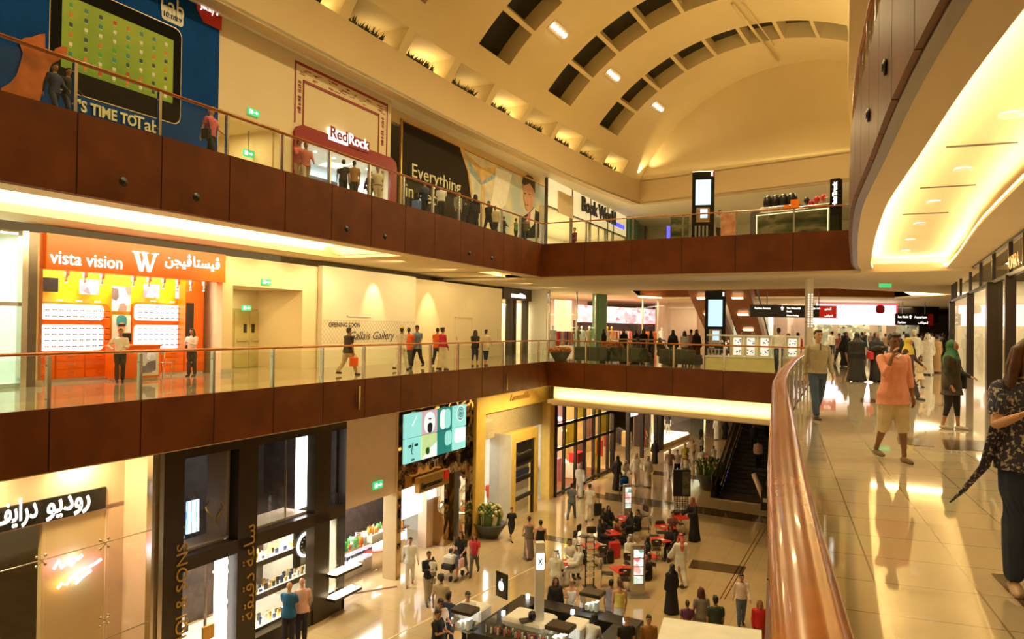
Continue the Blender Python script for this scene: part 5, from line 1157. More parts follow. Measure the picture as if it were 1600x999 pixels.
for k, (px, py) in enumerate(((1412, 430), (1412, 437), (1414, 443), (815, 441), (858, 447), (898, 452), (983, 444), (997, 445), (1093, 443), (1109, 443), (1216, 441), (1236, 441))):
    g = G(px, py, Z3B); downlight((g.x, g.y, Z3B-.03), ('small downlight before the far cove, %s from the gallery' % ords[k] if k < 3 else 'small downlight in the corner above the boutique, %s along' % ords[k-3] if k < 6 else 'small downlight in the strip under the top gallery, %s along' % ords[k-6]), .10)
b = mb('exit_green'); g = G(1383, 443, Z3B-.1); b.box(-.3, .3, -.02, .02, -.3, -.1); tag(b.build('exit_sign', None, (g.x, g.y, Z3B)), 'green exit sign hung under the flat ceiling by the east corner', 'sign', 'green and white exit signs')
# thin slots in the east tray
for i, (a, c) in enumerate((((1478, 231), (1590, 224)), ((1437, 295), (1525, 290)), ((1410, 336), (1482, 333)))):
    g0, g1 = G(*a, 4.6), G(*c, 4.6); b = mb('dark_steel'); d = (g1-g0); b.box(0, d.length, -.02, .02, -.012, .015); o = b.build('trim_ceiling_slot', None, (g0.x, g0.y, 4.61), math.atan2(d.y, d.x)); struct(o)
# ---------------------------------------------------------------- east shop front of glass
FX = Fr((21.5, 36.0), (-6.3, -12.5)); HX = 4.2
t = FX.thing('shop_front', 'long glass shop front with dark mullions along the east gallery', 'shop', 0, .02, 0)
U = lambda px: FX.u(px)
zt_ = FX.z(1600, 420)
ms = [0, 2.2, U(1490), U(1500), U(1515), U(1531), U(1551), U(1577), U(1600), U(1600)+1.3, U(1600)+2.6, 34]
ms = sorted(ms); tall = [0, U(1515), U(1551), U(1577), U(1600)+1.3]
b = mb('dark_brown'); b.box(0, 34, -.06, .06, zt_-.05, zt_+.05)
for x in ms: b.box(x-.03, x+.03, -.05, .05, zt_, HX)
for x in tall: b.box(x-.09, x+.09, -.12, .12, 0, zt_)
b.box(U(1551)-.02, U(1551)+.35, -.2, .2, 0, zt_); b.box(0, 34, -.05, .05, HX-.06, HX); b.build('frame', t)
for a, c in zip(ms, ms[1:]):
    for z0, z1 in ((0, zt_), (zt_, HX)): g = MB().use('glass_green' if z1 == HX and 0 else 'shop_glass'); g.quad((a, 0, z0), (c, 0, z0), (c, 0, z1), (a, 0, z1)); g.build('glass_pane', t, fix=False)
b = mb('sand_panel'); b.box(-.1, 34, 3.2, 3.3, 0, HX); b.use('white_paint').box(-.1, 0, .1, 3.2, 0, HX); b.box(U(1577)+.2, U(1577)+.26, .4, 3.2, 0, HX); b.use('print_tan').box(U(1560), U(1573), 1.2, 1.3, 0, zt_); b.build('interior', t)
text('OPERA', .5, 'gold', t, U(1580), -.07, zt_+.12, fit=1.6)
b = mb('wood_fascia')
for x in (4, 9, 16, 22): b.box(x, x+1.8, 2.2, 2.8, 0, 1.1); b.use('icon_white').box(x+.1, x+1.7, 2.25, 2.7, 1.1, 1.3).use('print_tan')
b.build('display_tables', t)
alightf(FX, 'shop_light', FX.w(5, 1.8, HX-.1), 9, 1.6, 300, col=(1, .85, .58)); alightf(FX, 'shop_light', FX.w(18, 1.8, HX-.1), 12, 1.6, 330, col=(1, .85, .58))
# ---------------------------------------------------------------- middle level beyond the far edge
def at(px, D, z=0): r = ray(px, 500); return Vector((r.x/r.y*D, D, z))
def zat(px, py, D): r = ray(px, py); return CH+r.z/r.y*D
pa, pb = at(857, 46.5), at(1048, 60); FN = Fr(P(pa), Vector(P(pb))-Vector(P(pa))); W = (pb-pa).length
t = FN.thing('shop_front', 'long glazed clothes shop with glowing pink screen band inside', 'shop', 0, 0, 0)
un = lambda px, v=0: FN.u(px, v)
b = mb('steel')
for px in (858, 901, 930, 947, 1004, 1028): x = un(px); b.box(x-.04, x+.04, -.05, .05, 0, 4.1)
b.build('frame', t)
b = mb('green_column'); b.box(un(931), un(946), -.04, .3, 0, 4.1); b.build('green_pier', t)
g = MB().use('shop_glass'); g.quad((0, 0, 0), (W, 0, 0), (W, 0, 4.1), (0, 0, 4.1)); g.build('window', t, fix=False)
mat('led_pink', (.8, .3, .35), .4, emit=(1, .30, .33), es=1.5, var=.2); screenmat('led_pattern', [(1, .85, .85), (1, .25, .3), (1, .6, .62), (.9, .1, .15)], (1.6, 3.2), 1.5)
a, c = un(904, 4), un(1046, 4); b = mb('led_pattern'); b.box(a, c, 4, 4.2, zat(950, 504, 56), zat(950, 477, 56)); b.build('screen_band', t)
b = mb('white_paint'); b.box(0, W, 8, 8.1, 0, 4.1); b.box(-.1, 0, .1, 8, 0, 4.1); b.use('speckle').box(un(868, 3), un(893, 3), 3, 3.1, .8, 3.7); b.use('shop_dark').box(a, c, 4.3, 4.5, 0, 2.3); b.use('white_paint').box(0, W, .1, 8, 4.1, 4.15); b.build('interior', t)
for r0, (x0, x1, vv) in enumerate(((un(868, 1.5), un(897, 1.5), 1.5), (un(1008, 3), un(1024, 3), 3), (un(955, 3), un(985, 3), 3))):
    b = mb('steel'); b.tube([(x0, vv, 0), (x0, vv, 1.5), (x1, vv, 1.5), (x1, vv, 0)], .025, 6); rk = b.build('clothes_rack', t); b = mb('red'); n = int((x1-x0)/.12); rnd = random.Random(r0)
    for k in range(n):
        b.use(['icon_navy', 'sign_red', 'suit', 'orange', 'print_blue', 'icon_white', 'red', 'tie_pink'][rnd.randrange(8)] if r0 != 1 else 'orange'); x = x0+.05+k*.12; b.rbox(x, x+.07, vv-.22, vv+.22, .45+.25*rnd.random(), 1.47, .02)
    tag(b.build('hanging_clothes', rk), kind='stuff')
for k in range(3): alightf(FN, 'shop_light', FN.w(W*(.17+.33*k), 3, 4.0), 4.5, 4, 380, col=(1, .86, .55))
# further shops behind the escalators
p0, p1 = at(1050, 62), at(1480, 66); FO = Fr(P(p0), Vector(P(p1))-Vector(P(p0))); W = (p1-p0).length
t = FO.thing('shop_front', 'distant row of lit shop fronts behind the crowd', 'shop', 0, 1, 0)
b = mb('pinkish_wall'); b.box(0, W, 3, 3.1, 0, 4.1)
for px in (1100, 1180, 1222, 1250, 1395): x = FO.u(px); b.box(x, x+1.0, -.1, .5, 0, 4.1)
b.use('dark_brown').box(FO.u(1400), W, .0, .3, 2.6, 4.1); b.build('piers', t)
screenmat('shelves_far', [(.15, .12, .06), (.7, .6, .35), (.3, .3, .2), (.9, .85, .6)], (2.5, 3), .3)
for px0, px1, m_ in ((1112, 1178, 'shelves_far'), (1290, 1330, 'shelves_far'), (1340, 1390, 'shelves_far'), (1405, 1470, 'shelves_far')): b = mb(m_); b.box(FO.u(px0), FO.u(px1), 1.8, 1.9, .2, 2.6); b.build('lit_shelving', t)
b = mb('shop_blue_white'); b.box(FO.u(1186), FO.u(1215), 2.2, 2.3, .5, 3.0); b.box(FO.u(1230), FO.u(1248), 2.2, 2.3, .5, 3.0); b.use('yellow').box(FO.u(1206), FO.u(1212), 2.1, 2.2, .5, 3.0); b.build('lit_windows', t)
g = MB().use('shop_glass'); g.quad((0, 0, 0), (W, 0, 0), (W, 0, 4.1), (0, 0, 4.1)); g.build('window', t, fix=False)
for k in range(3): alightf(FO, 'shop_light', FO.w(W*(.2+.3*k), 1.2, 4.0), 5, 1.6, 260, col=(1, .9, .65))
# giant screen
D = 58; a = at(1277, D); c = at(1402, D); t = thing('led_screen', 'huge white and pink lit screen high over the crowd', 'screen', (a.x, a.y, 0), math.atan2(c.y-a.y, c.x-a.x))
W = (c-a).length; z0, z1 = zat(1300, 507, D), min(4.15, zat(1300, 474, D)); mat('led_white', (.9, .85, .85), .4, emit=(1, .86, .86), es=2.6); mat('led_red', (.8, .05, .1), .4, emit=(1, .08, .16), es=1.2)
b = mb('led_white'); b.box(0, W, 0, .2, z0, z1); b.build('panel', t); b = mb('led_red'); b.box(-.0, W, -.01, 0, z1-.1, z1); b.box(W-.12, W, -.01, 0, z0, z1)
x = W*.47; b.box(x, x+.1, -.02, .0, z1-.1, z1); b.build('border', t); b = mb('sign_red'); xc = at(1375, D).x-a.x; b.prism(rrect(xc-.35, xc+.35, z1-.75, z1-.1, .2), -.03, -.005); b.build('emblem', t)
a = at(1263, D-.6); c = at(1277, D-.6); b = mb('led_white'); b.box(0, (at(1277, D)-at(1262, D)).length+.2, 0, .15, z0, z0+.55); o = b.build('led_screen', None, (a.x, a.y, 0)); tag(o, 'short pale lit screen strip left beside the huge screen', 'screen') if 0 else tag(o, 'short pale lit strip joining the huge screen behind the white column', 'screen')
# hanging direction signs
def hang_sign(px0, px1, py0, py1, D, lab, lines, red=0):
    a, c = at(px0, D), at(px1, D); z1, z0 = zat(px0, py0, D), zat(px0, py1, D); z1 = min(z1, 4.05); W = (c-a).length
    t = thing('direction_sign', lab, 'sign', (a.x, a.y, z0), math.atan2(c.y-a.y, c.x-a.x), 'hanging direction signs'); h = z1-z0
    b = mb('black'); b.box(0, W, 0, .15, 0, h); b.build('panel', t)
    b = mb('letter_white'); s = h*.3; ax = W*lines[0]; az = h*.72
    b.prism([(ax-.05, az-s*.5), (ax+.05, az-s*.5), (ax+.05, az+s*.1), (ax+s*.5, az), (ax, az+s*.6), (ax-s*.5, az), (ax-.05, az+s*.1)], -.015, 0); b.build('arrow', t)
    for x, z, tx, sz in lines[1]: text(tx, h*sz, 'letter_white', t, W*x, -.012, h*z, ext=.004, bold=.004)
    for x in (.2*W, .8*W): b = mb('dark_steel'); b.box(x-.02, x+.02, .05, .09, h, 4.2-z0); b.build('rod', t)
    if red: b = mb('red'); b.box(W-red, W, -.01, 0, 0, h); b.build('red_panel', t)
    return t
hang_sign(1172, 1307, 476, 495.5, 47, 'long black hanging sign with white arrow and Arabic lines near the escalators', (.37, [(.05, .65, 'Fashion Avenue', .2), (.42, .68, 'The Waterfall', .2), (.42, .42, 'Souk', .2), (.66, .65, '\uFEE9\uFEAD\uFEED\uFE8E\uFEE8\uFEDF\uFE8D', .24), (.42, .12, 'Cinema Parking', .15), (.70, .7, 'Metro Link', .17), (.86, .66, '\uFEED\uFEAE\uFE98\uFEE4\uFEDF\uFE8D', .24), (.86, .12, '\uFED2\uFED7\uFE8D\uFEED\uFEA4\uFEDF\uFE8D', .2)]), 1.1)
hang_sign(1399, 1458, 490, 508, 57, 'small black hanging sign with a red end beside the huge screen', (.4, [(.06, .62, 'Ice Rink', .28), (.5, .62, 'Aquarium', .28), (.06, .15, 'Parking', .24), (.6, .15, '\uFED2\uFED7\uFE8D\uFEED\uFEA4\uFEDF\uFE8D', .26)]), .4)
# white column with lit letters
p = at(1264, 33.5); b = mb('white_paint'); b.box(-.14, .14, -.14, .14, 0, 4.2); c_ = b.build('column', None, p); tag(c_, 'slim cream column with small vertical lettering near the info kiosk', 'column')
b = mb('letter_white')
for k in range(14):
    for x in (-.1, .05): b.box(x, x+.05, -.15, -.14, 1.9+.11*k, 1.96+.11*k)
b.build('lettering', c_)
# escalator trusses rising towards the top gallery
T0 = at(1158, 57.5); T1 = at(1115, 47.2); d = (Vector(P(T1))-Vector(P(T0))); FT = Fr(P(T0), d); L = d.length
t = thing('escalator', 'brown clad escalator pair climbing to the top gallery', 'escalator', T0, FT.rz)
b = mb('wood_escalator') if 'wood_escalator' in MATS else mb(mat('wood_escalator', (.30, .10, .03), .35, var=.1) and 'wood_escalator')
for s in (-1.0, 1.0):
    y = s*1.15; hw = .85; bb = mb('wood_escalator'); zt = Z3
    prof = [(-1.5, 0), (0, -.05), (L-.5, zt-1.1), (L+1.2, zt-1.0), (L+1.2, zt), (L-.5, zt), (-.4, .35), (-1.5, .3)]
    bb.add([(x, y-hw, z) for x, z in prof]+[(x, y+hw, z) for x, z in prof], [tuple(range(8)), tuple(range(15, 7, -1))]+[(i, i+8, (i+1) % 8+8, (i+1) % 8) for i in range(8)])
    bb.build('truss', t)
    for e in (-1, 1):
        bb = mb('black'); yy = y+e*hw; bb.tube([(-1.6, yy, .9), (-.4, yy, 1.3), (L-.5, yy, zt+.95), (L+1.2, yy, zt+1)], .05, 6); bb.build('handrail', t)
        g = MB().use('glass_dark'); g.add([(-1.4, yy, .3), (-.4, yy, .35), (L-.5, yy, zt), (L-.5, yy, zt+.95), (-.4, yy, 1.25), (-1.4, yy, .9)], [(0, 1, 4, 5), (1, 2, 3, 4)]); g.build('side_glass', t, fix=False)
    for k in range(4):
        f = .15+.22*k; x = f*L; z = -.05+(zt-1.05)*f-.03; bb = mb('lit_warm'); bb.add([(x, y-.35, z-.0), (x, y+.35, z), (x+.25, y+.35, z+.13), (x+.25, y-.35, z+.13)], [(0, 1, 2, 3)]); bb.build('soffit_lamp', t, fix=False)
# information totems
def totem(px, D, z, w, h, lab):
    p = at(px, D, z); t = thing('info_totem', lab, 'totem', p, math.atan2(p.y, p.x)-R(90), 'black information totems')
    b = mb('black_gloss'); b.rbox(-w/2, w/2, -.16, .16, 0, h, .01); b.build('body', t)
    mat('screen_blue', (.5, .75, .95), .3, emit=(.50, .78, 1), es=.95, var=.08); b = mb('screen_blue'); b.box(-w*.34, w*.34, -.175, -.16, h*.52, h*.88); b.build('main_screen', t)
    b = mb('chrome'); b.box(-w*.3, w*.3, -.175, -.16, h*.27, h*.48); sc = b.build('map_panel', t); b = mb('screen_blue'); b.box(-w*.12, w*.2, -.19, -.176, h*.33, h*.46); b.build('map_screen', sc)
    b = mb('letter_white'); b.box(w*.34, w*.41, -.175, -.16, h*.93, h*.985); b.use('tie_pink').box(w*.41, w*.47, -.17, -.16, h*.92, h*.99); b.build('info_mark', t)
    for k in range(4): b = mb('steel'); b.box(-w*.36+k*w*.17, -w*.28+k*w*.17, -.18, -.16, .1, h*.22); b.build('fin', t)
totem(1117.5, 36, 0, .98, zat(1117, 455, 36), 'black information totem with blue screen behind the white kiosk, middle level')
totem(1096.5, 34, Z3, 1.0, zat(1096, 269, 34)-Z3, 'black information totem with blue screen at the top gallery rail')
# white lit kiosk at the far rail
p0, p1 = G(1102, 577.5), G(1252, 583); d = Vector(P(p1))-Vector(P(p0)); FKi = Fr(P(p0), d); W = d.length
t = thing('kiosk', 'white kiosk with lit jewellery pictures along the far rail', 'kiosk', (p0.x, p0.y, 0), FKi.rz)
mat('kiosk_cream', (.75, .68, .35), .4); mat('box_lit', (.95, .95, .95), .4, emit=(.95, .96, 1), es=.55)
b = mb('kiosk_cream'); b.box(0, W, 0, .9, 0, .55); b.use('white').box(-.02, W+.02, -.02, .92, .55, .6); b.box(-.02, W+.02, .35, .92, 1.44, 1.5); b.build('counter', t)
b = mb('white'); n = 5; c0 = W*.27
for k in range(n+1): x = c0+k*(W*.98-c0)/n; b.box(x-.03, x+.03, 0, .06, .6, 1.5)
b.box(c0, W, 0, .06, 1.44, 1.5); b.build('display_frame', t)
for k in range(n):
    x0_ = c0+k*(W*.98-c0)/n+.07; x1_ = x0_+(W*.98-c0)/n-.14
    b = mb('kiosk_cream'); b.box(x0_-.03, x1_+.03, .08, .1, .6, 1.44); b.use('box_lit'); b.box(x0_+.05, x1_-.05, .04, .09, .66, .98); b.box(x0_+.05, x1_-.05, .04, .09, 1.06, 1.38); pl_ = b.build('picture_panel', t)
    b = mb('icon_navy'); m_ = (x0_+x1_)/2; rr = random.Random(k)
    for zc_ in (.82, 1.22):
        for j in range(5): b.ball((m_+rr.uniform(-.16, .16), .035, zc_+rr.uniform(-.08, .08)), .03, 5, sz=.8)
    b.build('jewel_print', pl_)
b = MB().use('shop_glass'); b.quad((0, 0, .6), (c0, 0, .6), (c0, 0, 1.5), (0, 0, 1.5)); b.build('glass_case', t, fix=False)
b = mb('steel')
for z in (.85, 1.15): b.box(.05, c0-.05, .1, .5, z, z+.015)
rr = random.Random(5)
for k in range(22): b.use(['icon_white', 'gold', 'black', 'steel'][k % 4]).box(.1+rr.random()*(c0-.3), .2+rr.random()*(c0-.3), .15, .3, .6+.27*rr.randrange(3), .72+.27*rr.randrange(3)) if 0 else b.ball((.1+rr.random()*(c0-.2), .3, .66+.28*rr.randrange(3)), .045, 5)
tag(b.build('goods', t), kind='stuff')
alightf(FKi, 'kiosk_light', FKi.w(W*.6, .5, 1.43), W*.7, .3, 26, col=(1, 1, 1))
# dark sofas and planters
mat('sofa_dark', (.022, .03, .018), .75, var=.3)
def sofa(px0, px1, D0, D1, lab):
    a, c = at(px0, D0), at(px1, D1); d = c-a; W = d.length; t = thing('sofa', lab, 'sofa', a, math.atan2(d.y, d.x), 'dark sofas behind the far rail')
    b = mb('sofa_dark'); b.rbox(0, W, 0, .85, .1, .42, .04); b.build('base', t); b = mb('sofa_dark'); b.rbox(0, W, -.05, .2, .1, .78, .06); b.build('backrest', t)
    n = max(1, int(W/.9))
    for k in range(n): b = mb('sofa_dark'); b.rbox(W*k/n+.02, W*(k+1)/n-.02, .2, .84, .42, .54, .04); b.build('seat_cushion', t)
    for x in (.1, W-.1): b = mb('steel'); b.box(x-.04, x+.04, .1, .7, 0, .1); b.build('leg', t)
sofa(898, 950, 36.6, 35.9, 'dark green sofa behind the far rail next to the flower bowl')
sofa(953, 1012, 36.2, 35.3, 'long dark green sofa in the middle behind the far rail'); sofa(1030, 1086, 34.6, 33.4, 'dark green sofa behind the far rail closest to the white kiosk')
mat('flower_orange', (.62, .25, .10), .7, var=.5, scale=20, bump=.5); mat('bowl', (.05, .055, .04), .4); mat('grass_green', (.08, .14, .02), .7, var=.4, scale=20); mat('flower_pale', (.75, .65, .35), .7, var=.2)
def planter(p, r, h, lab, fl, fh=.35, name='planter', n=160, spread=1.0, seed=0):
    t = thing(name, lab, 'planter', p, 0); b = mb('bowl'); b.lathe([(r*.45, 0), (r*.5, .04), (r, h*.95), (r, h), (r*.9, h), (r*.88, h-.05)], n=20); b.build('bowl', t)
    rr = random.Random(seed); b = mb(fl[0])
    for k in range(n):
        a = rr.random()*6.28; d = r*.85*math.sqrt(rr.random())*spread; hh = fh*(.6+.5*rr.random())*(1-.35*(d/r)**2); x, y = d*math.cos(a), d*math.sin(a); w = .032+r*.03
        b.use(fl[k % len(fl)]); ex, ey = x*1.2, y*1.2; b.add([(x-w, y, h-.05), (x+w, y, h-.05), (ex+w*2, ey, h+hh*.7), (ex, ey, h+hh)], [(0, 1, 2, 3)]); b.ball((ex, ey, h+hh*.95), w*1.3, 4)
    tag(b.build('plants', t, fix=False), kind='stuff')
planter(at(876, 36.2), .52, .5, 'dark bowl planter full of orange flowers at the gallery corner', ['flower_orange'], .22, seed=1)
planter(at(957, 38.5), .55, .55, 'orange flower bowl planter behind the dark sofas', ['flower_orange'], .45, seed=2)
g = G(765, 840, ZG); planter(g, .72, .62, 'black bowl planter with pale orchids beside the yellow boutique', ['grass_green', 'flower_pale'], .75, n=110, spread=.7, seed=3)
g = G(733, 833, ZG); planter(g+Vector((.3, .3, 0)), .6, .6, 'black bowl planter with dark leaves by the mirror cladding', ['grass_green', 'leaf_dark'], .6, n=90, spread=.7, seed=4)
g = G(1108, 766, ZG); planter(g, .75, .9, 'dark planter of yellow green bushes near the escalator', ['grass_green', 'flower_pale', 'grass_green'], .9, n=200, seed=5)
# ring rail behind the sofas
a, c = at(953, 40.5), at(1040, 38.5); t = thing('barrier_rail', 'steel barrier rail behind the dark sofas', 'railing', a, math.atan2((c-a).y, (c-a).x)); W = (c-a).length
b = mb('steel'); b.tube([(0, 0, 1.1), (W/3, .1, 1.12), (W*2/3, .1, 1.12), (W, 0, 1.1)], .04, 8); b.build('handrail', t)
for k in range(4): b = mb('steel'); b.box(W*k/3-.03, W*k/3+.03, .0, .06, 0, 1.1); b.build('post', t)
# ---------------------------------------------------------------- top gallery far side
b = mb('white_paint'); a, c = at(990, 74), at(1340, 66); d = c-a; b.box(0, d.length, 0, .3, Z3, 12); struct(b.build('wall_top_far', None, (a.x, a.y, 0), math.atan2(d.y, d.x)))
p0, p1 = at(1180, 33.4, Z3), at(1296, 31.0, Z3); d = p1-p0; W = d.length; t = thing('kiosk', 'hat kiosk with a long dark racetrack poster at the top rail', 'kiosk', p0, math.atan2(d.y, d.x))
b = mb('dark_steel'); b.rbox(0, W, 0, 1.2, 0, 1.25, .02); b.box(-.8, 0, .1, 1.0, 0, .35); b.box(-.35, 0.02, .1, .9, 0, 1.35); b.build('counter', t)
screenmat('race_pic', [(.015, .02, .008), (.05, .055, .02), (.16, .13, .06), (.02, .03, .012)], (.8, 2.2), .05, 'NOISE'); b = mb('race_pic'); b.box(.05, W-.1, -.03, 0, .12, 1.12); pp = b.build('poster', t); mat('trim_glow', (.8, .8, .5), .4, emit=(1, .95, .6), es=.8); b = mb('trim_glow'); x0_, x1_ = .02, W-.07
b.box(x0_, x1_, -.05, -.03, .09, .13); b.box(x0_, x1_, -.05, -.03, 1.11, 1.15); b.box(x0_, x0_+.04, -.05, -.03, .09, 1.15); b.box(x1_-.04, x1_, -.05, -.03, .09, 1.15); b.build('poster_frame', t)
t_ang = math.atan2(d.y, d.x); dn = Vector((math.cos(t_ang), math.sin(t_ang), 0)); nn_ = Vector((-dn.y, dn.x, 0))
def hat(x, y, z, m, lab, s=1.0, kind='wig'):
    p = p0+dn*x+nn_*y; b = mb(m)
    if kind == 'wig': b.lathe([(.17*s, 0), (.21*s, .12*s), (.22*s, .3*s), (.19*s, .45*s), (.1*s, .54*s), (.01, .57*s)], n=14)
    else: b.lathe([(.07*s, 0), (.06*s, .08*s), (.14*s, .14*s), (.17*s, .26*s), (.13*s, .4*s), (.01, .46*s)], n=14)
    o = b.build('hat_dummy', None, (p.x, p.y, z)); tag(o, lab, 'hat display', 'hat dummies on the kiosk')
for k in range(4): hat(.35+.38*k, .4, Z3+1.5, 'black', 'tall black capped display head on the hat kiosk, %s in its row' % ords[k])
for k, (x, m_, z) in enumerate(((1.95+.2, 'black', 1.55), (2.35, 'sign_red', 1.4), (2.6, 'red', 1.55), (2.9, 'red', 1.6), (3.15, 'skin_light', 1.45), (3.3, 'skin_light', 1.75))):
    if x < W-.1: hat(x, .4, Z3+z-.1, m_, ['small black hat on the kiosk shelf', 'small dark red hat on the kiosk shelf', 'red capped head on the kiosk shelf beside the dark red one', 'larger red capped head on the kiosk shelf', 'pale lower head on the kiosk shelf', 'pale upper head on the kiosk shelf'][k], .75, 'head')
b = mb('steel'); b.rbox(.1, 1.9, .15, .8, 1.25, 1.5, .02); b.build('glass_tray', t); b = mb('steel'); b.rbox(1.9, W-.1, .15, .8, 1.25, 1.38, .02); b.rbox(3.0, 3.3, .2, .6, 1.38, 1.66, .01); b.build('riser', t)
b = mb('orange'); b.box(1.55, 1.95, .1, .12, 1.25, 1.7); b.box(1.25, 1.5, .1, .12, 1.25, 1.5); b.build('price_card', t)
p = at(1304.5, 30.9, Z3); tw = thing('sign_tower', 'narrow black tower with glowing white vertical lettering', 'sign', p, t_ang); b = mb('black_gloss'); b.rbox(-.2, .2, -.15, .15, 0, zat(1304, 280, 30.9)-Z3, .01); b.build('body', tw)
zz = zat(1304, 280, 30.9)-Z3; text('HatsTruck', .24, 'letter_white', tw, .09, -.16, zz*.5, rot=(R(90), R(-90), 0), bold=.012, fit=1.05)
mat('poster_red', (.45, .12, .08), .4, col2=(.7, .4, .25), scale=3)
for i, (px, D, m_, w_, h_, lab) in enumerate(((1136, 34, 'poster_red', .55, .95, 'red framed poster stand with two faces on the top gallery'), (1060, 36.5, 'race_pic', .8, 1.15, 'yellowish picture stand on the top gallery near the totem'), (1044, 37.6, 'lit_blue', .25, .65, 'small bright blue screen on the top gallery'))):
    p = at(px, D, Z3); t = thing('poster_stand' if i < 2 else 'small_screen', lab, 'poster stand' if i < 2 else 'screen', p, -.2); z0 = .3 if i < 2 else .55
    b = mb('poster_red' if i == 0 else 'dark_steel'); b.box(-w_/2-.05, w_/2+.05, 0, .05, z0-.05, z0+h_+.05); b.build('frame', t); b = mb(m_); b.box(-w_/2, w_/2, -.01, 0, z0, z0+h_); b.build('picture', t)
    b = mb('dark_steel'); b.box(-.03, .03, .0, .06, 0, z0); b.box(-.2, .2, -.15, .2, 0, .02); b.build('foot', t)

# glowing ceiling coves beyond the escalators and past the east corner
def glow(pix, lab, z=Z3B-.02):
    pts = [G(x, y, z) for x, y in pix]; o = pts[0]; b = mb('lit_warm'); b.prismz([(p.x-o.x, p.y-o.y) for p in pts], -.02, 0); tag(b.build('ceiling_light_panel', None, o), lab, 'ceiling light', 'glowing ceiling panels')
glow([(915, 449.5), (985, 450.5), (1082, 464.5), (1040, 465.5), (960, 459)], 'long glowing ceiling strip before the clothes shop') if 0 else glow([(872, 458), (905, 456), (1060, 466.5), (1040, 468.5)], 'long glowing ceiling strip above the clothes shop front')
glow([(1391, 446), (1462, 446), (1474, 460), (1424, 461.5)], 'glowing ceiling tray past the corner of the east gallery')
glow([(1215, 466.5), (1395, 466.5), (1395, 468.5), (1215, 468.5)], 'thin glowing ceiling line above the hanging sign')

e0, e1 = Vector(EROWS[4][-1]), Vector(EROWS[5][-1]); m_ = (e0+e1)/2; dv_ = (e1-e0); nn2 = Vector((dv_.y, -dv_.x, 0)).normalized()
if nn2.y > 0: nn2 = -nn2
alight('cove_light', (m_.x+nn2.x*.15, m_.y+nn2.y*.15, 4.3), dv_.length*.95, .12, 60, (nn2.x*.6, nn2.y*.6, 1), WARM, math.atan2(dv_.y, dv_.x))
# ---------------------------------------------------------------- cafe furniture on the ground floor
mat('chair_brown', (.045, .022, .012), .35, var=.2); mat('table_red', (.62, .03, .01), .35, var=.06)
def make_chair():
    t = thing('cafe_chair', 'dark brown cafe chair', 'chair', (0, 0, 0), 0, 'dark cafe chairs')
    b = mb('chair_brown'); b.rbox(-.20, .20, -.20, .20, .43, .46, .02); b.build('seat', t)
    b = mb('chair_brown'); pts = rrect(-.20, .20, .60, .88, .08, 4); v = [(x, .20+.04*(1-(x/.2)**2), z) for x, z in pts]; w_ = [(x, .225+.04*(1-(x/.2)**2), z) for x, z in pts]; n = len(pts)
    b.add(v+w_, [tuple(range(n)), tuple(range(2*n-1, n-1, -1))]+[(i, (i+1) % n, (i+1) % n+n, i+n) for i in range(n)])
    b.use('letter_plain'); b.box(-.05, .05, .265, .272, .79, .83); b.build('backrest', t)
    for x, y in ((-.17, -.18), (.17, -.18), (-.17, .19), (.17, .19)): b = mb('steel'); b.tube([(x, y, .44), (x*1.15, y*1.12, 0)], .011, 6); b.build('leg', t)
    for x in (-.17, .17): b = mb('steel'); b.tube([(x, .19, .44), (x, .235, .70)], .011, 6); b.build('back_support', t)
    return t
def make_table():
    t = thing('cafe_table', 'red topped cafe table', 'table', (0, 0, 0), 0, 'red cafe tables')
    b = mb('table_red'); b.rbox(-.36, .36, -.36, .36, .72, .75, .02); b.build('tabletop', t); b = mb('steel'); b.tube([(0, 0, .02), (0, 0, .72)], .03, 8); b.build('column', t); b = mb('steel'); b.lathe([(.22, 0), (.22, .015), (.03, .03)], n=14); b.build('base', t)
    return t
CH0 = make_chair(); CHK = kids(CH0); TB0 = make_table(); TBK = kids(TB0); used = {'c': False, 't': False}
CPOS = []
def chair(px, py, face, label):    # pixel of the seat centre
    p = G(px, py, ZG+.45); p.z = ZG
    if not used['c']: used['c'] = True; CH0.location = p; CH0.rotation_euler = (0, 0, R(face)); CH0['label'] = label; return CH0
    return dup(CH0, p, R(face), label, children=CHK)
def table(px, py, label, rz=20):
    p = G(px, py, ZG+.75); p.z = ZG
    if not used['t']: used['t'] = True; TB0.location = p; TB0.rotation_euler = (0, 0, R(rz)); TB0['label'] = label; t = TB0
    else: t = dup(TB0, p, R(rz), label, children=TBK)
    return p
TB = []
for px, py, lab in ((890, 878, 'red cafe table between the men in white robes'), (926, 853, 'red cafe table in front of the woman in black, near the middle'), (973, 811, 'red cafe table behind the farther menu totem'), (953, 832, 'small red cafe table next to the suitcases'), (973, 889, 'empty red cafe table with its chairs beside the near menu totem'), (1040, 823, 'red cafe table of the man in the maroon shirt'), (1064, 808, 'farthest red cafe table beside the poster stand'), (1030, 843, 'red cafe table with papers on it'), (1010, 868, 'red cafe table half hidden behind the near menu totem')):
    TB.append(table(px, py, lab))
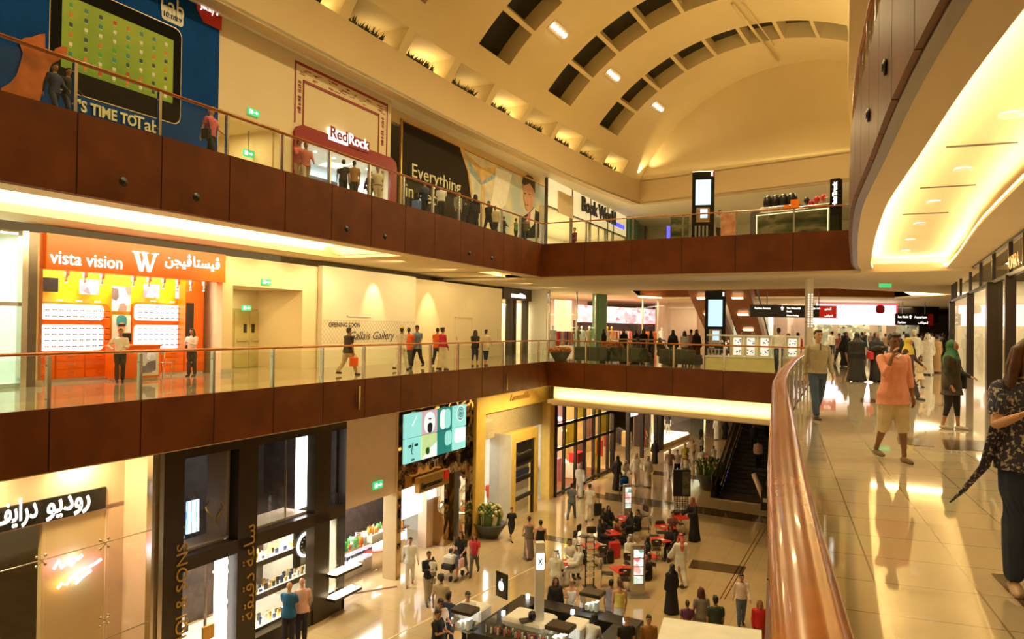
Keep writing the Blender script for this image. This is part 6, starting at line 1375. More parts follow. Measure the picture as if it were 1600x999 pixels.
for px, py, f, lab in ((873, 897, 175, 'cafe chair of the man in white robe with his back turned'), (912, 838, 60, 'tall backed looking cafe chair by the woman in the white top'), (949, 896, 85, 'empty cafe chair at the near end of the empty red table'), (975, 905, 178, 'empty cafe chair in front of the empty red table'), (925, 842, 0, 'cafe chair behind the middle red table'), (938, 868, 200, 'cafe chair in front of the middle red table'), (951, 822, 10, 'cafe chair by the small table next to the suitcases'), (993, 818, -80, 'cafe chair beside the table behind the farther totem'), (1003, 806, -60, 'cafe chair with its back to the open floor'), (1008, 826, -90, 'cafe chair by the seated women in black'), (1033, 832, 0, 'cafe chair behind the table with papers'), (1024, 858, 180, 'cafe chair in front of the table with papers'), (1022, 838, 80, 'cafe chair near the papers table, seen from its back'), (983, 880, 170, 'cafe chair beside the near menu totem'), (1016, 882, -100, 'cafe chair behind the near menu totem'), (1060, 818, 20, 'cafe chair at the farthest red table'), (542, 858, 60, 'dark chair in the juice bar, nearer the window'), (570, 862, -60, 'dark chair in the juice bar next to the red table')):
    chair(px, py, f, lab)
for px, py, lab in ((557, 857, 'red table inside the juice bar near the window'), (582, 858, 'second red table inside the juice bar')): table(px, py, lab)
# things on the tables
def smallitem(i, dx, dy, kind, label, grp='cups and dishes on the cafe tables'):
    p = TB[i]+Vector((dx, dy, .75)); b = mb('white')
    if kind == 'cup': b.lathe([(.025, 0), (.04, .07), (.042, .08), (.035, .08), (.02, .01)], n=12); nm = 'cup'
    elif kind == 'plate': b.lathe([(.06, 0), (.11, .018), (.105, .02), (.05, .008)], n=16); nm = 'plate'
    else: b.box(-.14, .14, -.10, .10, 0, .006); nm = 'paper'
    tag(b.build(nm, None, p, .4), label, nm, grp)
tn = ('between the men in white robes', 'in the middle of the cafe', 'behind the farther totem', 'next to the suitcases', 'at the empty table', 'of the man in maroon', 'on the farthest table', 'with papers', 'behind the near totem')
for i in (0, 1, 2, 3, 5, 8): smallitem(i, .1, .08, 'cup', 'white cup on the red table ' + tn[i]); smallitem(i, -.12, -.08, 'plate', 'white plate on the red table ' + tn[i])
smallitem(7, .08, -.05, 'paper', 'white papers spread on the red table'); smallitem(4, .05, .15, 'cup', 'small white cup alone on the empty red table')
def case(px, py, w, d, h, m, nm, lab, rz=.3):
    p = G(px, py, ZG); t = thing(nm, lab, 'luggage' if nm == 'suitcase' else 'bag', p, rz); b = mb(m); b.rbox(-w/2, w/2, -d/2, d/2, .04 if nm == 'suitcase' else 0, h, .03); b.build('body', t)
    b = mb('dark_steel'); b.tube([(-w*.25, 0, h), (-w*.25, 0, h+.15), (w*.25, 0, h+.15), (w*.25, 0, h)], .012, 6); b.build('handle', t)
    if nm == 'suitcase':
        for x in (-w*.4, w*.4): b = mb('black'); b.ball((x, 0, .03), .03, 6); b.build('wheel', t)
case(960, 872, .42, .26, .62, 'red', 'suitcase', 'bright red suitcase under the middle cafe tables'); case(963, 845, .36, .2, .8, 'print_tan', 'shopping_bag', 'tall tan paper bag beside the red suitcase'); case(1013, 908, .34, .16, .42, 'gold', 'shopping_bag', 'golden brown paper bag behind the near menu totem'); case(973, 833, .35, .2, .75, 'red', 'suitcase', 'upright red suitcase beside the seated women'); case(950, 880, .4, .28, .5, 'black', 'suitcase', 'black bag on the floor beside the red suitcase'); case(933, 806, .4, .25, .6, 'black', 'suitcase', 'black trolley case behind the man in white clothes')
# menu totems
mat('aluminium', (.55, .52, .46), .3, .8); screenmat('menu_a', [(.9, .9, .9), (.9, .9, .9), (.1, .25, .15), (.95, .95, .95)], (5, 5), 1.3); screenmat('menu_b', [(.95, .9, .85), (.8, .05, .03), (.9, .85, .8), (.5, .1, .05)], (4, 4), 1.2)
def menu(px, pyb, pyt, w, lab, rz):
    p = G(px, pyb, ZG); h = (CH+ray(px, pyt).z/ray(px, pyt).y*p.y)-ZG
    t = thing('menu_totem', lab, 'totem', p, rz, 'lit menu totems of the cafe'); b = mb('aluminium'); b.box(-w/2-.12, w/2+.12, -.3, .3, 0, .03); b.rbox(-w/2, w/2, -.09, .09, .03, h, .01); b.build('body', t)
    z = h*.24; s = (h*.92-z)/4
    for k in range(4): b = mb(['menu_a', 'menu_b', 'menu_b', 'menu_a'][k]); b.box(-w*.34, w*.34, -.105, -.09, z+s*k+.02, z+s*(k+1)-.02); b.build('menu_screen', t)
    b = mb('red'); b.box(w*.15, w*.28, -.1, -.09, h*.94, h*.97); b.build('logo_tile', t)
menu(996, 931, 851, .46, 'lit menu totem with red food pictures, nearer of two', .1); menu(980, 806, 757, .42, 'lit menu totem with food pictures, farther of two', .25)
# black poster stand
p = G(1065, 800, ZG); t = thing('poster_stand', 'black poster stand with a patterned foot on the concourse', 'poster stand', p, .0); b = mb('black'); b.box(-.42, .42, -.04, .04, .75, 2.05); b.build('board', t); b = mb('race_pic'); b.box(.02, .36, -.05, -.04, .82, 1.95); b.build('picture', t)
b = mb('black')
for k in range(6):
    b.box(-.36+.13*k, -.34+.13*k, -.02, .02, 0, .75); b.box(-.36, .31, -.02, .02, .1*k+.08, .1*k+.1)
b.box(-.4, .4, -.2, .2, 0, .03); b.build('foot', t)
# slim brochure rack behind the cafe tables
p = G(921, 918, ZG); t = thing('brochure_rack', 'slim black rack standing between tables and kiosk', 'rack', p, .2); b = mb('black'); b.box(-.16, -.13, -.03, .03, 0, 1.75); b.box(.13, .16, -.03, .03, 0, 1.75); b.box(-.2, .2, -.2, .2, 0, .04); b.build('frame', t)
for k in range(7): b = mb('chrome'); b.box(-.13, .13, -.09, .05, .35+.2*k, .40+.2*k); b.use('icon_white').box(-.11, .11, -.07, -.05, .40+.2*k, .48+.2*k); b.build('pocket', t)
# ---------------------------------------------------------------- black phone kiosk
KA, KB, KC = G(783, 922, ZG+1.0), G(905, 948, ZG+1.0), G(729, 986, ZG+1.0)
ku = (KB-KA); KW = ku.length; FKk = Fr(P(KC), Vector(P(KB))-Vector(P(KA))); KD = abs((KA-KC).to_2d().dot(FKk.n)); sh_ = (KA-KC).to_2d().dot(FKk.d)
t = thing('kiosk', 'large black phone kiosk with glass counters around a sales island', 'kiosk', (KC.x, KC.y, ZG), FKk.rz)
mat('black_velvet', (.006, .005, .005), .8)
def ctr(x0, x1, y0, y1, nm='counter', h=1.0): b = mb('black'); b.rbox(x0, x1, y0, y1, 0, h, .015); return b.build(nm, t)
ctr(0, KW+1.2, 0, .65); ctr(0, .65, .68, KD+.0); ctr(.68, KW+1.2, KD-.6, KD); ctr(KW+.55, KW+1.2, .68, KD-.63)
b = mb('black_velvet'); b.box(.7, KW+.5, .7, KD-.65, .0, .62); b.build('inner_platform', t)
b = MB().use('shop_glass'); b.box(.55, 2.3, .02, .6, 1.0, 1.35); b.build('glass_top', t, fix=False)
rr = random.Random(9); b = mb('black')
for k in range(26): b.use(['icon_white', 'tie_pink', 'red', 'letter_plain', 'icon_navy'][k % 5]).box(.62+.065*k, .66+.065*k, .15+.1*(k % 3), .2+.1*(k % 3), 1.01, 1.13+.06*rr.random())
tag(b.build('phone_accessories', t), kind='stuff')
b = mb('lit_white')
for x, y in ((.3, KD-.2), (KW*.75, KD-.62), (KW+.8, KD-.4), (.32, KD*.45)): b.box(x-.04, x+.04, y-.04, y+.04, 1.0, 1.12)
b.build('counter_lamp', t)
def kbox(px, py, w, d, z0, h, lab, nm='display_block', m='white', cat='display block', zt=None):
    p = G(px, py, ZG+z0+h); p.z = ZG+z0; b = mb(m); b.rbox(-w/2, w/2, -d/2, d/2, 0, h, .04); o = b.build(nm, None, p, FKk.rz); tag(o, lab, cat); return p
kbox(739, 945, .85, .6, 1.0, .3, 'white rounded block on the corner of the black kiosk near the seated man')
kbox(900, 972, .6, .7, 1.0, .3, 'white rounded block on the black kiosk beside the woman leaning over')
# centre island table and lit pillar
p = G(828, 963, ZG+1.15); p.z = ZG+.62; t2 = thing('island_table', 'white rounded table in the middle of the black kiosk', 'table', p, FKk.rz); b = mb('white'); b.rbox(-.62, .62, -.5, .5, .35, .53, .06); b.build('tabletop', t2); b = mb('kiosk_cream'); b.box(-.55, .55, -.42, .42, 0, .36); b.build('base', t2)
pp = G(842, 968, ZG+1.15); D_ = pp.y; zt = CH+ray(842, 847).z/ray(842, 847).y*D_; t3 = thing('lit_pillar', 'tall cream pillar with a lit cross sign rising from the kiosk', 'pillar', pp, 0.12); hh = zt-pp.z; b = mb('white'); b.rbox(-.12, .12, -.1, .1, 0, hh, .01); b.build('shaft', t3)
b = mb('lit_white'); b.box(-.1, .1, -.11, -.1, hh*.66, hh*.86); sg = b.build('lit_panel', t3); b = mb('icon_teal'); zc_ = hh*.76
for s in (-1, 1): b.prism([(-.07*s, zc_-.09), (-.03*s, zc_-.09), (.07*s, zc_+.09), (.03*s, zc_+.09)] if s == 1 else [(.03, zc_-.09), (.07, zc_-.09), (-.03, zc_+.09), (-.07, zc_+.09)], -.118, -.11)
b.build('cross_mark', sg)
p = pp+Vector((-.35, -.15, 0)); b = mb('black'); b.rbox(-.16, .16, -.12, .12, 0, .05, .01); b.ball((.2, .05, .12), .12, 8); tag(b.build('handset', None, p, .3), 'black handset and cable on the white island table', 'telephone')
# boards and glass cases
p = G(784, 934, ZG+1.0); t4 = thing('sign_board', 'black board with a white apple mark standing on the kiosk', 'sign', p, -.9); b = mb('black_gloss'); b.rbox(-.26, .26, -.03, .03, 0, .72, .01); b.build('panel', t4)
b = mb('letter_white'); b.T = Matrix.Translation((0, -.032, .34)) @ Matrix.Rotation(R(90), 4, 'X'); b.lathe([(.11, 0), (.11, .006)], (-.035, 0, 0), n=14, sy=1.25, sx=.8); b.lathe([(.11, 0), (.11, .006)], (.035, 0, 0), n=14, sy=1.25, sx=.8); b.lathe([(.035, 0), (.035, .006)], (.03, .19, 0), n=8, sx=.6, sy=1.2); b.build('apple_mark', t4)
def glasscase(px, py, w, d, zb, h, lab):
    p = G(px, py, ZG+zb+h); p.z = ZG+zb; t = thing('glass_case', lab, 'display case', p, FKk.rz, 'glass cases with black caps on the kiosk'); b = mb('dark_brown'); b.rbox(-w/2, w/2, -d/2, d/2, h-.1, h, .02); b.build('cap', t)
    g = MB().use('shop_glass'); g.box(-w/2+.02, w/2-.02, -d/2+.02, d/2-.02, 0, h-.1); g.build('glass', t, fix=False); b = mb('lit_white'); b.box(-w*.3, w*.3, -d*.3, d*.3, h-.13, h-.10); b.build('lamp', t)
    b = mb('icon_white'); 
    for k in range(3): b.rbox(-w*.3+k*w*.22, -w*.16+k*w*.22, -.1, .1, 0.02, .18+.05*k, .01)
    b.build('display_stand', t)
    alight('case_light', p+Vector((0, 0, h-.14)), w*.5, d*.5, 4, col=(.95, .97, 1))
glasscase(727, 950, .62, .5, 1.0, .55, 'glass case with a black cap at the corner nearest the three men')
glasscase(926, 924, .62, .5, 1.0, .55, 'glass case with a black cap near the girl in yellow'); glasscase(876, 976, .66, .5, 1.0, .5, 'glass case with a black cap on the front counter')
# pale canopy top at the bottom of the view
ca, cb, cc_, cd_ = G(1037, 965, ZG+2.6), G(1190, 985, ZG+2.6), G(1015, 1040, ZG+2.6), G(1192, 1060, ZG+2.6)
t = thing('kiosk_canopy', 'pale flat canopy of a kiosk at the bottom edge', 'canopy', (ca.x, ca.y, ZG), 0); q_ = [(v.x-ca.x, v.y-ca.y) for v in (ca, cb, cd_, cc_)]
b = mb('white'); b.prismz(q_, 2.48, 2.6); b.build('roof', t)
for x, y in q_: b = mb('steel'); b.tube([(x*.94+.03, y*.94-.06, 0), (x*.94+.03, y*.94-.06, 2.48)], .04, 8); b.build('post', t)
# stroller
p = G(704, 903, ZG); t = thing('stroller', 'black and white stroller loaded with bags, pushed by a woman', 'stroller', p, R(-30)); b = mb('black'); b.rbox(-.24, .24, -.3, .25, .35, .55, .05); b.build('seat', t); b = mb('black'); b.rbox(-.24, .24, .15, .3, .5, .95, .05); b.build('backrest', t)
b = mb('white'); b.rbox(-.22, .22, -.2, .2, .55, .8, .06); b.build('bundle', t)
for x in (-.24, .24):
    b = mb('steel'); b.tube([(x, -.35, .1), (x, .35, .95), (x, .5, 1.02)], .014, 6); b.tube([(x, .4, .1), (x, -.1, .6)], .014, 6); b.build('side_frame', t)
    for y in (-.35, .4): b = mb('black'); b.T = Matrix.Translation((x, y, .1)) @ Matrix.Rotation(R(90), 4, 'Y'); b.lathe([(.1, -.02), (.1, .02), (.03, .025)], n=14); b.build('wheel', t)
b = mb('black'); b.tube([(-.24, .5, 1.02), (.24, .5, 1.02)], .018, 8); b.build('handle', t)
b = mb('steel'); p = G(975, 772, ZG); t = thing('stroller', 'small dark stroller with a blue bundle pushed by the man in the white robe', 'stroller', p, R(-10)); b = mb('black'); b.rbox(-.22, .22, -.3, .25, .3, .5, .05); b.rbox(-.22, .22, .15, .28, .45, .9, .05); b.build('seat', t); b = mb('ad_blue'); b.rbox(-.2, .2, -.2, .2, .5, .85, .08); b.build('bundle', t)
for x in (-.23, .23):
    for y in (-.3, .35): b = mb('black'); b.T = Matrix.Translation((x, y, .09)) @ Matrix.Rotation(R(90), 4, 'Y'); b.lathe([(.09, -.02), (.09, .02), (.03, .025)], n=12); b.build('wheel', t)
    b = mb('steel'); b.tube([(x, -.3, .12), (x, .35, .85), (x, .45, 1.0)], .014, 6); b.build('side_frame', t)
# ---------------------------------------------------------------- people
def cm(c, rough=.8, var=.12):
    n = 'cloth_%03d_%03d_%03d' % tuple(int(x*250) for x in c)
    return n if n in MATS else (mat(n, c, rough, var=var, scale=5) and n)
mat('skin_a', (.62, .33, .19), .5, var=.05); mat('skin_b', (.40, .19, .09), .5, var=.05); mat('skin_c', (.22, .10, .05), .5, var=.05); mat('mannequin_white', (.85, .82, .76), .3)
mat('hair_black', (.012, .009, .008), .5, var=.4, scale=20); mat('hair_dark', (.035, .016, .008), .5, var=.4, scale=20); mat('hair_red', (.09, .03, .012), .5, var=.4, scale=20); mat('hair_blond', (.45, .27, .10), .55, var=.3, scale=20); mat('hair_grey', (.3, .28, .25), .6, var=.3, scale=20)
def clump(v, n):
    return v
def blob(b, c, rx, ry, rz, n=10):
    b.lathe([(max(.001, math.sin(math.pi*i/n)), -rz*math.cos(math.pi*i/n)) for i in range(n+1)], c, n+4, rx, ry)
def limb(b, pts, rs, n=10, flat=1.0):
    pts = [Vector(p) for p in pts]; a = (pts[0]-pts[1]).normalized(); z = (pts[-1]-pts[-2]).normalized()
    P_ = [pts[0]+a*rs[0]*.85, pts[0]+a*rs[0]*.5] + pts + [pts[-1]+z*rs[-1]*.5, pts[-1]+z*rs[-1]*.85]; Q = [rs[0]*.35, rs[0]*.8] + list(rs) + [rs[-1]*.8, rs[-1]*.35]
    b.tube(P_, Q, n, flat=flat)
def rings(b, rs, n=16, T=None, wav=0, ph=0):     # rs: (z, rx, ry, yoff, xoff)
    v = []; f = []
    for i, r in enumerate(rs):
        z, rx, ry = r[:3]; yo = r[3] if len(r) > 3 else 0; xo = r[4] if len(r) > 4 else 0
        w_ = wav*(1-i/len(rs)) 
        for k in range(n):
            q = 2*math.pi*k/n; m = 1+w_*math.sin(q*5+ph) + w_*.5*math.sin(q*9+ph*2); p = Vector((xo+rx*math.cos(q)*m, yo+ry*math.sin(q)*m, z)); v.append(T @ p if (T is not None and z > .93) else p)
    for i in range(len(rs)-1):
        for k in range(n): j = (k+1) % n; f.append((i*n+k, i*n+j, (i+1)*n+j, (i+1)*n+k))
    f += [tuple(range(n-1, -1, -1)), tuple(range((len(rs)-1)*n, len(rs)*n))]
    sm = b.smooth; b.smooth = True; b.add(v, f); b.smooth = sm
TORSO = [(.80, .10, .085, 0), (.86, .155, .11, .005), (.93, .168, .118, .008), (1.0, .155, .108, .004), (1.08, .138, .096, 0), (1.18, .148, .104, 0), (1.28, .168, .115, -.003), (1.36, .18, .108, 0), (1.42, .168, .086, .006), (1.46, .105, .066, .01), (1.485, .062, .058, .01)]
POSES = dict(
 stand=dict(L=((3, 2), (-4, 3)), A=((2, 9, 12, 5), (-3, 9, 10, 5))),
 walk=dict(L=((24, 6), (-18, 24)), A=((-20, 9, 12, 0), (24, 9, 26, 5))),
 walk2=dict(L=((-16, 26), (20, 4)), A=((22, 9, 22, 5), (-18, 9, 14, 0))),
 sit=dict(L=((82, 84), (86, 78)), A=((20, 10, 60, 20), (25, 10, 55, 20))),
 push=dict(L=((20, 6), (-18, 22)), A=((28, 6, 48, 8), (28, 6, 48, 8)), lean=8),
 phone=dict(L=((20, 5), (-15, 26)), A=((42, 10, 128, 22), (6, 8, 12, 4))),
 phone2=dict(L=((3, 2), (-4, 3)), A=((28, 8, 85, 28), (20, 8, 70, 25)), head=(0, -22)),
 hip=dict(L=((3, 2), (-3, 3)), A=((-22, 36, 78, 60), (24, 8, 70, 38))),
 fold=dict(L=((3, 2), (-3, 3)), A=((24, 8, 88, 50), (24, 8, 88, 50))),
 point=dict(L=((8, 4), (-8, 10)), A=((6, 9, 20, 5), (58, 30, 12, -10))),
 lean=dict(L=((4, 4), (-6, 6)), A=((38, 8, 50, 10), (38, 8, 50, 10)), lean=22, head=(0, -10)),
 carry=dict(L=((14, 4), (-12, 16)), A=((28, 8, 85, 40), (28, 8, 85, 40))),
)
def mkobj(b, name, par, vox, sm=2):
    o = b.build(name, par, fix=False)
    m = o.modifiers.new('surface', 'REMESH'); m.mode = 'VOXEL'; m.voxel_size = vox; m.use_smooth_shade = True
    if sm: s = o.modifiers.new('soften', 'SMOOTH'); s.factor = .5; s.iterations = sm
    return o
NP = [0]
def figure(root, H=1.72, pose='stand', skin='skin_a', hair=('short', 'hair_dark'), top=((.8, .8, .8), 'long', .86), bot=('trousers', (.05, .06, .1)), robe=None, shoes=(.03, .02, .02), vox=.016, face=True, headrot=None, mann=False, twist=0, scarf=None, build=1.0, bag=None, belt=False, prm=None):
    """root: the person's base empty replaced by the body mesh; returns body object"""
    NP[0] += 1; ps = dict(POSES[pose]); ps.update(prm or {}); s = H/1.75; lean = ps.get('lean', 0); hy, hp = headrot or ps.get('head', (0, 0))
    T = Matrix.Translation((0, 0, .93)) @ Matrix.Rotation(R(lean), 4, 'X') @ Matrix.Translation((0, 0, -.93))
    hipz = .90; J = {}
    for i, sd in enumerate((-1, 1)):      # 0 = figure's right side (x negative), 1 = left
        a, k = ps['L'][i]; h = Vector((sd*.088, .005, hipz)); a1, a2 = R(a), R(a-k)
        kn = h+Vector((sd*.012, -math.sin(a1), -math.cos(a1)))*.42; an = kn+Vector((-sd*.01, -math.sin(a2), -math.cos(a2)))*.40; J['h', i] = h; J['k', i] = kn; J['a', i] = an; J['fa', i] = a2
        sw, ab, el, inn = [R(x) for x in ps['A'][i]]
        sh = Vector((sd*.178, .008, 1.405)); ud = Vector((sd*math.sin(ab), -math.sin(sw)*math.cos(ab), -math.cos(sw)*math.cos(ab))).normalized(); e = sh+ud*.285
        fd = Vector((sd*math.sin(ab*.4)-sd*math.sin(inn), -math.sin(sw+el), -math.cos(sw+el))).normalized(); wr = e+fd*.245
        J['s', i] = T @ sh; J['e', i] = T @ e; J['w', i] = T @ wr; J['fd', i] = (T.to_3x3() @ fd).normalized()
    low = min(J['a', 0].z, J['a', 1].z)-.085; sh_ = Vector((0, 0, -low))
    bw = build; hc = T @ Vector((0, -.012, 1.635)); HR = Matrix.Rotation(R(hy), 4, 'Z') @ Matrix.Rotation(R(-hp), 4, 'X')
    Th = Matrix.Translation(hc+sh_) @ HR
    S = Matrix.Scale(s, 4)
    def tb(m): b = MB().use(m, True); return b
    def fin(b, off_=True): b.v = [tuple((Vector(v)+(sh_ if off_ else Vector()))*s) for v in b.v]; return b
    covered = robe is not None
    # body -----------------------------------------------------------
    b = tb(skin); rings(b, [(z, rx*bw, ry*bw, yo) for z, rx, ry, yo in TORSO], T=T)
    limb(b, [T @ Vector((0, .012, 1.44)), T @ Vector((0, .004, 1.50)), T @ Vector((0, -.008, 1.57))], [.06, .052, .05])
    for i in (0, 1):
        h, k, a = J['h', i], J['k', i], J['a', i]; limb(b, [h, h.lerp(k, .5), k, k.lerp(a, .35), k.lerp(a, .8), a], [.086*bw, .070*bw, .052, .053, .034, .034])
        fa = J['fa', i]; ft = a+Vector((0, -.02, -.045)); limb(b, [a+Vector((0, .03, -.05)), ft+Vector((0, -.06, -.008)), ft+Vector((0, -.13, -.015))], [.034, .036, .026], 8)
        s_, e, w_ = J['s', i], J['e', i], J['w', i]; limb(b, [s_, s_.lerp(e, .5), e, e.lerp(w_, .35), w_], [.052*bw, .043*bw, .036, .035, .024])
        # hand: palm, four fingers, thumb
        f = J['fd', i]; side = Vector((-1 if i == 0 else 1, 0, 0)); nn = f.cross(side); 
        if nn.length < .1: nn = f.cross(Vector((0, 1, 0)))
        nn.normalize(); ac = nn.cross(f).normalized()        # ac: across the palm
        if mann or vox < .03:
            limb(b, [w_+f*.01, w_+f*.05, w_+f*.085], [.024, .034, .033], 8, .55)
            inw = -side; cdir = (inw-f*inw.dot(f)).normalized() if abs(f.z) > .5 else Vector((0, 0, -1))
            spread_ = f.cross(cdir).normalized()
            for q, (o_, l) in enumerate(((-.027, .070), (-.009, .082), (.009, .078), (.027, .060))):
                p0 = w_+f*.085+spread_*o_; p1 = p0+(f+spread_*o_*3).normalized()*l*.5+cdir*.008; p2 = p1+(f*.8+cdir*.6).normalized()*l*.5; limb(b, [p0, p1, p2], [.0105, .0095, .008], 6)
            th = w_+f*.03-spread_*.028*(1 if f.dot(Vector((0, -1, 0))) > -2 else 1); limb(b, [th, th-spread_*.03+f*.03+cdir*.012, th-spread_*.035+f*.06+cdir*.02], [.014, .011, .009], 6)
    b = fin(b)
    # head in its own frame
    hb = MB().use(skin, True); blob(hb, (0, 0, .018), .074, .092, .100, 12); blob(hb, (0, -.022, -.045), .056, .068, .062, 10); blob(hb, (0, -.066, -.078), .022, .02, .018, 6)
    limb(hb, [(0, -.088, .022), (0, -.104, -.012)], [.009, .014], 6)
    for sd in (-1, 1): blob(hb, (sd*.076, .01, 0), .010, .018, .030, 6)
    n0 = len(b.v); b.v += [tuple((Th @ Vector(v))*s) for v in hb.v]; b.f += [[i+n0 for i in q] for q in hb.f]; b.m += [0]*len(hb.f); b.sm += [True]*len(hb.f)
    body = mkobj(b, root['_name'] if isinstance(root, dict) else 'person', None, vox, 2)
    hd = lambda bb: [tuple((Th @ Vector(v))*s) for v in bb.v]
    def headpart(bb, name, remesh=True, sm=1):
        bb.v = hd(bb); return mkobj(bb, name, body, max(vox*.8, .006), sm) if remesh else bb.build(name, body, fix=False)
    if face and not mann:
        e = MB().use('black', True)
        for sd in (-1, 1): blob(e, (sd*.031, -.0835, .018), .011, .007, .007, 6); e.box(sd*.031-.019, sd*.031+.019, -.098, -.082, .036, .043)
        e.use('sign_maroon'); blob(e, (0, -.087, -.045), .022, .008, .007, 6); headpart(e, 'face_features', False)
    # hair -----------------------------------------------------------
    hs, hm = hair
    if hs in ('short', 'long', 'bun', 'tail', 'cap'):
        hb = tb(hm); blob(hb, (0, .022, .040), .083, .090, .092, 12); blob(hb, (0, .045, -.015), .072, .062, .075, 10)
        if hs != 'cap': blob(hb, (0, -.050, .098), .060, .040, .028, 8)
        if hs == 'long':
            for sd in (-1, 0, 1): limb(hb, [(sd*.05, .035, .0), (sd*.065, .055, -.10), (sd*.06, .07, -.24), (sd*.045, .075, -.33)], [.050, .052, .045, .022], 8)
            for sd in (-1, 1): limb(hb, [(sd*.072, -.02, .05), (sd*.086, -.022, -.06), (sd*.092, -.03, -.20), (sd*.08, -.05, -.30)], [.030, .034, .032, .016], 8)
        if hs == 'bun': blob(hb, (0, .10, .07), .045, .04, .042, 8)
        if hs == 'tail': limb(hb, [(0, .10, .05), (0, .13, -.03), (0, .11, -.2)], [.026, .030, .012], 8)
        headpart(hb, 'hair')
        if hs == 'cap' and isinstance(scarf, tuple):
            c = MB().use(cm(scarf), True); blob(c, (0, .005, .065), .086, .100, .075, 12); c.box(-.06, .06, -.165, -.07, .060, .070); headpart(c, 'cap', False)
    elif hs == 'hijab':
        hb = tb(hm); blob(hb, (0, .034, .026), .096, .104, .112, 12); blob(hb, (0, .040, -.055), .090, .085, .085, 10); blob(hb, (0, -.02, -.105), .075, .075, .04, 8); rr = [(-.36, .20, .15, .03), (-.30, .205, .15, .03), (-.22, .185, .145, .03), (-.15, .14, .125, .026), (-.08, .10, .10, .024), (-.02, .085, .08, .03)]
        n1 = len(hb.v); rings(hb, rr); headpart(hb, 'headscarf')
    elif hs == 'ghutra':
        hb = tb(hm); blob(hb, (0, .014, .045), .090, .100, .088, 12)
        for sd in (-1, 1): limb(hb, [(sd*.078, .0, .04), (sd*.10, .0, -.08), (sd*.11, .0, -.21)], [.026, .034, .05], 8, 1)
        limb(hb, [(0, .07, .04), (0, .105, -.10), (0, .125, -.26), (0, .12, -.40)], [.05, .07, .09, .06], 10); headpart(hb, 'headdress')
        c = MB().use('black', True); N = 18
        for zz in (.083, .100):
            c.tube([(.084*math.cos(2*math.pi*k/N), .014+.094*math.sin(2*math.pi*k/N), zz) for k in range(N+1)], .009, 6)
        headpart(c, 'head_cord', False)
    # clothing ---------------------------------------------------------
    tk = .016
    if robe:       # (colour, hem z, flare, sleeves)
        rc, hem, fl = robe[:3]; b = tb(cm(rc)); mid = (J['a', 0]+J['a', 1])/2; lo = hem+low
        if pose == 'sit':
            rings(b, [(z, rx*bw+.035, ry*bw+.035, yo) for z, rx, ry, yo in TORSO[1:]], T=T)
            for i in (0, 1): h, k, a = J['h', i], J['k', i], J['a', i]; limb(b, [h, h.lerp(k, .5), k, k.lerp(a, .5), a], [.13, .12, .11, .12, .13])
            limb(b, [(0, 0, .86), (J['k', 0]+J['k', 1])/2, (J['a', 0]+J['a', 1])/2+Vector((0, 0, .05))], [.12, .10, .13])
        else:
            ysp = abs(J['a', 0].y-J['a', 1].y)/2; yc = (J['a', 0].y+J['a', 1].y)/2
            rs = [(lo, .13+fl+.02, .12+fl*.8+ysp*.55, yc*.7), (lo+.25, .145+fl*.75, .13+fl*.6+ysp*.4, yc*.5), (.55, .165+fl*.45, .13+fl*.4, yc*.25), (.85, .18+fl*.2, .135+fl*.15, .0)] + [(z, rx*bw+.028+fl*.12, ry*bw+.03+fl*.1, yo) for z, rx, ry, yo in TORSO[3:9]] + [(1.465, .10, .075, .01), (1.49, .062, .062, .01)]
            rings(b, rs, 24, T, .05, NP[0])
        for i in (0, 1): s_, e, w_ = J['s', i], J['e', i], J['w', i]; g = .02 if fl < .06 else .05; limb(b, [s_, s_.lerp(e, .5), e, e.lerp(w_, .5), w_.lerp(e, .04)], [.066, .062, .056+g*.5, .052+g*.8, .050+g])
        mkobj(fin(b), 'robe', body, vox, 3)
    else:
        tc, sl, hem = top[:3]; b = tb(tc if isinstance(tc, str) else cm(tc)); th = top[3] if len(top) > 3 else 0.0
        ll = 1.485 if sl != 'tank' else 1.40
        rs = [(hem, .170*bw+tk+th, .128*bw+tk+th*.9, .004)] if hem < .99 else []
        gz = lambda z: max(0, 1-max(0, z-hem-.08)/.30)
        rs += [(z, rx*bw+tk+th*gz(z), max(ry, .112)*bw+tk+th*.9*gz(z), yo) if z < 1.2 else (z, rx*bw+tk, ry*bw+tk, yo) for z, rx, ry, yo in TORSO if z > hem+.02 and z <= ll]
        if sl != 'tank': rs[-1] = (1.478, .075, .068, .01)
        rings(b, rs, 18, T)
        if sl == 'tank':
            for sd in (-1, 1): limb(b, [T @ Vector((sd*.09, -.08, 1.36)), T @ Vector((sd*.095, .0, 1.46)), T @ Vector((sd*.09, .09, 1.36))], [.02, .02, .02], 6)
        fr = dict(short=.62, long=2.0, roll=1.45, tank=0)[sl]
        if fr:
            for i in (0, 1):
                s_, e, w_ = J['s', i], J['e', i], J['w', i]
                if fr <= 1: limb(b, [s_, s_.lerp(e, fr)], [.066*bw, .060])
                else: limb(b, [s_, s_.lerp(e, .5), e, e.lerp(w_, (fr-1)*.95)], [.066*bw, .056*bw, .050, .038 if fr > 1.9 else .044])
        mkobj(fin(b), 'shirt', body, vox, 1)
        kind, bc = bot[:2]; b = tb(cm(bc))
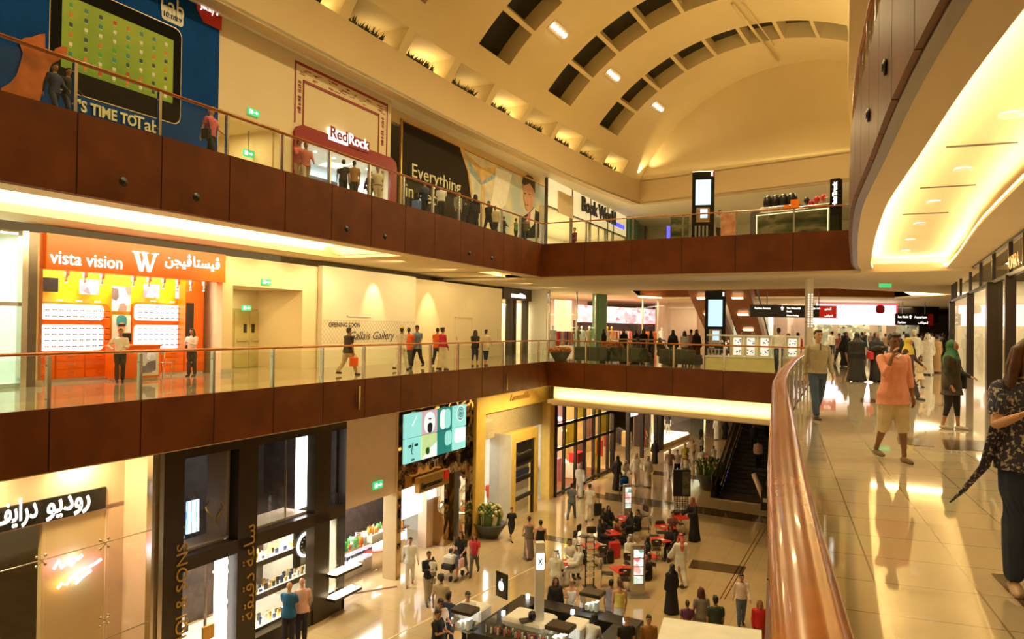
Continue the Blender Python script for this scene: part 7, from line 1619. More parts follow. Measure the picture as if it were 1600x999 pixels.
        if kind in ('trousers', 'shorts', 'leggings'):
            f = dict(trousers=1.93, shorts=1.12, leggings=1.55)[kind]; wd = .018 if kind == 'trousers' else (.034 if kind == 'shorts' else .008)
            rings(b, [(z, rx*bw+.012, ry*bw+.012, yo) for z, rx, ry, yo in TORSO[:4]], 16)
            for i in (0, 1):
                h, k, a = J['h', i], J['k', i], J['a', i]; seq = [h, h.lerp(k, .5), k]; rr = [.092*bw+wd*.6, .076*bw+wd, .058+wd]
                if f > 1: m = f-1; seq += [k.lerp(a, m*.5), k.lerp(a, m)]; rr += [.056+wd, .048+wd] if kind != 'leggings' else [.056, .046]
                limb(b, seq, rr)
        else:          # skirt or dress
            hemz = (bot[2] if len(bot) > 2 else .5)+low; ysp = abs(J['a', 0].y-J['a', 1].y)/2
            if pose == 'sit':
                for i in (0, 1): h, k, a = J['h', i], J['k', i], J['a', i]; limb(b, [h, h.lerp(k, .5), k, k.lerp(a, .6)], [.12, .11, .10, .10])
            else: rings(b, [(hemz, .22, .17+ysp*.5, 0), ((hemz+.9)/2, .19, .15+ysp*.2, 0), (.86, .172, .128, .005), (.95, .175, .124, .008), (1.04, .152, .108, .002)], 22, None, .06, NP[0])
        mkobj(fin(b), 'skirt' if kind in ('skirt', 'dress') else kind, body, vox, 1)
        if belt: b = MB().use('black', True); rings(b, [(.955, .188*bw, .138*bw, .006), (.985, .184*bw, .134*bw, .006)], 18); fin(b).build('belt', body, fix=False)
    # shoes
    for i in (0, 1):
        a = J['a', i]; b = MB().use(cm(shoes, .4) if not mann else skin, True); c = a+Vector((0, -.02, -.052)); limb(b, [c+Vector((0, .052, 0)), c+Vector((0, -.04, -.002)), c+Vector((0, -.11, -.010)), c+Vector((0, -.15, -.014))], [.038, .044, .040, .028], 10)
        lo_ = low+.002; b.v = [(v[0], v[1], max(v[2], lo_) if a.z < low+.12 else v[2]) for v in b.v]; fin(b).build('shoe', body, fix=False)
    if bag:
        kind, bc, i = bag; w_ = (J['w', i]+J['fd', i]*.06+sh_)*s
        if kind == 'hand': b = MB().use(cm(bc, .5)); x, y, z = w_; b.rbox(x-.05, x+.05, y-.16, y+.16, z-.42, z-.12, .02); b.tube([(x, y-.1, z-.12), (x, y-.04, z), (x, y+.04, z), (x, y+.1, z-.12)], .007, 6); nm = 'shopping_bag'
        else:
            sx = -1 if i == 0 else 1; b = MB().use(cm(bc, .5)); x = sx*.235*s; z = .98*s+sh_.z; b.rbox(x-.06, x+.06, -.17*s, .12*s, z-.16, z+.10, .03); b.tube([(x, -.12, z+.1), (sx*.17*s, 0, 1.47*s+sh_.z*s), (x, .1, z+.1)], .012, 6); nm = 'shoulder_bag'
        o = b.build(nm, None, fix=True); body['_bag'] = o.name
    return body
def person(label, px, yf=None, yh=None, z=None, face=0, H=None, group=None, pt=None, cat='person', name='person', **k):
    z = ZG if z is None else z
    if pt is not None: p = Vector((pt[0], pt[1], z))
    elif yf is not None: p = G(px, yf, z)
    else: p = G(px, yh, z+(H or 1.72)*.99); p.z = z
    if H is None:
        H = 1.70 if yh is None or yf is None else max(1.0, min(1.88, (yf-yh)/FPX*p.y))
    if 'vox' not in k: k['vox'] = max(.0085, min(.034, p.y*.00095))
    sit = k.get('pose') == 'sit'
    body = figure(None, H=H, face=k.pop('feat', abs(((face+180) % 360)-180) < 100 and p.y < 36), **k)
    body.name = name; body.location = p; body.rotation_euler = (0, 0, R(face)); tag(body, label, cat, group)
    if '_bag' in body:
        bo = bpy.data.objects[body['_bag']]; del body['_bag']; bo.location = p; bo.rotation_euler = (0, 0, R(face))
        tag(bo, '%s carried by the %s' % (bo.name.split('.')[0].replace('_', ' '), ' '.join(label.split()[:9])), 'bag')
    return body
WH = (.82, .80, .74); BK = (.010, .009, .009); NV = (.02, .03, .08); JN = (.05, .085, .16); KH = (.55, .42, .24); GY = (.25, .24, .22); RD = (.6, .03, .03); OR = (.85, .14, .02); CR = (.75, .62, .42)
# camera gallery
mat('plaid', (.60, .52, .46), .8, col2=(.03, .035, .08), scale=42, thr=(.54, .62)); mat('sweater', (.38, .32, .20), .85, var=.12, scale=30, bump=.3); mat('coral', (.86, .36, .24), .8, var=.08, scale=8)
b = person('man in a beige quarter zip sweater and jeans walking toward the camera', 1277, 654, 515, 0, 0, pose='walk', hair=('short', 'hair_dark'), top=('sweater', 'long', .90, .014), bot=('trousers', JN), shoes=(.03, .02, .015), prm=dict(L=((14, 2), (-12, 22)), A=((-8, 10, 12, 2), (8, 10, 14, 2))))
s = MB().use('dark_brown'); s.box(-.004, .004, -.142, -.12, 1.34, 1.47); s.build('zip', b); s = MB().use('black', True); s.tube([(.262, -.02, .88), (.262, -.05, .88)], .03, 8); 
b = person('young man in coral shirt and khaki shorts holding a phone to his face', 1395, 720, 521, 0, 4, pose='phone', skin='skin_c', hair=('short', 'hair_black'), top=('coral', 'roll', .78, .045), bot=('shorts', (.70, .58, .38)), shoes=(.16, .10, .04), headrot=(-8, -12), prm=dict(L=((-8, 20), (10, 3))))
s = MB().use('white'); s.tube([(-.05, -.075, 1.40), (0, -.095, 1.37), (.05, -.075, 1.40)], .014, 6); s.build('collar', b)
mat('scarf_green', (.08, .17, .02), .8, col2=(.01, .13, .11), scale=9, thr=(.4, .6)); mat('tunic', (.008, .03, .035), .8, col2=(.05, .03, .012), scale=14, thr=(.5, .7))
person('woman in green and teal headscarf and dark tunic with a black handbag', 1487, 671, 533, 0, 38, pose='walk2', skin='skin_b', hair=('hijab', 'scarf_green'), top=('tunic', 'long', .68, .045), bot=('leggings', BK), shoes=(.5, .4, .35), bag=('shoulder', BK, 1), build=1.12, prm=dict(L=((-4, 10), (8, 4)), A=((0, 14, 20, 8), (10, 14, 60, 20))))
b = person('woman with long brown hair in a patterned blue blouse and jeans looking down', 1607, 925, None, 0, -24, H=1.66, pose='phone2', hair=('long', 'hair_red'), top=('plaid', 'short', .84, .03), bot=('trousers', (.02, .035, .09)), shoes=(.55, .35, .25), vox=.0085, headrot=(0, -28))
hx = MB().use('hair_red', True)
for k_ in range(13):
    a_ = R(-20+220*k_/12); cx_, cy_ = .085*math.cos(a_), -.05+.085*math.sin(a_); wv = .012*math.sin(k_*2.1)
    hx.tube([(cx_*.55, cy_*.6-.02, 1.655), (cx_*1.0, cy_-.01, 1.60), (cx_*1.2+wv, cy_+.02, 1.48), (cx_*1.5-wv, cy_+.03, 1.36), (cx_*1.7+wv, cy_+.03, 1.22), (cx_*1.6, cy_+.03, 1.10-.05*(k_ % 3))], [.014, .034, .036, .032, .026, .004], 8)
hx.build('hair_locks', b)
s = MB().use('plaid', True); s.tube([(-.16, -.10, 1.30), (-.20, -.06, 1.05), (-.25, .02, .80), (-.36, .08, .62), (-.44, .10, .52)], [.05, .06, .055, .05, .015], 8, flat=.35); s.build('scarf', b)
person('woman in a wide black abaya walking away beside the railing', 1338, 597, 520, 0, 178, robe=(BK, .03, .20), hair=('hijab', 'black'), pose='stand', build=1.35)
person('woman in black with her arms folded behind the coral shirted man', 1369, 598, 520, 0, 5, robe=(BK, .05, .08), hair=('hijab', 'black'), pose='fold', skin='skin_b', bag=('shoulder', RD, 0))
person('woman with a yellow headscarf and brown top holding a child by the hand', 1419, 624, 526, 0, 40, pose='walk', top=((.06, .035, .02), 'long', .7, .03), bot=('trousers', (.04, .03, .03)), hair=('hijab', cm((.55, .42, .05))), skin='skin_b')
person('small girl in a pale dress held by the woman in the brown top', 1437, 605, 556, 0, 10, pose='walk', H=.98, top=(CR, 'short', .86, .02), bot=('dress', CR, .42), hair=('long', 'hair_dark'), skin='skin_b')
person('woman in black abaya behind the small girl', 1417, 592, 522, 0, 150, robe=(BK, .03, .14), hair=('hijab', 'black'))
person('man in a white robe and white cap walking away, taller of two', 1428, 588, 516, 0, 170, robe=(WH, .05, .06), hair=('cap', 'white'), scarf=WH, skin='skin_b')
person('man in white robe and white headdress walking away beside the glass', 1449, 586, 521, 0, 165, robe=(WH, .05, .08), hair=('ghutra', 'white'), skin='skin_b')
person('person in a tan robe half hidden behind the man in the white headdress', 1463, 583, 524, 0, 180, robe=((.45, .28, .12), .05, .05), hair=('short', 'hair_black'), skin='skin_b')
rnd = random.Random(21)
crowd = [(1297, 548, 519, WH), (1306, 546, 516, RD), (1318, 549, 519, BK), (1328, 547, 518, (.5, .3, .12)), (1351, 548, 517, BK), (1360, 551, 519, (.3, .2, .12)), (1385, 547, 516, BK), (1394, 550, 518, WH), (1406, 548, 517, GY), (1412, 552, 518, WH), (1440, 549, 516, (.2, .15, .1)), (1456, 551, 518, GY), (1462, 548, 517, BK), (1290, 546, 517, (.35, .1, .1)), (1340, 545, 516, RD), (1373, 546, 515, (.4, .25, .2)), (1424, 546, 515, BK), (1469, 552, 519, WH), (1300, 560, 518, WH), (1311, 567, 518, (.5, .2, .15)), (1347, 563, 518, BK), (1383, 560, 518, (.3, .2, .12)), (1404, 567, 519, BK), (1434, 566, 519, GY), (1457, 561, 518, WH), (1474, 566, 520, BK), (1322, 573, 520, BK)]
cn = {WH: 'white', RD: 'red', BK: 'black', GY: 'grey'}
side = ['just beyond the column', 'under the huge screen', 'under the small hanging sign', 'by the glass shops']
ordn = 'first second third fourth fifth sixth seventh eighth ninth tenth eleventh twelfth thirteenth fourteenth fifteenth sixteenth seventeenth eighteenth nineteenth twentieth twenty-first twenty-second twenty-third twenty-fourth twenty-fifth twenty-sixth twenty-seventh'.split(); crowd.sort()
for i, (px, yf, yh, c) in enumerate(crowd):
    nm = cn.get(c, 'brown'); wh = side[0] if px < 1320 else side[1] if px < 1400 else side[2] if px < 1450 else side[3]; rb = i % 3 == 0
    person('distant shopper in %s %s, %s from the railing %s' % (nm, 'robe' if rb else 'top', ordn[i], wh), px, yf, None, 0, rnd.choice((0, 10, 180, 170, 90, -60)), H=1.62+.16*rnd.random(), pose=rnd.choice(('stand', 'walk', 'walk2')), group='distant crowd beyond the far edge', robe=(c, .05, .08) if rb else None, top=(c, 'long', .86), bot=('trousers', (.04, .04, .05)), hair=('hijab', 'black') if rb and c == BK else ('short', 'hair_black'), skin='skin_b')
# behind the far rail, middle level
person('man in a white shirt standing with his back turned at the white kiosk', 1216, 582.5, 513, 0, 178, pose='fold', top=(WH, 'long', .95), bot=('trousers', (.03, .03, .04)), hair=('short', 'hair_black'), skin='skin_b')
DK = dict(z=0)
for (px, D, h, f, kw, lab) in (
 (1232, 33.2, 1.58, -20, dict(top=(BK, 'tank', .9), hair=('long', 'hair_dark')), 'woman in a black sleeveless top behind the white kiosk'),
 (1247, 33.4, 1.62, 190, dict(top=(RD, 'long', .86), hair=('short', 'hair_black')), 'person in red behind the white kiosk'),
 (1052, 37.6, 1.66, 160, dict(robe=(BK, .03, .12), hair=('hijab', 'black')), 'woman in black abaya standing behind the sofas near the totem'),
 (1070, 37.4, 1.62, 175, dict(top=(WH, 'long', .86), hair=('long', 'hair_black')), 'long haired woman in white standing near the totem'),
 (1080, 38.0, 1.70, 175, dict(top=((.6, .35, .3), 'long', .86), hair=('short', 'hair_dark')), 'person in a pink top standing near the totem'),
 (1089, 37.0, 1.70, 20, dict(robe=(BK, .03, .10), hair=('hijab', 'black')), 'woman in black abaya right beside the totem'),
 (1123, 37.8, 1.75, 180, dict(top=(GY, 'long', .86), hair=('short', 'hair_black')), 'man behind the black totem'),
 (1160, 35.8, 1.60, 0, dict(robe=(CR, .03, .10), hair=('hijab', cm(CR))), 'woman in a pale headscarf behind the white kiosk'),
 (1177, 36.0, 1.60, 0, dict(robe=(BK, .03, .10), hair=('hijab', cm(CR))), 'woman in black robe and cream headscarf behind the white kiosk'),
 (944, 39.5, 1.64, 60, dict(robe=(BK, .03, .10), hair=('hijab', 'black')), 'woman in black by the green pier'),
 (975, 41.5, 1.64, 0, dict(robe=(BK, .03, .10), hair=('hijab', 'black')), 'woman in black behind the flower bowl'),
 (995, 41.8, 1.62, 30, dict(robe=(BK, .03, .10), hair=('hijab', 'black')), 'woman in black in front of the dark doorway'),
 (1006, 42.0, 1.70, -30, dict(top=(BK, 'long', .86), hair=('long', 'hair_black')), 'long haired woman in black near the orange clothes rack'),
 (1018, 41.2, 1.60, 60, dict(robe=(BK, .03, .10), hair=('hijab', 'black')), 'woman in black before the orange clothes rack')):
    p = at(px, D); person(lab, px, pt=(p.x, p.y), z=0, face=f, H=h, skin='skin_b', **kw)
for px, D, f, lab in ((1036, 34.9, 30, 'woman in black seated on the dark sofa facing the shops'), (1000, 36.0, 200, 'person in black seated on the middle dark sofa')):
    p = at(px, D); person(lab, px, pt=(p.x, p.y+.6), z=.0, face=f, H=1.6, pose='sit', robe=(BK, .03, .1), hair=('hijab', 'black'), skin='skin_b')
# west gallery, middle level
mat('stripe_blue', (.05, .10, .22), .8, col2=(.3, .4, .5), scale=2)
person('man in a black polo and khaki trousers carrying an orange bag', 544, 586.5, 510, 0, 140, pose='walk', top=(BK, 'short', .84, .03), bot=('trousers', KH), hair=('short', 'hair_black'), skin='skin_b', bag=('hand', (.85, .12, .01), 0), build=1.12, prm=dict(A=((2, 9, 10, 3), (30, 20, 20, -5))))
person('man in white with a yellow cap leaning at the opposite rail', 627, 579, 509, 0, 155, pose='walk', top=(WH, 'long', .80, .02), bot=('trousers', WH), hair=('cap', 'hair_black'), scarf=(.75, .6, .05), skin='skin_b', build=1.1)
person('man in an orange polo beside the yellow capped man', 638, 576, 511, 0, 175, pose='walk2', top=(OR, 'short', .82, .02), bot=('trousers', (.05, .04, .04)), hair=('short', 'hair_black'), skin='skin_b')
person('young man in a striped blue shirt looking down beside the orange polo', 651, 575.5, 507, 0, -20, pose='walk', top=('stripe_blue', 'short', .82, .02), bot=('trousers', (.02, .02, .03)), hair=('short', 'hair_black'), skin='skin_b', headrot=(0, -20))
person('man in an orange shirt half hidden behind the woman in magenta', 683, 571.5, 511, 0, 170, pose='walk', top=(OR, 'short', .84, .02), bot=('trousers', NV), hair=('short', 'hair_dark'), skin='skin_b')
person('woman in a magenta top and long cream skirt reaching for the rail', 691, 578.5, 512, 0, 130, pose='point', top=((.45, .01, .06), 'long', .96, .03), bot=('skirt', (.7, .6, .42), .10), hair=('bun', 'hair_black'), skin='skin_b')
person('woman in black jacket and capri leggings by the plain wall', 742, 572.5, 516, 0, 160, pose='walk', top=(BK, 'long', .85, .03), bot=('leggings', NV), hair=('long', 'hair_dark'), prm=dict(L=((5, 2), (-5, 6))))
person('woman in cream tunic and capri leggings by the plain wall', 759, 571.5, 515, 0, 150, pose='walk2', top=((.75, .66, .45), 'long', .72, .04), bot=('leggings', NV), hair=('tail', 'hair_dark'), prm=dict(L=((-6, 6), (6, 2))))
person('shop assistant in white shirt and black trousers with a hand on her hip', 187, 598, 514, 0, 35, pose='hip', top=(WH, 'long', .97), bot=('trousers', BK), hair=('bun', 'hair_dark'), skin='skin_b')
person('shop assistant in pale pink shirt standing by the lit shelves', 299, 588.5, 514, 0, -8, pose='fold', top=((.75, .6, .52), 'long', .95), bot=('trousers', BK), hair=('long', 'hair_black'), skin='skin_b')
# west gallery, top level: offsets measured from the wood fascia
F3 = Fr(A3, DL)
def top3(label, px, off_, yh, face, **k):
    u, _ = F3.uz(px, 300, off_); p = F3.w(u, off_); r = (CH+ray(px, yh).z/ray(px, yh).y*p.y)-Z3; H = max(1.45, min(1.85, r)) if 'H' not in k else k.pop('H')
    person(label, px, pt=(p.x, p.y), z=Z3, face=face, H=H, skin=k.pop('skin', 'skin_b'), **k)
top3('woman in a pink top and dark trousers with a black bag on the top gallery', 328, 1.4, 165, 75, pose='walk', top=((.55, .12, .16), 'short', .9), bot=('trousers', BK), hair=('short', 'hair_blond'), bag=('shoulder', BK, 0), skin='skin_a')
top3('man in a salmon shirt leading a group past the red framed shop', 466, 1.6, 218, 60, pose='phone2', top=((.6, .12, .10), 'long', .85), bot=('trousers', KH), hair=('short', 'hair_black'))
top3('person in pink close behind the salmon shirted man', 477, 1.2, 230, 30, pose='walk', top=((.55, .16, .14), 'long', .85), bot=('trousers', (.5, .4, .3)), hair=('short', 'hair_dark'))
top3('man in a black t-shirt looking into the red framed shop', 536, 1.6, 261, 200, pose='walk', top=(BK, 'short', .86), bot=('trousers', BK), hair=('short', 'hair_black'))
top3('man in a tan shirt looking into the red framed shop', 553, 1.5, 258, 190, pose='stand', top=((.35, .18, .06), 'short', .86), bot=('trousers', (.04, .03, .03)), hair=('short', 'hair_black'))
top3('child in black walking in front of the red framed shop', 578, 1.5, 280, 60, H=1.3, pose='walk', top=(BK, 'long', .86), bot=('trousers', BK), hair=('short', 'hair_black'))
top3('man in pale shirt and trousers with a dark belt on the top gallery', 590, 1.3, 271, 20, pose='stand', top=((.6, .5, .35), 'short', .97), bot=('trousers', (.6, .5, .32)), hair=('short', 'hair_black'), belt=True)
top3('man in a white shirt in front of the lettering of the dark hoarding', 690, 1.0, 288, 190, pose='phone2', top=(WH, 'short', .95), bot=('trousers', BK), hair=('short', 'hair_black'))
top3('person in dark clothes low behind the glass near the dark hoarding', 664, 1.2, 300, 40, H=1.55, pose='walk', top=(NV, 'long', .86), bot=('trousers', BK), hair=('short', 'hair_black'))
for i, (px, yh, o_, c, kw, lab) in enumerate(((716, 303, 1.0, GY, {}, 'person in a grey top beside the man in the white shirt'), (728, 310, 1.6, BK, {}, 'person in black half hidden in the group at the rail'), (743, 304, 1.2, BK, dict(hair=('long', 'hair_black')), 'woman in black with long hair in the group at the rail'), (764, 313, 1.0, BK, dict(scarf=None), 'person in black with a red neck scarf in the group at the rail'), (774, 322, 1.4, KH, {}, 'person in a tan top at the end of the group'), (788, 356, 1.2, BK, dict(H=1.15), 'child in black walking near the suited man poster'), (807, 350, 1.3, (.1, .2, .06), dict(H=1.25), 'child in dark green walking near the suited man poster'), (822, 347, 1.2, (.12, .1, .05), dict(H=1.5), 'person in dark brown at the corner of the top gallery'))):
    k = dict(pose=('stand', 'walk')[i % 2], top=(c, 'long', .86), bot=('trousers', (.03, .03, .04)), hair=('short', 'hair_black')); k.update({a: v for a, v in kw.items() if a != 'scarf'}); top3(lab, px, o_, yh, (40, 200, 160, -30, 180, 60, 60, 200)[i], **k)
for px, yh, c, lab in ((82, 124, NV, 'person in navy behind the glass below the tablet picture'), (103, 128, BK, 'person in black behind the glass below the tablet picture')): top3(lab, px, 1.0, yh, 70, H=1.22, pose='walk', top=(c, 'long', .86), bot=('trousers', NV), hair=('short', 'hair_black'))
def top3b(label, px, D, face, **k): p = at(px, D); person(label, px, pt=(p.x, p.y), z=Z3, face=face, skin='skin_b', **k)
top3b('woman in a dark red top with a white bag at the bookshop entrance', 896, 42, -60, H=1.7, pose='walk', top=((.12, .02, .03), 'long', .8), bot=('trousers', KH), hair=('short', 'hair_red'))
top3b('person in white inside the bookshop', 928, 49, 180, H=1.7, top=(WH, 'long', .86), bot=('trousers', GY), hair=('short', 'hair_black'))
top3b('man in grey next to the poster stand on the top gallery', 1122, 35.5, 30, H=1.7, top=(GY, 'long', .86), bot=('trousers', BK), hair=('short', 'hair_black'))
# ground floor walkers
GP = lambda lab, px, yf, yh, face, **k: person(lab, px, yf, yh, ZG, face, **k)
GP('woman in a white pantsuit and black top walking toward the camera', 640, 916, 840, 5, pose='walk', top=(WH, 'long', .84, .02), bot=('trousers', WH), hair=('bun', 'hair_dark'), shoes=(.3, .08, .03), prm=dict(L=((12, 3), (-12, 18)), A=((-10, 16, 12, 0), (8, 18, 16, 0))))
GP('woman in a dark top carrying a small child against her shoulder', 669, 944, 862, 20, pose='carry', top=(BK, 'long', .86), bot=('trousers', (.42, .36, .25)), hair=('short', 'hair_black'), skin='skin_b')
GP('small child in white carried in a woman\'s arms', 680, None, 866, 150, H=1.0, pose='stand', top=(WH, 'short', .86), bot=('trousers', (.3, .28, .22)), hair=('short', 'hair_black'), skin='skin_b') if 0 else None
p = G(669, 944, ZG); person("small child in a white shirt held against a woman's shoulder", 0, pt=(p.x+.16, p.y-.26), z=ZG+.72, face=170, H=.92, pose='sit', top=(WH, 'short', .86), bot=('trousers', (.3, .28, .22)), hair=('short', 'hair_black'), skin='skin_b', prm=dict(L=((35, 60), (35, 60))))
GP('man in a beige t-shirt with a dark strap across his back', 690, None, 899, 170, H=1.76, pose='stand', top=((.55, .42, .28), 'short', .86, .02), bot=('trousers', (.3, .26, .2)), hair=('short', 'hair_black'), skin='skin_b', prm=dict(A=((5, 12, 10, 5), (-5, 12, 10, 5))))
GP('man in a navy t-shirt with crossed arms in the group of three', 701, None, 927, 150, H=1.72, pose='fold', top=(NV, 'short', .86, .02), bot=('trousers', (.04, .05, .08)), hair=('short', 'hair_black'), skin='skin_b')
GP('man in a pale t-shirt bending his head in the group of three', 688, None, 937, 40, H=1.70, pose='phone2', top=((.55, .42, .3), 'short', .86, .02), bot=('trousers', (.1, .08, .06)), hair=('short', 'hair_black'), skin='skin_b')
GP('man in a black t-shirt in front of the group of three', 684, None, 953, 60, H=1.68, pose='phone2', top=(BK, 'short', .86, .02), bot=('trousers', (.05, .04, .04)), hair=('short', 'hair_dark'), skin='skin_b')
GP('woman in black top and skirt pushing a stroller', 721, 905, 828, -20, pose='push', top=(BK, 'short', .92), bot=('skirt', (.05, .07, .14), .48), hair=('long', 'hair_red'), bag=('hand', (.75, .45, .4), 1), skin='skin_a')
GP('girl in a red and pink top walking arm in arm beside the stroller', 741, 899, 833, -10, pose='walk', top=((.65, .05, .06), 'short', .9), bot=('trousers', (.16, .15, .11)), hair=('long', 'hair_red'), skin='skin_a')
GP('man in a white shirt sitting behind the black kiosk counter', 731, None, 926, 20, H=1.72, pose='stand', top=(WH, 'long', .86), bot=('trousers', BK), hair=('short', 'hair_dark'), headrot=(0, -15))
GP('boy in black t-shirt and black shorts crossing the ground floor', 799, 845, 796, 20, pose='walk', top=(BK, 'short', .82, .02), bot=('shorts', BK), hair=('short', 'hair_dark'), skin='skin_a', H=1.42)
GP('woman in a long grey dress with a brown bag walking away', 826, 873, 805, 185, pose='walk', top=((.20, .16, .13), 'tank', .86), bot=('dress', (.20, .16, .13), .06), hair=('bun', 'hair_red'), bag=('shoulder', (.2, .05, .02), 0), skin='skin_a')
GP('woman in black vest top and long dark green skirt walking away', 844, 881, 812, 180, pose='walk2', top=(BK, 'tank', .9), bot=('skirt', (.06, .07, .05), .08), hair=('bun', 'hair_black'), skin='skin_a')
GP('man in a grey blue shirt and jeans walking away', 893, 812, 754, 160, pose='walk', top=((.14, .15, .18), 'short', .82, .03), bot=('trousers', (.12, .15, .22)), hair=('short', 'hair_dark'), skin='skin_a')
GP('grey haired man in a long white robe walking away', 906, 777, 726, 170, pose='walk', robe=(WH, .06, .05), hair=('short', 'hair_grey'), skin='skin_b', H=1.8)
GP('man in white clothes with a dark shoulder strap pulling a suitcase', 921, 815, 755, 165, pose='walk', top=(WH, 'short', .82, .03), bot=('trousers', WH), hair=('short', 'hair_dark'), skin='skin_a')
GP('man in a pale pink shirt and jeans walking toward the camera', 1158, 979, 898, -5, pose='walk', top=((.75, .58, .50), 'long', .94, .02), bot=('trousers', (.12, .15, .22)), hair=('short', 'hair_black'), skin='skin_b', prm=dict(L=((8, 2), (-8, 12))), belt=True)
GP('blond woman in a red top next to the man in the pale pink shirt', 1187, None, 938, -10, H=1.5, top=((.6, .02, .02), 'long', .86), bot=('trousers', (.3, .05, .03)), hair=('long', 'hair_blond'), skin='skin_a')
GP('man in a dark green t-shirt seen from behind', 1118, None, 933, 180, H=1.72, top=((.03, .045, .03), 'short', .84, .03), bot=('trousers', BK), hair=('short', 'hair_black'), skin='skin_b', build=1.1)
GP('long haired woman in a grey t-shirt seen from behind', 1096, None, 920, 185, H=1.66, top=((.3, .27, .24), 'short', .86), bot=('trousers', GY), hair=('long', 'hair_red'), skin='skin_b')
GP('girl in a purple top seen from behind next to the grey t-shirt', 1074, None, 940, 180, H=1.35, top=((.14, .04, .12), 'short', .86), bot=('trousers', GY), hair=('tail', 'hair_dark'), skin='skin_b')
GP('woman in a full black abaya standing alone on the ground floor', 1049, 958, 882, 200, robe=(BK, .02, .14), hair=('hijab', 'black'), build=1.15)
GP('man in white robe and red headdress seen from behind', 1063, 914, 838, 190, pose='walk', robe=(WH, .06, .06), hair=('ghutra', cm((.70, .16, .12))), skin='skin_b', H=1.82, prm=dict(A=((0, 14, 14, 5), (14, 18, 24, 0))))
GP('woman in black robe and patterned red headscarf beside the tables', 1084, 846, 778, -60, robe=(BK, .03, .10), hair=('hijab', cm((.25, .05, .04))), skin='skin_b', pose='lean', prm=dict(lean=8))
GP('girl in yellow vest and white skirt with a ponytail', 967, 998, 917, 190, pose='stand', top=((.8, .62, .12), 'tank', .94), bot=('skirt', WH, .18), hair=('tail', 'hair_red'), skin='skin_a', H=1.68)
GP('boy in grey standing beside the girl in the yellow vest', 954, 994, 912, 150, pose='stand', top=((.25, .22, .22), 'short', .8), bot=('trousers', (.14, .13, .15)), hair=('short', 'hair_black'), skin='skin_b', H=1.62)
GP('blond woman in black with a cream scarf at the bottom of the view', 979, None, 963, 10, H=1.66, top=(BK, 'short', .86), bot=('trousers', BK), hair=('short', 'hair_blond'), skin='skin_a')
GP('woman in a mustard brown top near the pale canopy', 1014, None, 963, 5, H=1.62, top=((.30, .13, .03), 'long', .86), bot=('trousers', GY), hair=('bun', 'hair_black'), skin='skin_a')
GP('woman in white with black hair leaning over the kiosk', 922, None, 963, 150, H=1.62, pose='lean', top=(WH, 'long', .86), bot=('trousers', BK), hair=('long', 'hair_black'), skin='skin_a')
GP('woman with brown hair in black seated beside the kiosk counter', 868, None, 903, 15, H=1.55, pose='stand', robe=(BK, .03, .12), hair=('long', 'hair_red'), skin='skin_a')
GP('woman in white top with raised sunglasses seated beside the kiosk', 893, None, 906, 0, H=1.52, pose='phone2', top=(WH, 'tank', .86), bot=('trousers', WH), hair=('bun', 'hair_blond'), skin='skin_a')
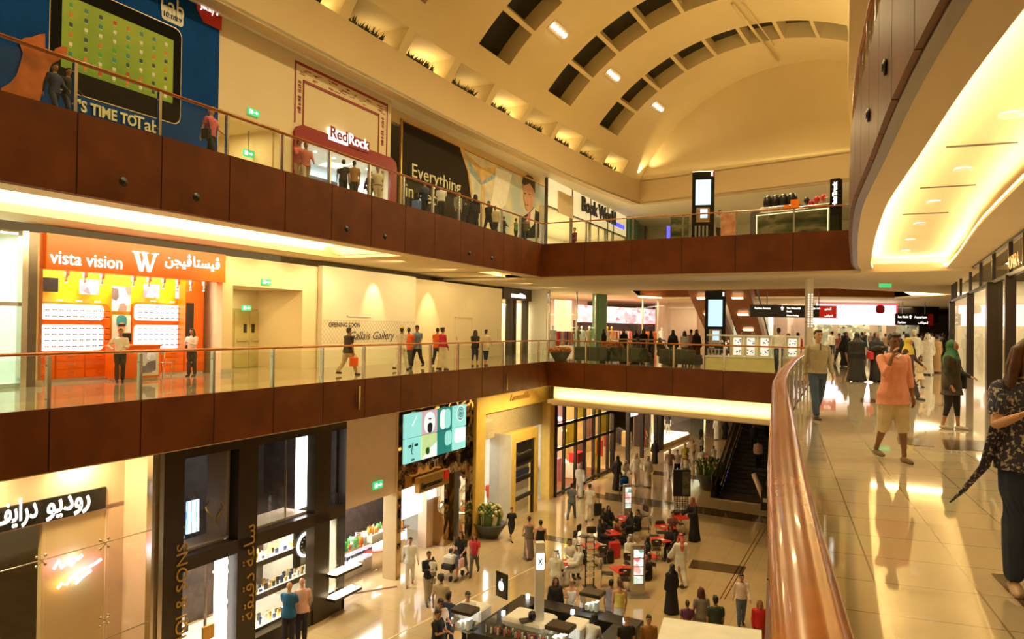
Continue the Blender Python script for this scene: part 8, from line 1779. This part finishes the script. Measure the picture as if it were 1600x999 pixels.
# far concourse
FARP = [(965, 766, 700, 150, dict(robe=(BK, .02, .13), hair=('hijab', 'black')), 'woman in black abaya walking by the dark fashion shop'),
 (974, 766, 717, 20, dict(robe=(WH, .05, .06), hair=('ghutra', 'white'), pose='lean'), 'man in white robe leaning over a stroller'),
 (994, 759, 707, 5, dict(robe=(WH, .05, .07), hair=('ghutra', 'white'), pose='walk'), 'man in white robe and headdress walking, left of a pair'.replace('left of', 'one of')),
 (1012, 761, 712, 0, dict(robe=(WH, .05, .07), hair=('ghutra', 'white'), pose='walk2'), 'man in white robe closest to the black poster stand'),
 (1023, 725, 687, 160, dict(robe=(BK, .02, .10), hair=('hijab', 'black')), 'woman in black abaya in front of the red garments'),
 (1046, 750, 697, 0, dict(top=((.3, .22, .18), 'short', .85), bot=('trousers', WH), hair=('short', 'hair_grey'), pose='walk'), 'man in brown top and white trousers in the walking group'),
 (1058, 748, 702, 5, dict(top=(WH, 'short', .93), bot=('trousers', BK), hair=('short', 'hair_black'), pose='walk2'), 'man in white shirt and black trousers in the walking group'),
 (1070, 738, 693, 0, dict(top=((.55, .5, .05), 'short', .86), bot=('trousers', GY), hair=('short', 'hair_blond')), 'woman in a yellow green top behind the walking group'),
 (1072, 753, 708, 0, dict(top=(WH, 'tank', .88), bot=('trousers', GY), hair=('bun', 'hair_dark'), pose='walk'), 'woman in white vest and grey jeans in front of the walking group'),
 (1083, 722, 687, 180, dict(top=((.55, .42, .28), 'long', .84), bot=('trousers', (.55, .42, .28)), hair=('short', 'hair_red'), pose='walk'), 'person in a beige suit walking away'),
 (1096, 710, 683, 0, dict(top=((.35, .35, .38), 'short', .84), bot=('trousers', BK), hair=('short', 'hair_red')), 'man in a grey blue shirt in the middle of the concourse'),
 (1097, 744, 698, 180, dict(top=(WH, 'long', .84), bot=('trousers', (.05, .07, .14)), hair=('short', 'hair_black'), pose='walk'), 'man in white shirt and jeans walking away near the bushes'),
 (1103, 751, 711, 200, dict(top=((.6, .4, .36), 'long', .75), bot=('trousers', BK), hair=('hijab', cm((.7, .05, .04)))), 'woman in a bright red headscarf beside the bushes'),
 (1115, 730, 697, 185, dict(top=(WH, 'short', .84), bot=('trousers', (.06, .05, .05)), hair=('short', 'hair_black')), 'man in white shirt with dark back beyond the bushes'),
 (1146, 742, 702, -90, dict(top=(BK, 'long', .84), bot=('trousers', BK), hair=('short', 'hair_black')), 'man in black standing at the side of the dark escalator'),
 (1095, 690, 668, 0, dict(robe=(BK, .02, .10), hair=('hijab', 'black')), 'woman in black abaya near the far green glass'),
 (1120, 687, 649, 180, dict(robe=(WH, .05, .07), hair=('ghutra', 'white')), 'man in white robe far along the concourse'),
 (1133, 687, 655, 0, dict(robe=(BK, .02, .12), hair=('hijab', 'black')), 'woman in black abaya far along the concourse')]
for px, yf, yh, f, kw, lab in FARP:
    k = dict(skin='skin_b'); k.update(kw); GP(lab, px, yf, yh, f, **k)
# two customers at the jeweller
GP('bearded bald man in a blue t-shirt at the jeweller window', 452, None, 912, 170, H=1.78, pose='fold', top=((.01, .12, .28), 'short', .84, .03), bot=('trousers', (.02, .02, .03)), hair=('none', 'hair_dark'), skin='skin_a')
GP('bald man in a pink t-shirt at the jeweller window', 472, None, 905, 200, H=1.80, pose='stand', top=((.75, .45, .38), 'short', .84, .02), bot=('trousers', (.02, .02, .04)), hair=('none', 'hair_dark'), skin='skin_a')
# riders on the ground escalator
for k_, (f, lab) in enumerate(((.22, 'person in pale top riding the dark escalator'), (.36, 'person in black riding the dark escalator'), (.5, 'person in grey riding up the dark escalator'))):
    q_ = FE.w(9.7*f, -.4+.5*(k_ % 2)); person(lab, 0, pt=(q_.x, q_.y), z=ZG+5.2*f, face=155, H=1.7, skin='skin_b', top=(((.6, .4, .35), BK, GY)[k_], 'long', .86), bot=('trousers', BK), hair=('short', 'hair_black'))
# mannequins
def mannequin(lab, p, face, H=1.75, top=(BK, 'short', .86), bot=('trousers', BK), m='mannequin_white', pose='stand', **k):
    body = figure(None, H=H, skin=m, hair=('none', ''), top=top, bot=bot, mann=True, vox=.022, pose=pose, face=False, **k); body.name = 'mannequin'; body.location = p; body.rotation_euler = (0, 0, R(face)); tag(body, lab, 'mannequin', 'shop mannequins')
mannequin('waistcoated mannequin on the bright stage of the far shop window', MANN_J, -20, 1.8, top=(BK, 'short', .88), bot=('trousers', GY))
p = FW.w(wu(812, .9), .9); mannequin('mannequin in a black dress in the middle window of the dark framed boutique', (p.x, p.y, 0), 20, 1.72, top=(BK, 'tank', .86), bot=('dress', BK, .55))
p = FW.w(wu(838, .8), .8); mannequin('seated style mannequin in olive by the corner window of the dark framed boutique', (p.x, p.y, 0), 50, 1.6, top=((.25, .2, .05), 'tank', .86), bot=('skirt', (.25, .2, .05), .4))
for px, v_, c, lab in ((864, 1.0, (.5, .5, .45), 'mannequin in a striped grey top at the near end of the clothes shop'), (902, 1.0, (.12, .16, .04), 'mannequin in olive green in the clothes shop window'), (909, 1.0, WH, 'mannequin in a white gown in the clothes shop window'), (921, 1.0, (.35, .25, .12), 'mannequin in a belted tan dress by the green pier'), (949, 1.1, (.4, .3, .2), 'half hidden mannequin just past the green pier'), (956, 1.1, (.7, .3, .12), 'mannequin in an orange dress past the green pier'), (1034, 1.5, WH, 'mannequin in a flowing white robe by the pink screen')):
    p = FN.w(FN.u(px, v_), v_); mannequin(lab, (p.x, p.y, 0), 10, 1.85, top=(c, 'short', .86), bot=('dress', c, .3), m='gold' if px in (949, 956) else 'mannequin_white')
for px, c, lab in ((770, (.75, .06, .01), 'mannequin in an orange dress and blue top in the yellow framed boutique'), (838, (.75, .05, .02), 'mannequin in an orange jacket and cream trousers by the mirror')):
    v_ = .9; p = FG.w(FG.u(px, v_), v_, ZG+.05); mannequin(lab, p, 30, 1.8, top=(c, 'short', .84), bot=('trousers', CR))
for px, v_, c, lab in ((985, 1.2, (.4, .3, .2), 'mannequin in brown in the dark glazed fashion shop'), (1007, 1.0, RD, 'mannequin in a bright red coat in the dark glazed fashion shop'), (1016, 1.1, CR, 'mannequin in cream lace in the dark glazed fashion shop')):
    p = FI.w(FI.u(px, v_), v_, ZG+.02); mannequin(lab, p, 30, 1.85, top=(c, 'long', .8), bot=('dress', c, .35))
for px, c, lab in ((1562, (.5, .35, .1), 'mannequin in gold patterned dress behind the east shop glass'), (1488, BK, 'dark mannequin at the far end of the east shop glass')):
    p = FX.w(FX.u(px, .8), .8); mannequin(lab, (p.x, p.y, .02), -30, 1.75, top=(c, 'long', .86), bot=('dress', c, .25))
# seated guests of the cafe
def seated(px, py, face, lab, H=1.65, **k):     # pixel of the head
    p = G(px, py, ZG+1.22*H/1.65); k.setdefault('skin', 'skin_b'); person(lab, 0, pt=(p.x, p.y), z=ZG, face=face, H=H, pose='sit', **k)
seated(869, 864, 170, 'man in white robe and headdress seated with his back turned', robe=(WH, .05, .06), hair=('ghutra', 'white'), H=1.75)
seated(904, 855, -80, 'man in white robe and black cord seated across the red table', robe=(WH, .05, .06), hair=('ghutra', 'white'), H=1.75)
seated(890, 846, 30, 'man in a white shirt seated behind the men in robes', top=(WH, 'long', .86), bot=('trousers', (.05, .05, .06)), hair=('short', 'hair_black'))
seated(899, 833, 80, 'woman with black hair and white top seated near the tall chair', top=(WH, 'long', .86), bot=('trousers', BK), hair=('long', 'hair_black'), H=1.55)
seated(939, 815, 60, 'woman in black seated with her back to the walkway', robe=(BK, .03, .12), hair=('hijab', 'black'))
seated(951, 794, 20, 'woman in black seated at the back of the cafe group', robe=(BK, .03, .12), hair=('hijab', 'black'))
seated(944, 798, 40, 'woman in black seated close beside the trolley case', robe=(BK, .03, .12), hair=('hijab', 'black'))
seated(964, 814, 100, 'person in dark red seated among the women in black', top=((.14, .02, .02), 'long', .86), bot=('trousers', BK), hair=('short', 'hair_black'), H=1.5)
seated(985, 803, -60, 'woman in black seated beside the farther menu totem', robe=(BK, .03, .12), hair=('hijab', 'black'))
seated(997, 800, -70, 'person in black seated at the outer edge by the farther totem', top=(BK, 'long', .86), bot=('trousers', BK), hair=('short', 'hair_black'))
seated(985, 840, 20, 'man in white robe seated right behind the near menu totem', robe=(WH, .05, .06), hair=('ghutra', 'white'), H=1.75)
seated(1011, 843, -90, 'woman in black seated beyond the near menu totem', robe=(BK, .03, .12), hair=('hijab', 'black'))
seated(1051, 803, 10, 'man in a maroon shirt seated at the far red tables', top=((.16, .05, .04), 'short', .86), bot=('trousers', BK), hair=('short', 'hair_black'))
seated(1048, 824, -30, 'long haired woman in black seated by the table with papers', top=(BK, 'long', .86), bot=('trousers', BK), hair=('long', 'hair_dark'))
seated(1014, 870, -100, 'person in black with bare arms seated behind the near totem', top=(BK, 'short', .86), bot=('trousers', BK), hair=('short', 'hair_black'))
